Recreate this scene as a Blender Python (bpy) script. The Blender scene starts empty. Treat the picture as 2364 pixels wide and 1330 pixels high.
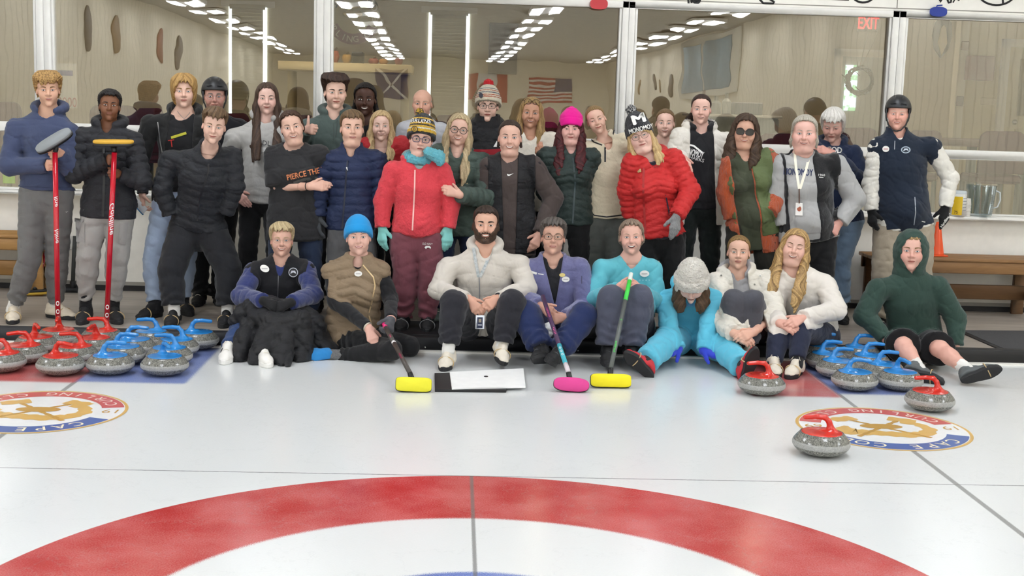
import bpy, bmesh, math, random, os
import numpy as np
from mathutils import Vector, Matrix
from concurrent.futures import ThreadPoolExecutor

C = bpy.context.scene.collection
rad = math.radians
V3 = lambda *a: np.array(a, dtype=float)
def unit(v):
    v = np.asarray(v, float); n = np.linalg.norm(v)
    return v / n if n > 1e-9 else V3(0, 0, 1)
lerp = lambda a, b, t: a + (b - a) * t

# ------------------------------------------------------------------ camera model (photo 2364 x 1330)
W, H = 2364.0, 1330.0
FPX, PITCH, YAW, ROLL, CAMH = 2934.0, 0.14379, 0.04701, 0.031365, 1.7136
CAM = V3(0, 0, CAMH)
_fw = V3(math.sin(YAW) * math.cos(PITCH), math.cos(YAW) * math.cos(PITCH), -math.sin(PITCH))
_r0 = V3(math.cos(YAW), -math.sin(YAW), 0); _u0 = np.cross(_r0, _fw)
_rt = _r0 * math.cos(ROLL) + _u0 * math.sin(ROLL); _up = np.cross(_rt, _fw)
def ray(x, y):
    return unit(_fw + _rt * ((x - W / 2) / FPX) - _up * ((y - H / 2) / FPX))
def atY(x, y, Y):
    d = ray(x, y); return CAM + d * (Y / d[1])
def atZ(x, y, z):
    d = ray(x, y); return CAM + d * ((z - CAMH) / d[2])

# ------------------------------------------------------------------ tags
def tag(o, label=None, cat=None, group=None, kind=None):
    if label: o['label'] = label
    if cat: o['category'] = cat
    if group: o['group'] = group
    if kind: o['kind'] = kind
    return o
def empty(name, loc, label=None, cat=None, group=None):
    o = bpy.data.objects.new(name, None); C.objects.link(o); o.location = loc
    o.empty_display_size = 0.1
    return tag(o, label, cat, group)

# ------------------------------------------------------------------ materials
def srgb(h):
    if isinstance(h, str):
        h = h.lstrip('#'); h = h if len(h) == 6 else ''.join(x * 2 for x in h); c = [int(h[i:i + 2], 16) / 255 for i in (0, 2, 4)]
    else: c = list(h)
    return tuple((x / 12.92 if x <= .04045 else ((x + .055) / 1.055) ** 2.4) for x in c) + (1.0,)
_MC = {}
def _new(key):
    m = bpy.data.materials.new(key); m.use_nodes = True
    nt = m.node_tree; b = nt.nodes['Principled BSDF']
    return m, nt, b
def _n(nt, t, **kw):
    n = nt.nodes.new(t)
    for k, v in kw.items():
        if k in n.inputs: n.inputs[k].default_value = v
        else: setattr(n, k, v)
    return n
def plain(col, rough=.6, metal=0., spec=.5, coat=0., name='plain'):
    k = ('plain', col, rough, metal, spec, coat)
    if k in _MC: return _MC[k]
    m, nt, b = _new(name)
    b.inputs['Base Color'].default_value = srgb(col); b.inputs['Roughness'].default_value = rough
    b.inputs['Metallic'].default_value = metal; b.inputs['Specular IOR Level'].default_value = spec
    b.inputs['Coat Weight'].default_value = coat
    # faint tonal variation so no surface is perfectly flat
    tc = _n(nt, 'ShaderNodeTexCoord'); no = _n(nt, 'ShaderNodeTexNoise', Scale=14., Detail=4.)
    hs = _n(nt, 'ShaderNodeHueSaturation'); mr = _n(nt, 'ShaderNodeMapRange')
    mr.inputs['To Min'].default_value = .93; mr.inputs['To Max'].default_value = 1.07
    nt.links.new(tc.outputs['Object'], no.inputs['Vector']); nt.links.new(no.outputs[0], mr.inputs['Value'])
    nt.links.new(mr.outputs[0], hs.inputs['Value']); hs.inputs['Color'].default_value = srgb(col)
    nt.links.new(hs.outputs[0], b.inputs['Base Color'])
    _MC[k] = m; return m
def glow(col, s):
    k = ('glow', col, s)
    if k in _MC: return _MC[k]
    m, nt, b = _new('glow')
    b.inputs['Base Color'].default_value = srgb(col)
    b.inputs['Emission Color'].default_value = srgb(col); b.inputs['Emission Strength'].default_value = s
    _MC[k] = m; return m
def fabric(col, rough=.88, bump=.35, wr=9., weave=420., var=.1, sheen=.15, stretch=(1, 1, .55), col2=None, mot=3.):
    """cloth: soft creases (stretched noise), weave grain, faint fade"""
    k = ('fab', col, rough, bump, wr, weave, var, sheen, stretch, col2, mot)
    if k in _MC: return _MC[k]
    m, nt, b = _new('fabric')
    tc = _n(nt, 'ShaderNodeTexCoord'); mp = _n(nt, 'ShaderNodeMapping'); mp.inputs['Scale'].default_value = stretch
    L = nt.links.new
    L(tc.outputs['Object'], mp.inputs['Vector'])
    n1 = _n(nt, 'ShaderNodeTexNoise', Scale=wr, Detail=5., Roughness=.55, Distortion=.8); L(mp.outputs[0], n1.inputs['Vector'])
    n2 = _n(nt, 'ShaderNodeTexNoise', Scale=weave, Detail=2.); L(tc.outputs['Object'], n2.inputs['Vector'])
    ad = _n(nt, 'ShaderNodeMath', operation='MULTIPLY_ADD'); L(n2.outputs[0], ad.inputs[0]); ad.inputs[1].default_value = .12; L(n1.outputs[0], ad.inputs[2])
    bp = _n(nt, 'ShaderNodeBump', Strength=bump, Distance=.03); L(ad.outputs[0], bp.inputs['Height']); L(bp.outputs[0], b.inputs['Normal'])
    n3 = _n(nt, 'ShaderNodeTexNoise', Scale=mot, Detail=6.); L(tc.outputs['Object'], n3.inputs['Vector'])
    if col2:
        cr = _n(nt, 'ShaderNodeMix', data_type='RGBA'); L(n3.outputs[0], cr.inputs['Factor'])
        cr.inputs['A'].default_value = srgb(col); cr.inputs['B'].default_value = srgb(col2)
        L(cr.outputs['Result'], b.inputs['Base Color'])
    else:
        mr = _n(nt, 'ShaderNodeMapRange'); mr.inputs['From Min'].default_value = .25; mr.inputs['From Max'].default_value = .75
        mr.inputs['To Min'].default_value = 1 - var; mr.inputs['To Max'].default_value = 1 + var; L(n3.outputs[0], mr.inputs['Value'])
        hs = _n(nt, 'ShaderNodeHueSaturation'); hs.inputs['Color'].default_value = srgb(col); L(mr.outputs[0], hs.inputs['Value'])
        L(hs.outputs[0], b.inputs['Base Color'])
    b.inputs['Roughness'].default_value = rough; b.inputs['Sheen Weight'].default_value = sheen; b.inputs['Specular IOR Level'].default_value = .3
    _MC[k] = m; return m
def nylon(col, rough=.5): return fabric(col, rough=rough, bump=.45, wr=16., weave=900., var=.06, sheen=.05, stretch=(1, 1, 1.6))
def fleece(col, col2=None): return fabric(col, rough=.97, bump=.2, wr=48., weave=260., var=.08, sheen=.4, stretch=(1, 1, 1), col2=col2, mot=40.)
def knit(col, horiz=False): 
    return fabric(col, rough=.95, bump=.9, wr=70., weave=300., var=.08, sheen=.3, stretch=(.15, .15, 1.6) if horiz else (1.6, 1.6, .12))
def skinm(col, flush='#c9604f', fl=.55):
    k = ('skin', col, flush, fl)
    if k in _MC: return _MC[k]
    m, nt, b = _new('skin'); L = nt.links.new
    at = _n(nt, 'ShaderNodeAttribute', attribute_name='flush')
    tc = _n(nt, 'ShaderNodeTexCoord')
    n1 = _n(nt, 'ShaderNodeTexNoise', Scale=45., Detail=5.); L(tc.outputs['Object'], n1.inputs['Vector'])
    mm = _n(nt, 'ShaderNodeMath', operation='MULTIPLY'); L(at.outputs['Fac'], mm.inputs[0]); mm.inputs[1].default_value = fl
    m2 = _n(nt, 'ShaderNodeMath', operation='MULTIPLY_ADD'); L(n1.outputs[0], m2.inputs[0]); m2.inputs[1].default_value = .16; L(mm.outputs[0], m2.inputs[2])
    mx = _n(nt, 'ShaderNodeMix', data_type='RGBA'); L(m2.outputs[0], mx.inputs['Factor'])
    mx.inputs['A'].default_value = srgb(col); mx.inputs['B'].default_value = srgb(flush)
    L(mx.outputs['Result'], b.inputs['Base Color'])
    bp = _n(nt, 'ShaderNodeBump', Strength=.12, Distance=.002); L(n1.outputs[0], bp.inputs['Height']); L(bp.outputs[0], b.inputs['Normal'])
    b.inputs['Roughness'].default_value = .52; b.inputs['Specular IOR Level'].default_value = .4
    b.inputs['Subsurface Weight'].default_value = .0
    _MC[k] = m; return m
def hairm(c1, c2):
    k = ('hair', c1, c2)
    if k in _MC: return _MC[k]
    m, nt, b = _new('hair'); L = nt.links.new
    at = _n(nt, 'ShaderNodeAttribute', attribute_name='strand')
    tc = _n(nt, 'ShaderNodeTexCoord'); mp = _n(nt, 'ShaderNodeMapping'); mp.inputs['Scale'].default_value = (1, 1, .12); L(tc.outputs['Object'], mp.inputs['Vector'])
    n1 = _n(nt, 'ShaderNodeTexNoise', Scale=260., Detail=3.); L(mp.outputs[0], n1.inputs['Vector'])
    ad = _n(nt, 'ShaderNodeMath', operation='MULTIPLY_ADD'); L(n1.outputs[0], ad.inputs[0]); ad.inputs[1].default_value = .9
    sb = _n(nt, 'ShaderNodeMath', operation='SUBTRACT'); L(at.outputs['Fac'], sb.inputs[0]); sb.inputs[1].default_value = .45; L(sb.outputs[0], ad.inputs[2])
    ad.use_clamp = True
    mx = _n(nt, 'ShaderNodeMix', data_type='RGBA'); L(ad.outputs[0], mx.inputs['Factor'])
    mx.inputs['A'].default_value = srgb(c1); mx.inputs['B'].default_value = srgb(c2); L(mx.outputs['Result'], b.inputs['Base Color'])
    bp = _n(nt, 'ShaderNodeBump', Strength=.5, Distance=.004); L(n1.outputs[0], bp.inputs['Height']); L(bp.outputs[0], b.inputs['Normal'])
    b.inputs['Roughness'].default_value = .55; b.inputs['Specular IOR Level'].default_value = .35
    _MC[k] = m; return m
def wood(c1, c2, scale=(2., 18., 18.)):
    k = ('wood', c1, c2, scale)
    if k in _MC: return _MC[k]
    m, nt, b = _new('wood'); L = nt.links.new
    tc = _n(nt, 'ShaderNodeTexCoord'); mp = _n(nt, 'ShaderNodeMapping'); mp.inputs['Scale'].default_value = scale; L(tc.outputs['Object'], mp.inputs['Vector'])
    n1 = _n(nt, 'ShaderNodeTexNoise', Scale=2.2, Detail=8., Distortion=1.2); L(mp.outputs[0], n1.inputs['Vector'])
    mx = _n(nt, 'ShaderNodeMix', data_type='RGBA'); L(n1.outputs[0], mx.inputs['Factor'])
    mx.inputs['A'].default_value = srgb(c1); mx.inputs['B'].default_value = srgb(c2); L(mx.outputs['Result'], b.inputs['Base Color'])
    b.inputs['Roughness'].default_value = .5
    _MC[k] = m; return m
def glassm(tint='#ffffff', refl=.08, ior=1.5, rough=0., wavy=0.):
    """thin clear sheet: transparent + mirror by Fresnel"""
    k = ('glass', tint, refl, ior, rough, wavy)
    if k in _MC: return _MC[k]
    m, nt, b = _new('glass'); L = nt.links.new
    nt.nodes.remove(b)
    tr = _n(nt, 'ShaderNodeBsdfTransparent'); tr.inputs[0].default_value = srgb(tint)
    gl = _n(nt, 'ShaderNodeBsdfGlossy', Roughness=rough); gl.inputs['Color'].default_value = (1, 1, 1, 1)
    lw = _n(nt, 'ShaderNodeLayerWeight'); pw = _n(nt, 'ShaderNodeMath', operation='POWER'); L(lw.outputs['Facing'], pw.inputs[0]); pw.inputs[1].default_value = 4.
    lw.inputs['Blend'].default_value = .5
    ad = _n(nt, 'ShaderNodeMath', operation='MULTIPLY_ADD', use_clamp=True); L(pw.outputs[0], ad.inputs[0]); ad.inputs[1].default_value = ior - 1.; ad.inputs[2].default_value = refl
    mx = _n(nt, 'ShaderNodeMixShader'); L(ad.outputs[0], mx.inputs[0]); L(tr.outputs[0], mx.inputs[1]); L(gl.outputs[0], mx.inputs[2])
    if wavy:   # rolled sheet: the mirrored lamps wobble
        tc = _n(nt, 'ShaderNodeTexCoord'); no = _n(nt, 'ShaderNodeTexNoise', Scale=2.6, Detail=1.5); L(tc.outputs['Object'], no.inputs['Vector']); bp = _n(nt, 'ShaderNodeBump', Strength=1., Distance=wavy); L(no.outputs[0], bp.inputs['Height']); L(bp.outputs[0], gl.inputs['Normal'])
    L(mx.outputs[0], nt.nodes['Material Output'].inputs['Surface'])
    _MC[k] = m; return m

# ------------------------------------------------------------------ mesh collector
class MB:
    def __init__(s): s.v = []; s.f = []; s.n = 0; s.mats = []; s.a = {}
    def mi(s, m):
        if m not in s.mats: s.mats.append(m)
        return s.mats.index(m)
    def add(s, v, f, m=None, smooth=True, **attr):
        v = np.asarray(v, float).reshape(-1, 3)
        if len(v) == 0: return s
        i = s.mi(m) if m is not None else 0
        fs = f if isinstance(f, list) else [f]
        for q in fs:
            q = np.asarray(q, int)
            if q.size: s.f.append((q + s.n, i, smooth))
        for k, a in attr.items(): s.a.setdefault(k, []).append((s.n, np.asarray(a, float)))
        s.v.append(v); s.n += len(v); return s
    def build(s, name, m=None, parent=None, org=None):
        me = bpy.data.meshes.new(name)
        v = np.concatenate(s.v) if s.v else np.zeros((0, 3))
        if org is not None: v = v - np.asarray(org, float)
        ml = s.mats if s.mats else [m]
        me.vertices.add(len(v)); me.vertices.foreach_set('co', v.astype(np.float32).ravel())
        lv = np.concatenate([q.ravel() for q, _, _ in s.f]); cnt = np.concatenate([np.full(len(q), q.shape[1]) for q, _, _ in s.f])
        st = np.concatenate([[0], np.cumsum(cnt)[:-1]])
        me.loops.add(len(lv)); me.loops.foreach_set('vertex_index', lv.astype(np.int32))
        me.polygons.add(len(cnt)); me.polygons.foreach_set('loop_start', st.astype(np.int32))
        try: me.polygons.foreach_set('loop_total', cnt.astype(np.int32))
        except Exception: pass
        me.polygons.foreach_set('material_index', np.concatenate([np.full(len(q), i) for q, i, _ in s.f]).astype(np.int32))
        me.polygons.foreach_set('use_smooth', np.concatenate([np.full(len(q), sm) for q, _, sm in s.f]).astype(bool))
        for k, lst in s.a.items():
            at = me.attributes.new(k, 'FLOAT', 'POINT'); arr = np.zeros(len(v), np.float32)
            for o, a in lst: arr[o:o + len(a)] = a
            at.data.foreach_set('value', arr)
        me.update(calc_edges=True); me.validate()
        for mm in ml: me.materials.append(mm)
        o = bpy.data.objects.new(name, me); C.objects.link(o)
        if parent is not None: o.parent = parent
        return o

def box(lo, hi, rot=None, ctr=None):
    lo = V3(*lo); hi = V3(*hi)
    v = np.array([[x, y, z] for x in (lo[0], hi[0]) for y in (lo[1], hi[1]) for z in (lo[2], hi[2])])
    f = np.array([[0, 1, 3, 2], [4, 6, 7, 5], [0, 4, 5, 1], [2, 3, 7, 6], [0, 2, 6, 4], [1, 5, 7, 3]])
    return v, f
def rbox(lo, hi, b=.006):
    """box with chamfered edges"""
    lo = V3(*lo); hi = V3(*hi); b = min(b, .49 * min(hi - lo)); c = (lo + hi) / 2; h = (hi - lo) / 2
    vs = []; idx = {}
    for sx in (-1, 1):
        for sy in (-1, 1):
            for sz in (-1, 1):
                for a in range(3):
                    p = np.array([sx, sy, sz]) * (h - b); p[a] += (sx, sy, sz)[a] * b
                    idx[(sx, sy, sz, a)] = len(vs); vs.append(c + p)
    q = []; t = []
    for a in range(3):
        o = [i for i in range(3) if i != a]
        for s in (-1, 1):
            k = []
            for u, w in ((-1, -1), (1, -1), (1, 1), (-1, 1)):
                k3 = [0, 0, 0]; k3[a] = s; k3[o[0]] = u; k3[o[1]] = w; k.append(idx[(*k3, a)])
            q.append(k if (s > 0) == (a != 1) else k[::-1])
        for u in (-1, 1):
            for w in (-1, 1):
                k = []
                for s in (-1, 1):
                    k3 = [0, 0, 0]; k3[a] = s; k3[o[0]] = u; k3[o[1]] = w
                    k.append((idx[(*k3, o[0])], idx[(*k3, o[1])]))
                q.append([k[0][0], k[1][0], k[1][1], k[0][1]])
    for sx in (-1, 1):
        for sy in (-1, 1):
            for sz in (-1, 1): t.append([idx[(sx, sy, sz, a)] for a in range(3)])
    return np.array(vs), [np.array(q), np.array(t)]
def tube(pts, r, seg=8, closed=False, cap=True, flat=1., nrm=None):
    pts = np.asarray(pts, float); n = len(pts); r = np.full(n, r) if np.isscalar(r) else np.asarray(r, float)
    tg = np.gradient(pts, axis=0)
    if closed: tg = np.roll(pts, -1, 0) - np.roll(pts, 1, 0)
    up = V3(0, 0, 1) if nrm is None else unit(nrm); v = []
    a0 = None
    for i in range(n):
        t = unit(tg[i]); a = np.cross(up, t) if a0 is None or nrm is not None else a0 - t * (a0 @ t)
        if np.linalg.norm(a) < 1e-3: a = np.cross(V3(1, 0, 0), t)
        a = unit(a); b = np.cross(t, a); a0 = a
        for k in range(seg):
            an = 2 * math.pi * k / seg; v.append(pts[i] + r[i] * (a * math.cos(an) + b * math.sin(an) * flat))
    q = []; m = n if closed else n - 1
    for i in range(m):
        j = (i + 1) % n
        for k in range(seg): q.append([i * seg + k, i * seg + (k + 1) % seg, j * seg + (k + 1) % seg, j * seg + k])
    v = np.array(v); f = [np.array(q)]
    if cap and not closed:
        f.append(np.array([list(range(seg))[::-1], [(n - 1) * seg + k for k in range(seg)]]))
    return v, f
def lathe(prof, seg=32, ctr=(0, 0, 0)):
    prof = np.asarray(prof, float); n = len(prof)
    an = np.arange(seg) * 2 * math.pi / seg
    v = np.stack([np.outer(prof[:, 0], np.cos(an)), np.outer(prof[:, 0], np.sin(an)), np.repeat(prof[:, 1:2], seg, 1)], -1).reshape(-1, 3) + V3(*ctr)
    q = [[i * seg + k, i * seg + (k + 1) % seg, (i + 1) * seg + (k + 1) % seg, (i + 1) * seg + k] for i in range(n - 1) for k in range(seg)]
    return v, np.array(q)
def prism(poly, z0, z1, axis='z', bev=0.):
    """extrude a 2-D outline; caps are fans"""
    p = np.asarray(poly, float); n = len(p); c = p.mean(0)
    rings = [(p, z0), (p, z1)] if not bev else [(c + (p - c) * (1 - bev / np.abs(p - c).max()), z0), (p, z0 + bev), (p, z1 - bev), (c + (p - c) * (1 - bev / np.abs(p - c).max()), z1)]
    v = np.concatenate([np.column_stack([q, np.full(n, z)]) for q, z in rings] + [[[c[0], c[1], z0], [c[0], c[1], z1]]])
    q = [[r * n + i, r * n + (i + 1) % n, (r + 1) * n + (i + 1) % n, (r + 1) * n + i] for r in range(len(rings) - 1) for i in range(n)]
    R = len(rings); a = R * n
    t = [[a, (i + 1) % n, i] for i in range(n)] + [[a + 1, (R - 1) * n + i, (R - 1) * n + (i + 1) % n] for i in range(n)]
    if axis == 'y': v = v[:, [0, 2, 1]]
    if axis == 'x': v = v[:, [2, 0, 1]]
    return v, [np.array(q), np.array(t)]
def xf(vf, M=None, t=(0, 0, 0)):
    v, f = vf
    if M is not None: v = v @ np.asarray(M, float).T
    return v + V3(*t), f
def rotz(a): return np.array([[math.cos(a), -math.sin(a), 0], [math.sin(a), math.cos(a), 0], [0, 0, 1.]])
def rotx(a): return np.array([[1, 0, 0], [0, math.cos(a), -math.sin(a)], [0, math.sin(a), math.cos(a)]])
def roty(a): return np.array([[math.cos(a), 0, math.sin(a)], [0, 1, 0], [-math.sin(a), 0, math.cos(a)]])

_TX = {}
def subdiv(v, f, n=1):
    # split long letter triangles so they follow curved surfaces
    for _ in range(n):
        a, b, c = v[f[:, 0]], v[f[:, 1]], v[f[:, 2]]; m = len(f); v = np.concatenate([a, b, c, (a + b) / 2, (b + c) / 2, (c + a) / 2]); i = np.arange(m)
        f = np.concatenate([np.stack([i, i + 3 * m, i + 5 * m], 1), np.stack([i + 3 * m, i + m, i + 4 * m], 1), np.stack([i + 5 * m, i + 4 * m, i + 2 * m], 1), np.stack([i + 3 * m, i + 4 * m, i + 5 * m], 1)])
    return v, f
def text2d(s, bold=0., shear=0., mono=False):
    """flat triangulated lettering, unit cap height, centred"""
    k = (s, bold, shear)
    if k in _TX: return _TX[k]
    cu = bpy.data.curves.new('lettering', 'FONT'); cu.body = s; cu.size = 1.; cu.offset = bold; cu.shear = shear; cu.resolution_u = 3
    o = bpy.data.objects.new('lettering', cu); C.objects.link(o)
    dg = bpy.context.evaluated_depsgraph_get(); ev = o.evaluated_get(dg); me = ev.to_mesh()
    v = np.array([[a.co.x, a.co.y] for a in me.vertices]); me.calc_loop_triangles()
    f = np.array([list(t.vertices) for t in me.loop_triangles])
    ev.to_mesh_clear(); bpy.data.objects.remove(o); bpy.data.curves.remove(cu)
    lo, hi = v.min(0), v.max(0); v = (v - (lo + hi) / 2) / max(.01, (hi - lo)[1])
    _TX[k] = (v, f); return v, f
# ------------------------------------------------------------------ implicit surfaces
class Field:
    def __init__(s, lo, hi, vs):
        s.lo = np.asarray(lo, float); s.vs = vs
        s.sh = tuple(int(x) for x in np.maximum(4, np.ceil((np.asarray(hi, float) - s.lo) / vs).astype(int) + 1))
        s.d = np.full(s.sh, .12, np.float32); s.t = None
    def sub(s, lo, hi):
        a = np.clip(np.floor((lo - s.lo) / s.vs).astype(int), 0, np.array(s.sh)); b = np.clip(np.ceil((hi - s.lo) / s.vs).astype(int) + 1, 0, np.array(s.sh))
        if (b <= a).any(): return None
        sl = tuple(slice(a[i], b[i]) for i in range(3))
        ax = [(s.lo[i] + s.vs * np.arange(a[i], b[i])).astype(np.float32) for i in range(3)]
        return sl, ax[0][:, None, None], ax[1][None, :, None], ax[2][None, None, :]
    def all(s): return s.sub(s.lo, s.lo + s.vs * (np.array(s.sh) - 1))
    def _mix(s, sl, dd, k, op, tt=None):
        a = s.d[sl]
        if op == 'u':
            if tt is not None:
                if s.t is None: s.t = np.zeros(s.sh, np.float32)
                s.t[sl] = np.where(dd < a, tt, s.t[sl])
            r = np.minimum(a, dd)
            if k > 0: h = np.maximum(k - np.abs(a - dd), 0); r = r - h * h * (.25 / k)
        elif op == 's':
            r = np.maximum(a, -dd)
            if k > 0: h = np.maximum(k - np.abs(a + dd), 0); r = r + h * h * (.25 / k)
        else:
            r = np.maximum(a, dd)
            if k > 0: h = np.maximum(k - np.abs(a - dd), 0); r = r + h * h * (.25 / k)
        s.d[sl] = r
    def cone(s, a, b, ra, rb, k=.02, fax=None, flat=1., op='u', clip=None, tf=None, scale=None):
        """tapered capsule; fax/flat squash it along one axis; clip=[(point, normal)] keeps the side behind the plane"""
        a = np.asarray(a, float); b = np.asarray(b, float); m = max(ra, rb) + k + 3 * s.vs
        r = s.sub(np.minimum(a, b) - m, np.maximum(a, b) + m)
        if r is None: return
        sl, X, Y, Z = r; ba = b - a; L2 = max(float(ba @ ba), 1e-9)
        x = X - a[0]; y = Y - a[1]; z = Z - a[2]
        al = (x * ba[0] + y * ba[1] + z * ba[2]) / L2; t = np.clip(al, 0, 1)
        qx = x - t * ba[0]; qy = y - t * ba[1]; qz = z - t * ba[2]
        n2 = qx * qx + qy * qy + qz * qz
        if fax is not None and flat != 1.:
            c = qx * fax[0] + qy * fax[1] + qz * fax[2]; n2 = n2 + c * c * (1. / flat ** 2 - 1.)
            n2 = np.maximum(n2, 0)
        dd = np.sqrt(n2) - (ra + (rb - ra) * t)
        if clip:
            for p, nn in clip: dd = np.maximum(dd, (X - p[0]) * nn[0] + (Y - p[1]) * nn[1] + (Z - p[2]) * nn[2])
        tt = None
        if tf is not None: tt = tf(X, Y, Z, al * math.sqrt(L2)) + 0 * dd
        s._mix(sl, dd.astype(np.float32), k, op, tt)
    def ell(s, c, r, k=.02, R=None, op='u'):
        c = np.asarray(c, float); r = np.asarray(r, float); m = max(r) + k + 3 * s.vs
        q = s.sub(c - m, c + m)
        if q is None: return
        sl, X, Y, Z = q; x = X - c[0]; y = Y - c[1]; z = Z - c[2]
        if R is not None: x, y, z = (R[0][0] * x + R[0][1] * y + R[0][2] * z, R[1][0] * x + R[1][1] * y + R[1][2] * z, R[2][0] * x + R[2][1] * y + R[2][2] * z)
        k0 = np.sqrt((x / r[0]) ** 2 + (y / r[1]) ** 2 + (z / r[2]) ** 2); k1 = np.sqrt((x / r[0] ** 2) ** 2 + (y / r[1] ** 2) ** 2 + (z / r[2] ** 2) ** 2)
        dd = k0 * (k0 - 1) / np.maximum(k1, 1e-6)
        s._mix(sl, dd.astype(np.float32), k, op)
    def fn(s, f, k=0., op='i'):
        sl, X, Y, Z = s.all(); s._mix(sl, (f(X, Y, Z) + 0 * s.d).astype(np.float32), k, op)
    def plane(s, p, n, k=0.): s.fn(lambda X, Y, Z: (X - p[0]) * n[0] + (Y - p[1]) * n[1] + (Z - p[2]) * n[2], k, 'i')
    def noise(s, amp, wl, seed, stretch=(1, 1, 1)):
        sl, X, Y, Z = s.all(); rs = np.random.RandomState(seed); acc = 0
        wx = .35 * wl * np.sin(Z * (4.1 / wl) + seed) + .3 * wl * np.sin(Y * 3.3 / wl)
        for i in range(5):
            v = unit(rs.randn(3) * V3(*stretch)) * (2 * math.pi / wl) * (.7 + .8 * rs.rand()); ph = rs.rand() * 6.3
            acc = acc + np.sin((X + wx) * v[0] + (Y + wx) * v[1] + Z * v[2] + ph)
        s.d += (amp * acc / 2.2).astype(np.float32)
    def creases(s, amp, wl, seed):
        sl, X, Y, Z = s.all(); rs = np.random.RandomState(seed)
        for i in range(2):
            acc = 0
            for j in range(3):
                v = unit(rs.randn(3) * V3(.7, .7, 1.2)) * (2 * math.pi / wl) * (.5 + .6 * rs.rand()); acc = acc + np.sin(X * v[0] + Y * v[1] + Z * v[2] + rs.rand() * 6.3 + .9 * np.sin(X * 5 / wl * .3 + Z * 3 / wl * .4 + i))
            s.d += (amp * (np.exp(-(acc / .32) ** 2) - .15 * np.abs(acc))).astype(np.float32)
    def at(s, p):
        """trilinear sample at points (N,3)"""
        q = (np.asarray(p, float) - s.lo) / s.vs; n = np.array(s.sh)
        ok = ((q >= 0) & (q < n - 1.001)).all(-1); q = np.clip(q, 0, n - 1.001); i = q.astype(int); f = (q - i)
        r = 0
        for dx in (0, 1):
            for dy in (0, 1):
                for dz in (0, 1):
                    w = (f[..., 0] if dx else 1 - f[..., 0]) * (f[..., 1] if dy else 1 - f[..., 1]) * (f[..., 2] if dz else 1 - f[..., 2])
                    r = r + w * s.d[i[..., 0] + dx, i[..., 1] + dy, i[..., 2] + dz]
        return np.where(ok, r, .12)
    def hit(s, o, d, t0, t1, n=None):
        """first crossing along rays: o (N,3) or (3,), d (N,3); returns t (nan = miss)"""
        d = np.asarray(d, float).reshape(-1, 3); o = np.broadcast_to(np.asarray(o, float), d.shape)
        n = n or int((t1 - t0) / (s.vs * .7)) + 2; ts = np.linspace(t0, t1, n)
        v = s.at(o[:, None] + d[:, None] * ts[None, :, None]); neg = v < 0
        k = neg.argmax(1); has = neg.any(1); k = np.where(k == 0, 1, k); ii = np.arange(len(d))
        a = v[ii, k - 1]; b = v[ii, k]; f = np.clip(a / np.where(np.abs(a - b) < 1e-9, 1, a - b), 0, 1)
        t = ts[k - 1] + f * (ts[1] - ts[0])
        return np.where(has, t, np.nan)
    def mesh(s):
        d = s.d.copy()
        for ax in range(3):
            for e in (0, -1):
                ix = [slice(None)] * 3; ix[ax] = e; d[tuple(ix)] = np.maximum(d[tuple(ix)], 1e-4)
        g = d < 0; c = np.zeros(tuple(n - 1 for n in d.shape), np.int8)
        for dx in (0, 1):
            for dy in (0, 1):
                for dz in (0, 1): c += g[dx:g.shape[0] - 1 + dx, dy:g.shape[1] - 1 + dy, dz:g.shape[2] - 1 + dz]
        act = (c > 0) & (c < 8); I = np.argwhere(act)
        if len(I) == 0: return np.zeros((0, 3)), np.zeros((0, 4), int)
        pos = np.zeros((len(I), 3)); cnt = np.zeros(len(I))
        for ax in range(3):
            o = [i for i in range(3) if i != ax]
            for u in (0, 1):
                for w in (0, 1):
                    e0 = np.zeros(3, int); e0[o[0]] = u; e0[o[1]] = w; e1 = e0.copy(); e1[ax] = 1
                    p = I + e0; q = I + e1; a = d[p[:, 0], p[:, 1], p[:, 2]]; b = d[q[:, 0], q[:, 1], q[:, 2]]
                    m = (a < 0) != (b < 0); t = np.where(m, a / np.where(m, a - b, 1), 0)
                    pp = np.repeat(e0[None].astype(float), len(I), 0); pp[:, ax] += t
                    pos += np.where(m[:, None], pp, 0); cnt += m
        v = s.lo + s.vs * (I + pos / np.maximum(cnt, 1)[:, None])
        vm = np.full(act.shape, -1, np.int64); vm[act] = np.arange(len(I))
        Q = []
        for ax in range(3):
            o1, o2 = (ax + 1) % 3, (ax + 2) % 3
            n = np.array(d.shape); sl0 = [slice(1, n[i] - 1) for i in range(3)]; sl0[ax] = slice(0, n[ax] - 1); sl1 = list(sl0); sl1[ax] = slice(1, n[ax])
            A = g[tuple(sl0)]; B = g[tuple(sl1)]; E = np.argwhere(A != B)
            if len(E) == 0: continue
            fl = A[E[:, 0], E[:, 1], E[:, 2]]
            base = E + np.array([0 if i == ax else 1 for i in range(3)])
            def cell(u, w):
                k = base.copy(); k[:, o1] -= u; k[:, o2] -= w; return vm[k[:, 0], k[:, 1], k[:, 2]]
            q = np.stack([cell(1, 1), cell(0, 1), cell(0, 0), cell(1, 0)], 1)
            q[~fl] = q[~fl][:, ::-1]; Q.append(q)
        return v, np.concatenate(Q)

def bbox(pts, m):
    p = np.asarray(pts, float); return p.min(0) - m, p.max(0) + m
def smst(a, b, x):
    t = np.clip((x - a) / (b - a), 0, 1); return t * t * (3 - 2 * t)
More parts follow.
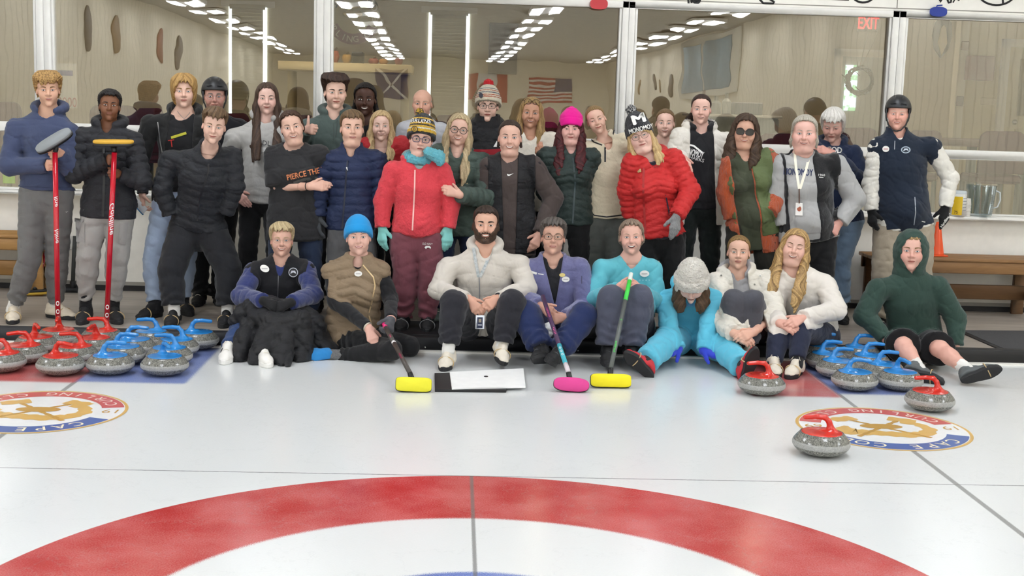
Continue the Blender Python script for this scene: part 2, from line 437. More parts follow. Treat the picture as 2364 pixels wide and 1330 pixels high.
# ------------------------------------------------------------------ people
PLAT = 0.09
def head_field(hp):
    w = hp.get('w', 1.); fat = hp.get('fat', 0.); age = hp.get('age', 0.); sm = hp.get('smile', 0.); fem = hp.get('fem', 0)
    F = Field((-.105, -.125, -.215), (.105, .135, .135), .0034)
    E = F.ell
    E((0, -.012, .034), (.0745, .0945, .082), 0)
    E((0, .024, -.040), (.0565 * w + fat * .006, .061, .077), .03)
    for s in (-1, 1):
        E((s * (.037 * w + fat * .007), .014, -.068), (.0215 + fat * .007,) * 3, .03)
        E((s * .043 * w, .050, -.022), (.025, .026, .026), .028)
        E((s * .036, .058, -.042), (.02 + .004 * sm + fat * .004,) * 3, .025)
    E((0, .066 if fem else .069, -.103), (.0205 if not fem else .0165, .019, .018), .024)
    if fat: E((0, .03, -.112), (.05 + .01 * fat, .04, .026), .03)
    E((0, .030, .045), (.061, .058, .05), .03)
    br = .0105 if not fem else .007
    for s in (-1, 1):
        F.cone((s * .012, .079, .020), (s * .047, .064, .018), br, br * .8, .016)
        E((s * .032, .095, -.001), (.019, .0145, .0125), .013, op='s')
        E((s * .0315, .0715, -.0005), (.0150, .0150, .0135), .005)
    nl = hp.get('nose', 1.)
    F.cone((0, .078, .012), (0, .078 + .026 * nl, -.030), .0078, .0112, .013)
    E((0, .080 + .025 * nl, -.0315), (.0112, .0105, .010), .006)
    for s in (-1, 1):
        E((s * .0135, .090, -.0355), (.0082, .0095, .0078), .007)
        E((s * .0062, .1005, -.0435), (.0034, .0050, .0032), .003, op='s')
    F.cone((0, .090, -.044), (0, .086, -.054), .006, .008, .012)
    E((0, .0815, -.0585), (.024, .011, .0062), .007); E((0, .0795, -.0690), (.020, .0115, .0075), .007)
    E((0, .099, -.083), (.022, .011, .0085), .012, op='s')
    if age or sm:
        q = .0022 + .0022 * age + .001 * sm
        for s in (-1, 1): F.cone((s * .0205, .0935, -.036), (s * (.033 + .004 * sm), .077, -.064), q, q, .008, op='s')
    for s in (-1, 1):
        R = roty(s * -.22) @ rotz(s * .35)
        E((s * .0735, -.004, -.006), (.0080, .0160, .0265), .006, R.T); E((s * .0815, .002, -.003), (.0048, .0090, .0155), .005, R.T, op='s')
    return F

def head_face(F, hp, mb, X, mats):
    """eyes, brows and lips laid on the face relief; X maps local -> world"""
    def Y(x, z, off):
        x = np.asarray(x, float).ravel(); z = np.asarray(z, float).ravel()
        t = F.hit(np.column_stack([x, np.full(len(x), .134), z]), np.tile([0, -1., 0], (len(x), 1)), 0, .2, 120)
        y = .134 - t; y = np.where(np.isnan(y), .06, y)
        return np.column_stack([x, y + off, z])
    def grid(fx, fz, off, nu, nv, m):
        u, v = np.meshgrid(np.linspace(-1, 1, nu), np.linspace(-1, 1, nv), indexing='ij')
        p = Y(fx(u, v), fz(u, v), off)
        i = np.arange(nu * nv).reshape(nu, nv)
        q = np.stack([i[:-1, :-1], i[1:, :-1], i[1:, 1:], i[:-1, 1:]], -1).reshape(-1, 4)
        mb.add(X(p), q, mats[m])
    op = hp.get('eye', 1.); ec = hp.get('squint', 0.); gz = hp.get('gaze', (0, 0))
    fem = hp.get('fem', 0); hwid = .0148
    for s in (-1, 1):
        cx = s * .0318; hu = (.0062 - .0022 * ec) * op; hl = (.0048 - .0012 * ec) * op
        sh = lambda u: np.maximum(1 - np.abs(u) ** 2.3, 0)
        zz = lambda u, v: -.0005 + np.where(v > 0, hu, hl) * v * sh(u) + .0012 * u * s
        if op > .25:
            grid(lambda u, v: cx + u * hwid, zz, .0006, 11, 7, 'sclera')
            ir = .0062
            def iz(u, v, r):
                x0 = u * r + gz[0]; h = np.sqrt(np.maximum(r * r - (u * r) ** 2, 0)); z = v * h + gz[1]
                return np.clip(z, -hl * sh(x0 / hwid) * .97, hu * sh(x0 / hwid) * .97) - .0005
            grid(lambda u, v: cx + u * ir + gz[0], lambda u, v: iz(u, v, ir), .0011, 9, 7, 'iris')
            grid(lambda u, v: cx + u * .003 + gz[0], lambda u, v: iz(u, v, .003), .0015, 7, 5, 'pupil')
        lt = hp.get('lash', .0020 if fem else .0015)
        grid(lambda u, v: cx + u * (hwid + .0012), lambda u, v: -.0005 + (hu * sh(u) if op > .25 else (.0 - .0035 * (1 - u * u))) + .0012 * u * s + lt * .55 * (v + .2), .0017, 11, 3, 'lash')
        grid(lambda u, v: cx + u * hwid, lambda u, v: -.0005 - (hl * sh(u) if op > .25 else .004 * (1 - u * u)) + .0012 * u * s + .0004 * v, .0012, 11, 2, 'lid')
        # brow
        bt = hp.get('brow', .0030 if fem else .0040); bz = .0205 + hp.get('browz', 0)
        def bx(u, v): return s * (.0150 + (u + 1) * .5 * .037)
        def bzf(u, v):
            t = (u + 1) * .5; arch = .0045 * np.sin(np.clip(t * 1.25, 0, 1.25) * math.pi / 1.25 * .85) * (1.3 if fem else 1.)
            return bz - .002 + arch + v * bt * (1 - .72 * t ** 2)
        grid(bx, bzf, .0014, 11, 3, 'brow')
    mw = hp.get('mw', .0245) + .0045 * hp.get('smile', 0); sm = hp.get('smile', 0); o = hp.get('open', 0.) * .013
    mz = -.0635; zc = lambda u: mz + (.0085 * sm - .0035 * hp.get('frown', 0)) * u * u - .001 * sm
    og = lambda u: o * np.maximum(1 - np.abs(u) ** 2.6, 0) ** .8
    ut = hp.get('lipu', .0052) * (1 - .35 * sm); lt = hp.get('lipl', .0068) * (1 - .3 * sm)
    x = lambda u, v: u * mw
    if o > 0:
        grid(lambda u, v: u * mw * .97, lambda u, v: zc(u) + .35 * og(u) - og(u) * (v * .5 + .5), .0008, 13, 3, 'mouth')
        tt = hp.get('teeth', .7)
        if tt: grid(lambda u, v: u * mw * .86, lambda u, v: zc(u) + .36 * og(u) - og(u) * tt * (v * .5 + .5), .0013, 13, 3, 'teeth')
    else:
        grid(x, lambda u, v: zc(u) + .0009 * v, .0020, 13, 2, 'lipline')
    prof = lambda u: np.maximum(1 - u * u, 0) ** .65
    grid(x, lambda u, v: zc(u) + .35 * og(u) + ut * prof(u) * (1 - .28 * np.exp(-(u / .16) ** 2)) * (v * .5 + .5), .0012, 15, 3, 'lip')
    grid(x, lambda u, v: zc(u) - .65 * og(u) - lt * prof(u) * (v * .5 + .5), .0012, 15, 3, 'lip')

def hair_mesh(hs, seed):
    """style dict -> (verts, quads, strand) in head-local space"""
    lo, hi = hs.get('box', ((-.115, -.14, -.13), (.115, .125, .165)))
    F = Field(lo, hi, hs.get('vs', .0042)); rs = np.random.RandomState(seed)
    F.ell((0, -.012, .034), (.0745, .0945, .082), 0); F.ell((0, .030, .045), (.061, .058, .05), .03)
    F.ell((0, -.030, -.03), (.064, .072, .070), .03)
    yp = [p[0] for p in hs['line']]; zp = [p[1] for p in hs['line']]
    ts, tt, tf = hs.get('side', .008), hs.get('top', .018), hs.get('front', 0.)
    par = hs.get('part'); cu = hs.get('curl', 0.); sa = hs.get('strand', .0022); ph = rs.rand(8) * 6.3
    nf = hs.get('freq', 1.)
    def strands(X, Y, Z):
        if cu: return np.sin(X * 190 + 2 * np.sin(Z * 130 + ph[0]) + ph[1]) * np.sin(Y * 170 + 2 * np.sin(X * 110) + ph[2]) * np.sin(Z * 180 + 1.5 * np.sin(Y * 90) + ph[3])
        wv = hs.get('wave', 0.)
        if par is not None and hs.get('comb', 1):
            az = np.arctan2(Y + .035, np.abs(X - par * smst(.0, .08, Z)) + .06) + (X > par) * 1.7 + wv * np.sin(Z * 32 + ph[5] + (X > 0) * 2) * .13
        else: az = np.arctan2(X + .01 * math.sin(ph[4]), Y + .035) + wv * np.sin(Z * 32 + ph[5] + X * 20) * .13 + .08 * np.sin(Z * 50 + ph[6])
        return .5 * np.sin(az * 23 * nf + ph[0] + 1.2 * np.sin(Z * 18 + ph[1])) + .35 * np.sin(az * 41 * nf + ph[2] + np.sin(Z * 30)) + .3 * np.sin(az * 67 * nf + ph[3])
    sl, X, Y, Z = F.all()
    st = smst(.0, .115, Z)
    th = ts + (tt - ts) * st + tf * np.exp(-((Y - .06) / .045) ** 2) * smst(.05, .10, Z)
    if hs.get('sweep'): th = th + hs['sweep'] * X / .07 * st
    if par is not None: th = th - hs.get('pd', .006) * np.exp(-((X - par) / .0035) ** 2) * smst(.05, .09, Z) * smst(-.07, -.02, Y)
    F.d = (F.d - th).astype(np.float32)
    zl = np.interp(Y, yp, zp) + hs.get('recede', .25) * np.maximum(np.abs(X) - .03, 0) * (Y > .02) + 0 * X
    fr = hs.get('fringe')
    if fr:   # locks falling over the forehead: (x, half width, drop)
        for fx, fw, dr in fr: zl = zl - dr * np.exp(-((X - fx) / fw) ** 2) * smst(.02, .06, Y)
    jag = hs.get('jag', .006) * (np.sin(X * 210 + ph[0]) + .6 * np.sin(X * 390 + ph[1])) * smst(.0, .05, Y) + hs.get('jag', .006) * .6 * np.sin(Y * 260 + ph[2]) * (1 - smst(.0, .05, Y))
    F._mix(sl, ((zl + jag - Z) * .8 + 0 * F.d).astype(np.float32), .007, 'i')
    if not hs.get('overear'):
        for s in (-1, 1): F.ell((s * .080, -.001, -.008), (.018, .019, .031), .004, op='s')
    for ch in hs.get('locks', []):
        for a, b in zip(ch[:-1], ch[1:]): F.cone(a[:3], b[:3], a[3], b[3], .02, fax=hs.get('lockax', (0, 1, 0)), flat=hs.get('lockflat', .75))
    for e in hs.get('blobs', []): F.ell(e[:3], e[3:6], .012)
    for e in hs.get('cuts', []): F.ell(e[:3], e[3:6], .008, op='s')
    F.d = (F.d - sa * strands(X, Y, Z)).astype(np.float32)
    v, q = F.mesh()
    sv = strands(v[:, 0], v[:, 1], v[:, 2]) if len(v) else np.zeros(0)
    if cu: at = .5 + .5 * sv
    else: at = .5 + .33 * sv
    if hs.get('tips'): at = at + hs['tips'] * (smst(.10, .0, v[:, 2]) - .5 if len(hs.get('locks', [])) else 0)
    at = at + rs.rand(len(v)) * .3 - .15
    return v, q, np.clip(at, 0, 1)

def hand_prims(F, w, d, n, side, curl=.35, spread=.12, thumb=.4, sc=1., e=0., k=.006, point=None):
    d = unit(d); n = unit(np.asarray(n, float) - d * (np.asarray(n, float) @ d)); th = np.cross(n, d) if side == 'l' else np.cross(d, n)
    w = np.asarray(w, float); S = sc
    P = lambda a, b, c: w + S * (d * a + th * b + n * c)
    for b0, b1, r in ((.0, .028, .0135), (.0, .010, .014), (.0, -.008, .014), (-.004, -.026, .013)):
        F.cone(P(.0, b0 * 2.2, 0), P(.084, b1, .002), (.016) * S + e, r * S + e, .012)
    tips = []
    for i, (b, L) in enumerate(((.030, .070), (.011, .079), (-.009, .073), (-.028, .057))):
        c = curl[i] if hasattr(curl, '__len__') else curl * (1 + .12 * i)
        p = P(.088 - .004 * abs(i - 1), b, .002); a = -spread * (i - 1.3) * .5; ang = 0; dr = unit(d + th * (-a))
        for sg, (fr, bend) in enumerate(((.46, .75), (.30, 1.0), (.24, .7))):
            ang += c * bend; dv = dr * math.cos(ang) - n * math.sin(ang); q = p + S * L * fr * dv
            r0, r1 = (.0092, .0084, .0076)[sg], (.0084, .0076, .0066)[sg]
            F.cone(p, q, r0 * S + e, r1 * S + e, k if sg else .009); p = q
        tips.append(p)
    p = P(.022, .026, -.004); tv = unit(d * (.75 - .2 * thumb) + th * (.75 - .55 * thumb) - n * (.25 + .6 * thumb)) if thumb >= 0 else unit(th + d * .15 + n * .1)
    F.cone(P(.008, .012, -.002), p, .014 * S + e, .0135 * S + e, .01)
    q = p + S * .040 * tv; F.cone(p, q, .0125 * S + e, .0105 * S + e, .008)
    tv2 = unit(tv - n * .35 * max(thumb, 0) + d * .25 * (thumb >= 0)); F.cone(q, q + S * .032 * tv2, .0105 * S + e, .0082 * S + e, .005)
    return w - .2 * S, w + .2 * S

class P: pass
def skeleton(sp):
    k = P(); Y0 = sp['Y']; G = sp.get('ground', PLAT); k.G = G
    O = atY(*sp['eye'], Y0 + sp.get('hdy', 0)); ch = atY(*sp['chin'], Y0 + sp.get('hdy', 0))
    k.s = float(np.clip(np.linalg.norm(O - ch) / .120, .80, 1.12)) if 'hs' not in sp else sp['hs']
    ey = unit(CAM - O); ya = rad(sp.get('yaw', 0)); pt = rad(sp.get('pitch', 0))
    a = math.atan2(ey[0], -ey[1]) + ya; el = math.asin(ey[2]) + pt
    ey = V3(math.sin(a) * math.cos(el), -math.cos(a) * math.cos(el), math.sin(el)); ex = unit(np.cross(ey, V3(0, 0, 1))); ez = np.cross(ex, ey)
    r = rad(sp.get('roll', 0)); ez, ex = ez * math.cos(r) - ex * math.sin(r), ex * math.cos(r) + ez * math.sin(r)
    k.O = O; k.R = np.column_stack([ex, ey, ez]); k.ex, k.ey, k.ez = ex, ey, ez
    hd = lambda p: k.O + k.s * (np.asarray(p, float) @ k.R.T)
    k.hd = hd; k.ih = lambda p: ((np.asarray(p, float) - k.O) @ k.R) / k.s
    b = sp.get('b', 1.); k.b = b
    def J(key, dflt):
        v = sp.get(key)
        if v is None: return np.asarray(dflt, float)
        return atY(v[0], v[1], Y0 + (v[2] if len(v) > 2 else 0))
    eyh = unit(V3(ey[0], ey[1], 0))
    k.N = J('nb', O - unit(ez + V3(0, 0, 1)) * .158 * k.s - eyh * .030 * k.s)
    ins = .032 * b
    sl = J('sl', k.N + V3(-.205 * b, .01, -.035)); sr = J('sr', k.N + V3(.205 * b, .01, -.035)); ax = unit(sr - sl)
    k.sh = [sl + ax * ins - V3(0, 0, .045), sr - ax * ins - V3(0, 0, .045)]
    Hh = sp.get('H', (O[2] - G) / .93); k.H = Hh
    mid = (k.sh[0] + k.sh[1]) / 2
    k.Hc = J('hip', V3(mid[0] * .7 + k.N[0] * .3, Y0 + .01, G + .535 * Hh))
    k.u = unit(k.N - k.Hc); k.L = np.linalg.norm(k.N - k.Hc)
    ax = k.sh[1] - k.sh[0]; k.r = unit(ax - k.u * (ax @ k.u)); k.f = np.cross(k.r, k.u)
    hx = sp.get('hipyaw', 0.); hr = unit(V3(k.r[0], k.r[1] * .6, 0)); hr = rotz(rad(hx)) @ hr; k.hr = hr
    k.hips = [k.Hc - hr * .088 * b - V3(0, 0, .03), k.Hc + hr * .088 * b - V3(0, 0, .03)]
    k.el = []; k.wr = []; k.kn = []; k.an = []; k.toe = []
    for i, c in enumerate('lr'):
        sg = (-1, 1)[i]; s = k.sh[i]
        e = J('e' + c, s + V3(sg * .055, .03, -.275 * Hh / 1.7)); w = J('w' + c, e + V3(sg * -.01, -.06, -.245 * Hh / 1.7)); k.el.append(e); k.wr.append(w)
        h = k.hips[i]
        an = J('a' + c, V3(h[0] + sg * .02, h[1], G + .085)); kn = J('k' + c, (h + an) / 2 + V3(sg * .01, -.035, .0)); k.kn.append(kn); k.an.append(an)
        t = J('t' + c, an + V3(sg * .05, -.19, -.06)); k.toe.append(t)
    hw = np.linalg.norm(sr - sl) / 2; wc = float(np.clip(.70 * hw, .112, .142)) * b; k.w = (wc * 1.0, wc * .90, wc)
    k.lo = np.minimum.reduce([k.O, k.Hc, *k.sh, *k.el, *k.wr, *k.kn, *k.an, *k.toe]); k.hi = np.maximum.reduce([k.O, k.Hc, *k.sh, *k.el, *k.wr, *k.kn, *k.an, *k.toe])
    return k

def torso(F, k, e, hem=.0, chest=1., waist=1., hips=1., bust=0., belly=0., kk=.05, puff=None, flat=.70, hemw=None):
    u, f, L, b = k.u, k.f, k.L, k.b
    A = k.Hc - u * hem; W = k.Hc + u * .28 * L; Ct = k.Hc + u * .66 * L; U = k.Hc + u * .88 * L
    wh, ww, wc = k.w[0] * hips + e, k.w[1] * waist + e, k.w[2] * chest + e
    tf = None
    if puff: tf = lambda X, Y, Z, t: (X - A[0]) * u[0] + (Y - A[1]) * u[1] + (Z - A[2]) * u[2] + puff[2] * np.abs((X - A[0]) * k.r[0] + (Y - A[1]) * k.r[1] + (Z - A[2]) * k.r[2])
    B = k.Hc + u * .06 * L
    cl = [(A, -u)]
    F.cone(A - u * .08, B, hemw or wh, wh, kk, f, flat, clip=cl, tf=tf)
    F.cone(B, W, wh, ww, kk, f, flat, clip=cl, tf=tf); F.cone(W, Ct, ww, wc, kk, f, flat, clip=cl, tf=tf)
    F.cone(Ct, U, wc, .098 * b + e * .6, kk, f, .72, tf=tf)
    for i in (0, 1): F.cone(k.Hc + u * .90 * L + (k.sh[i] - k.N) * .12, k.sh[i], .046 + e * .7, .043 * b ** .5 + e * .8, kk, tf=tf)
    if bust:
        for s in (-1, 1): F.ell(Ct - u * .03 + f * (.070 * b) + k.r * s * .072 * b, np.full(3, .062 * bust * b) + e, .05)
    if belly: F.ell(k.Hc + u * .16 * L + f * .055 * b, V3(.125, .125, .125) * belly * b + e, .07)
def arms(F, k, e, upto=1., kk=.02, puff=None, b=None, cuff=None, which=(0, 1), rr=(.042, .037, .035, .028)):
    b = b or k.b ** .6
    for i in which:
        s, l, w = k.sh[i], k.el[i], k.wr[i]; L1 = np.linalg.norm(l - s)
        t1 = (lambda X, Y, Z, t: t) if puff else None; t2 = (lambda X, Y, Z, t: t + L1) if puff else None
        if upto <= .5:
            F.cone(s, lerp(s, l, upto * 2 + .15), rr[0] * b + e, rr[1] * b + e * 1.25, kk, clip=[(lerp(s, l, upto * 2), unit(l - s))], tf=t1); continue
        F.cone(s, l, rr[0] * b + e, rr[1] * b + e, kk, tf=t1)
        d = unit(w - l); we = l + (w - l) * upto
        F.cone(l, we + d * .03, rr[2] * b + e, rr[3] * b + e * .8 if cuff is None else cuff, kk, clip=[(we, d)], tf=t2)
def legs(F, k, e, upto=1., kk=.03, which=(0, 1), cuff=None, rr=(.084, .058, .056, .040), b=None):
    b = b or k.b ** .8
    for i in which:
        h, n, a = k.hips[i], k.kn[i], k.an[i]
        if upto <= .5:
            d = unit(n - h); F.cone(h, lerp(h, n, upto * 2) + d * .02, rr[0] * b + e, rr[1] * b + e * 1.6, kk, clip=[(lerp(h, n, upto * 2), d)]); continue
        F.cone(h, n, rr[0] * b + e, rr[1] * b + e, kk)
        d = unit(a - n); ae = n + (a - n) * upto; m = lerp(n, ae, .35)
        F.cone(n, m, rr[2] * b + e, rr[2] * b * .98 + e, kk); F.cone(m, ae + d * .03, rr[2] * b * .98 + e, (cuff if cuff else rr[3] * b + e), kk, clip=[(ae, d)])

def garment_top(k, o, seed, under=(), name=''):
    """jacket / hoodie / vest / shirt"""
    e = o.get('e', .018); vs = o.get('vs', .0075); puff = o.get('puff'); hem = o.get('hem', .02)
    if 'hempx' in o:
        y = o['hempx']; p = atY(_px(k.Hc)[0], y, k.Hc[1]); hem = float((k.Hc - p) @ k.u)
    sl = o.get('sl', 1.)
    pts = [k.Hc - k.u * hem, k.N, *k.sh, k.O]
    if sl > .5: pts += [*k.el, *k.wr]
    elif sl > 0: pts += [lerp(k.sh[i], k.el[i], .8) for i in (0, 1)]
    lo, hi = bbox(pts, .24 if not o.get('bigbox') else .4); hi[2] = min(hi[2], k.O[2] + .02 if o.get('hood') != 'up' else hi[2])
    F = Field(lo, hi, vs)
    torso(F, k, e, hem, o.get('chest', 1.), o.get('waist', 1.), o.get('hips', 1.), o.get('bust', 0), o.get('belly', 0), puff=puff, flat=o.get('flat', .70), hemw=o.get('hemw'))
    if sl: arms(F, k, o.get('es', e), sl, kk=.018, puff=puff, cuff=o.get('cuff'), which=o.get('which', (0, 1)))
    if o.get('skirt'):   # flared lower part
        A = k.Hc - k.u * hem; F.cone(k.Hc, A, k.w[0] + e, k.w[0] + e + o['skirt'], .04, k.f, .7, clip=[(A, -k.u)])
    seat = o.get('lap')
    if seat:
        for i in (0, 1): F.cone(k.Hc, lerp(k.hips[i], k.kn[i], seat), .11 * k.b + e, .10 * k.b + e, .04)
    N, u, f, r = k.N, k.u, k.f, k.r
    nu = unit(k.hd((0, -.02, -.07)) - N)
    wr = o.get('wr', (.0026, .15)); F.noise(wr[0] * .7, wr[1], seed, (1, 1, .6)); F.creases(wr[0] * 1.5, wr[1] * .9, seed + 5)
    if puff and F.t is not None: F.d -= (puff[1] * 1.35 * (np.abs(np.sin(np.pi * F.t / puff[0])) ** .4 - .7)).astype(np.float32)
    for uf in under:   # an outer layer always clears what is worn beneath it
        q_ = F.sub(uf.lo, uf.lo + uf.vs * (np.array(uf.sh) - 1))
        if q_ is None: continue
        sl_, X, Y, Z = q_; p_ = np.stack(np.broadcast_arrays(X, Y, Z), -1); d0 = F.d[sl_]; near = d0 < .06; below = -((p_ - (k.Hc - k.u * hem)) @ k.u)
        ui = np.full(d0.shape, .12); ui[near] = uf.at(p_[near])
        if not sl: mid_ = (k.sh[0] + k.sh[1]) / 2; ui = ui + 4. * np.maximum(np.abs((p_ - mid_) @ k.r) - np.linalg.norm(k.sh[1] - k.sh[0]) / 2 - .012, 0)
        F.d[sl_] = np.minimum(d0, np.maximum(ui - .009 + np.maximum(d0 - .026, 0) * 2.2, below)).astype(np.float32)
    if o.get('rib', .035) and sl >= 1 and not puff:   # ribbed hem nips in
        pass
    if o.get('band', 'hood' in name or 'sweatshirt' in name):   # stitched rib at the hem
        A_ = k.Hc - k.u * hem; sl_, X, Y, Z = F.all(); th_ = (X - A_[0]) * u[0] + (Y - A_[1]) * u[1] + (Z - A_[2]) * u[2]; xr = np.abs((X - A_[0]) * r[0] + (Y - A_[1]) * r[1] + (Z - A_[2]) * r[2])
        F.d += ((.0045 * np.exp(-((th_ - .055) / .006) ** 2) + .0035 * (th_ < .055)) * (xr < k.w[0] + e + .012)).astype(np.float32)
    h = o.get('hood')
    if h == 'down':
        c0 = N + u * .012 - f * .012; pr = None; n = 15
        for a in np.linspace(-2.55, 2.55, n):
            p = c0 + u * .028 + r * math.sin(a) * .100 * (1 + .06 * math.cos(a)) - f * math.cos(a) * .080 - u * (.052 * (1 - math.cos(a)) * .5 - .018)
            rr_ = .034 - .008 * abs(a) / 2.55
            if pr is not None: F.cone(pr[0], p, pr[1], rr_, .012)
            pr = (p, rr_)
        F.ell(c0 - f * .095 - u * .035, (.085, .05, .075), .03)
    if o.get('collar'):
        hc = o['collar']; rc = o.get('colr', .072); F.cone(N - nu * .03, N + nu * hc, rc + .016, rc + o.get('colflare', .006), .02, clip=[(N + nu * hc, nu)])
    nr = o.get('neck', .058); nd = o.get('nd', .015)
    F.cone(N - u * nd + f * .020, N + nu * .22 + f * .012, nr, nr + .008, .012, op='s')
    if o.get('vneck'):
        v = o['vneck']; q = N - u * v + f * .13
        F.cone(N + u * .02 + f * .05, q, o.get('vw', .055), .008, .01, op='s')
    if o.get('open'):
        wt, wb = o['open']; Ab = k.Hc - u * hem; LL = float((N - Ab) @ u); ox = o.get('openx', 0.)
        sl_, X, Y, Z = F.all(); x = (X - Ab[0]) * r[0] + (Y - Ab[1]) * r[1] + (Z - Ab[2]) * r[2] - ox; ff = (X - k.Hc[0]) * f[0] + (Y - k.Hc[1]) * f[1] + (Z - k.Hc[2]) * f[2]
        t = ((X - Ab[0]) * u[0] + (Y - Ab[1]) * u[1] + (Z - Ab[2]) * u[2]) / LL; t0 = o.get('opent', 0.)
        wd = lerp(wb, wt, np.clip((t - t0) / (1 - t0), 0, 1)); bx = np.maximum(np.maximum(np.abs(x) - wd, -(ff - .01)), (t0 - t) * LL)
        F._mix(sl_, (bx + 0 * F.d).astype(np.float32), .012, 's')
    for ph in o.get('holes', []): F.cone(ph[0], ph[1], ph[2], ph[2], .01, op='s')
    if o.get('armcut'):   # straight vest armholes
        for i, s in ((0, -1), (1, 1)):
            F.plane(k.sh[i] + r * s * o['armcut'], unit(r * s + u * .25))
    if h == 'up':
        G = Field(*bbox([k.O, k.N], .22), .0075); Rt = k.R.T
        G.ell(k.hd((0, -.018, .022)), V3(.104, .122, .122) * k.s, 0, Rt); G.cone(k.hd((0, -.02, -.02)), N + u * .0 - f * .01, .10 * k.s, .115, .05, f, .85)
        G.ell(k.hd((0, .11, -.018)), V3(.066, .090, .105) * k.s, .012, Rt, op='s'); G.cone(k.hd((0, .10, -.04)), N - u * .015 + f * .105, .055, .02, .02, op='s')
        G.ell(k.hd((0, -.01, .02)), V3(.083, .11, .098) * k.s, .01, Rt, op='s'); G.cone(k.hd((0, .02, -.06)), N + u * .02, .056, .058, .01, op='s')
        G.noise(.003, .07, seed + 9)
        return F, G
    return F, None

def garment_pants(k, o, seed):
    e = o.get('e', .016); up = o.get('upto', .93)
    lo, hi = bbox([*k.hips, *k.kn, *k.an, k.Hc + k.u * .1], .19); F = Field(lo, hi, o.get('vs', .0105))
    wh = k.w[0] * .96 * o.get('hips', 1.) + e * .7; fl = .74
    top = k.Hc + k.u * .10
    F.cone(k.Hc - k.u * .05, top, wh, wh * .93, .03, k.f, fl, clip=[(top, k.u)])
    legs(F, k, e, up, kk=.014, cuff=o.get('cuff'), rr=o.get('rr', (.084, .058, .056, .040)), which=o.get('which', (0, 1)))
    wr = o.get('wr', (.0024, .16)); F.noise(wr[0], wr[1], seed + 3, (.8, .8, .6)); F.creases(wr[0] * 1.6, wr[1] * .8, seed + 8)
    if up > .5 and o.get('bunch', .006):
        for i in (0, 1):
            a = k.an[i]; d = unit(a - k.kn[i]); q = F.sub(a - .22, a + .16)
            if q is None: continue
            sl_, X, Y, Z = q; t = (X - a[0]) * d[0] + (Y - a[1]) * d[1] + (Z - a[2]) * d[2]
            F.d[sl_] += (o.get('bunch', .006) * np.sin(t * 95 + 3 * np.sin(X * 22) + 2 * np.sin(Y * 25)) * np.exp(-((t + .06) / .07) ** 2)).astype(np.float32)
    return F

def _px(p):
    d = np.asarray(p, float) - CAM; z = d @ _fw
    return W / 2 + FPX * (d @ _rt) / z, H / 2 - FPX * (d @ _up) / z

def shoe_parts(k, i, o):
    """upper, sole, laces, band in world space"""
    a = k.an[i]; t = k.toe[i]; d = unit(t - a); sh = unit(k.kn[i] - a)
    lead = o.get('flatfoot', None)
    if np.linalg.norm(k.toe[i][2] - k.G) < .10 and abs(a[2] - k.G - .08) < .06 and not o.get('free'): d = unit(V3(d[0], d[1], 0)); up = V3(0, 0, 1); a = V3(a[0], a[1], k.G + .0925 * o.get("sc", 1.))
    else:
        up = unit(sh - d * (sh @ d)); d = unit(d - .0 * up)
        if o.get('free') != 2:
            # foot axis is given ankle -> toe tip; tip sits .05 below the ankle plane
            d = unit(d + up * .26); up = unit(sh - d * (sh @ d))
    s = np.cross(up, d); S = o.get('sc', 1.); M = np.column_stack([d, s, up])
    T = lambda p: a + S * (np.asarray(p, float) @ M.T)
    out = {}
    F = Field((-.10, -.07, -.10), (.22, .07, .10), .0055)
    F.cone((-.045, 0, -.05), (-.035, 0, -.02), .036, .034, .02); F.cone((-.03, 0, -.045), (.10, 0, -.055), .038, .043, .02, (0, 0, 1), .85)
    F.cone((.10, 0, -.058), (.152, 0, -.066), .043, .034, .02, (0, 0, 1), .72); F.cone((-.012, 0, -.05), (-.018, 0, .012 + o.get('high', 0)), .044, .042, .03, clip=[((0, 0, .008 + o.get('high', 0)), (0, 0, 1))])
    F.cone((.0, 0, -.012), (.09, 0, -.035), .030, .020, .02)
    F.cone((.0, 0, .008), (.05, 0, -.012), .026, .024, .02); F.plane((0, 0, -.066), (0, 0, -1)); F.noise(.0012, .04, 3 + i)
    v, q = F.mesh(); out['upper'] = (T(v), q)
    th = np.linspace(0, 2 * math.pi, 29)[:-1]; x = np.cos(th); ol = []
    for aa in th:
        cx = math.cos(aa); xx = .0525 + .1375 * cx; wd = np.interp(xx, [-.085, -.05, .02, .11, .16, .19], [.030, .038, .036, .049, .043, .030])
        ol.append((xx, wd * math.copysign(abs(math.sin(aa)) ** .62, math.sin(aa))))
    v, f = prism(ol, -.092, -.060 + o.get('solet', 0), bev=.006); out['sole'] = (T(v), f)
    if o.get('lace', True):
        lv = []; 
        for j in range(5):
            x0 = .015 + j * .018; z0 = np.interp(x0, [0, .09, .12], [.022, -.011, -.026]); w = .020
            lv.append(tube([T((x0 - .004, -w, z0 - .009)), T((x0, -w * .5, z0)), T((x0 + .003, 0, z0 + .003)), T((x0, w * .5, z0)), T((x0 - .004, w, z0 - .009))], .0028, 5))
        for s_ in (-1, 1):
            lv.append(tube([T((.012, 0, .025)), T((.02, s_ * .018, .034)), T((.035, s_ * .032, .012)), T((.02, s_ * .014, .026)), T((.012, 0, .025))], .0022, 5))
        out['lace'] = lv
    if o.get('band'):
        an = np.linspace(0, 2 * math.pi, 25)[:-1]; bx = o.get('bandx', .085)
        out['band'] = tube([T((bx + .012 * math.cos(q_), .0535 * math.cos(q_), -.052 + (.040 if math.sin(q_) > 0 else .0445) * math.sin(q_))) for q_ in an], .0032, 6, closed=True)
    return out
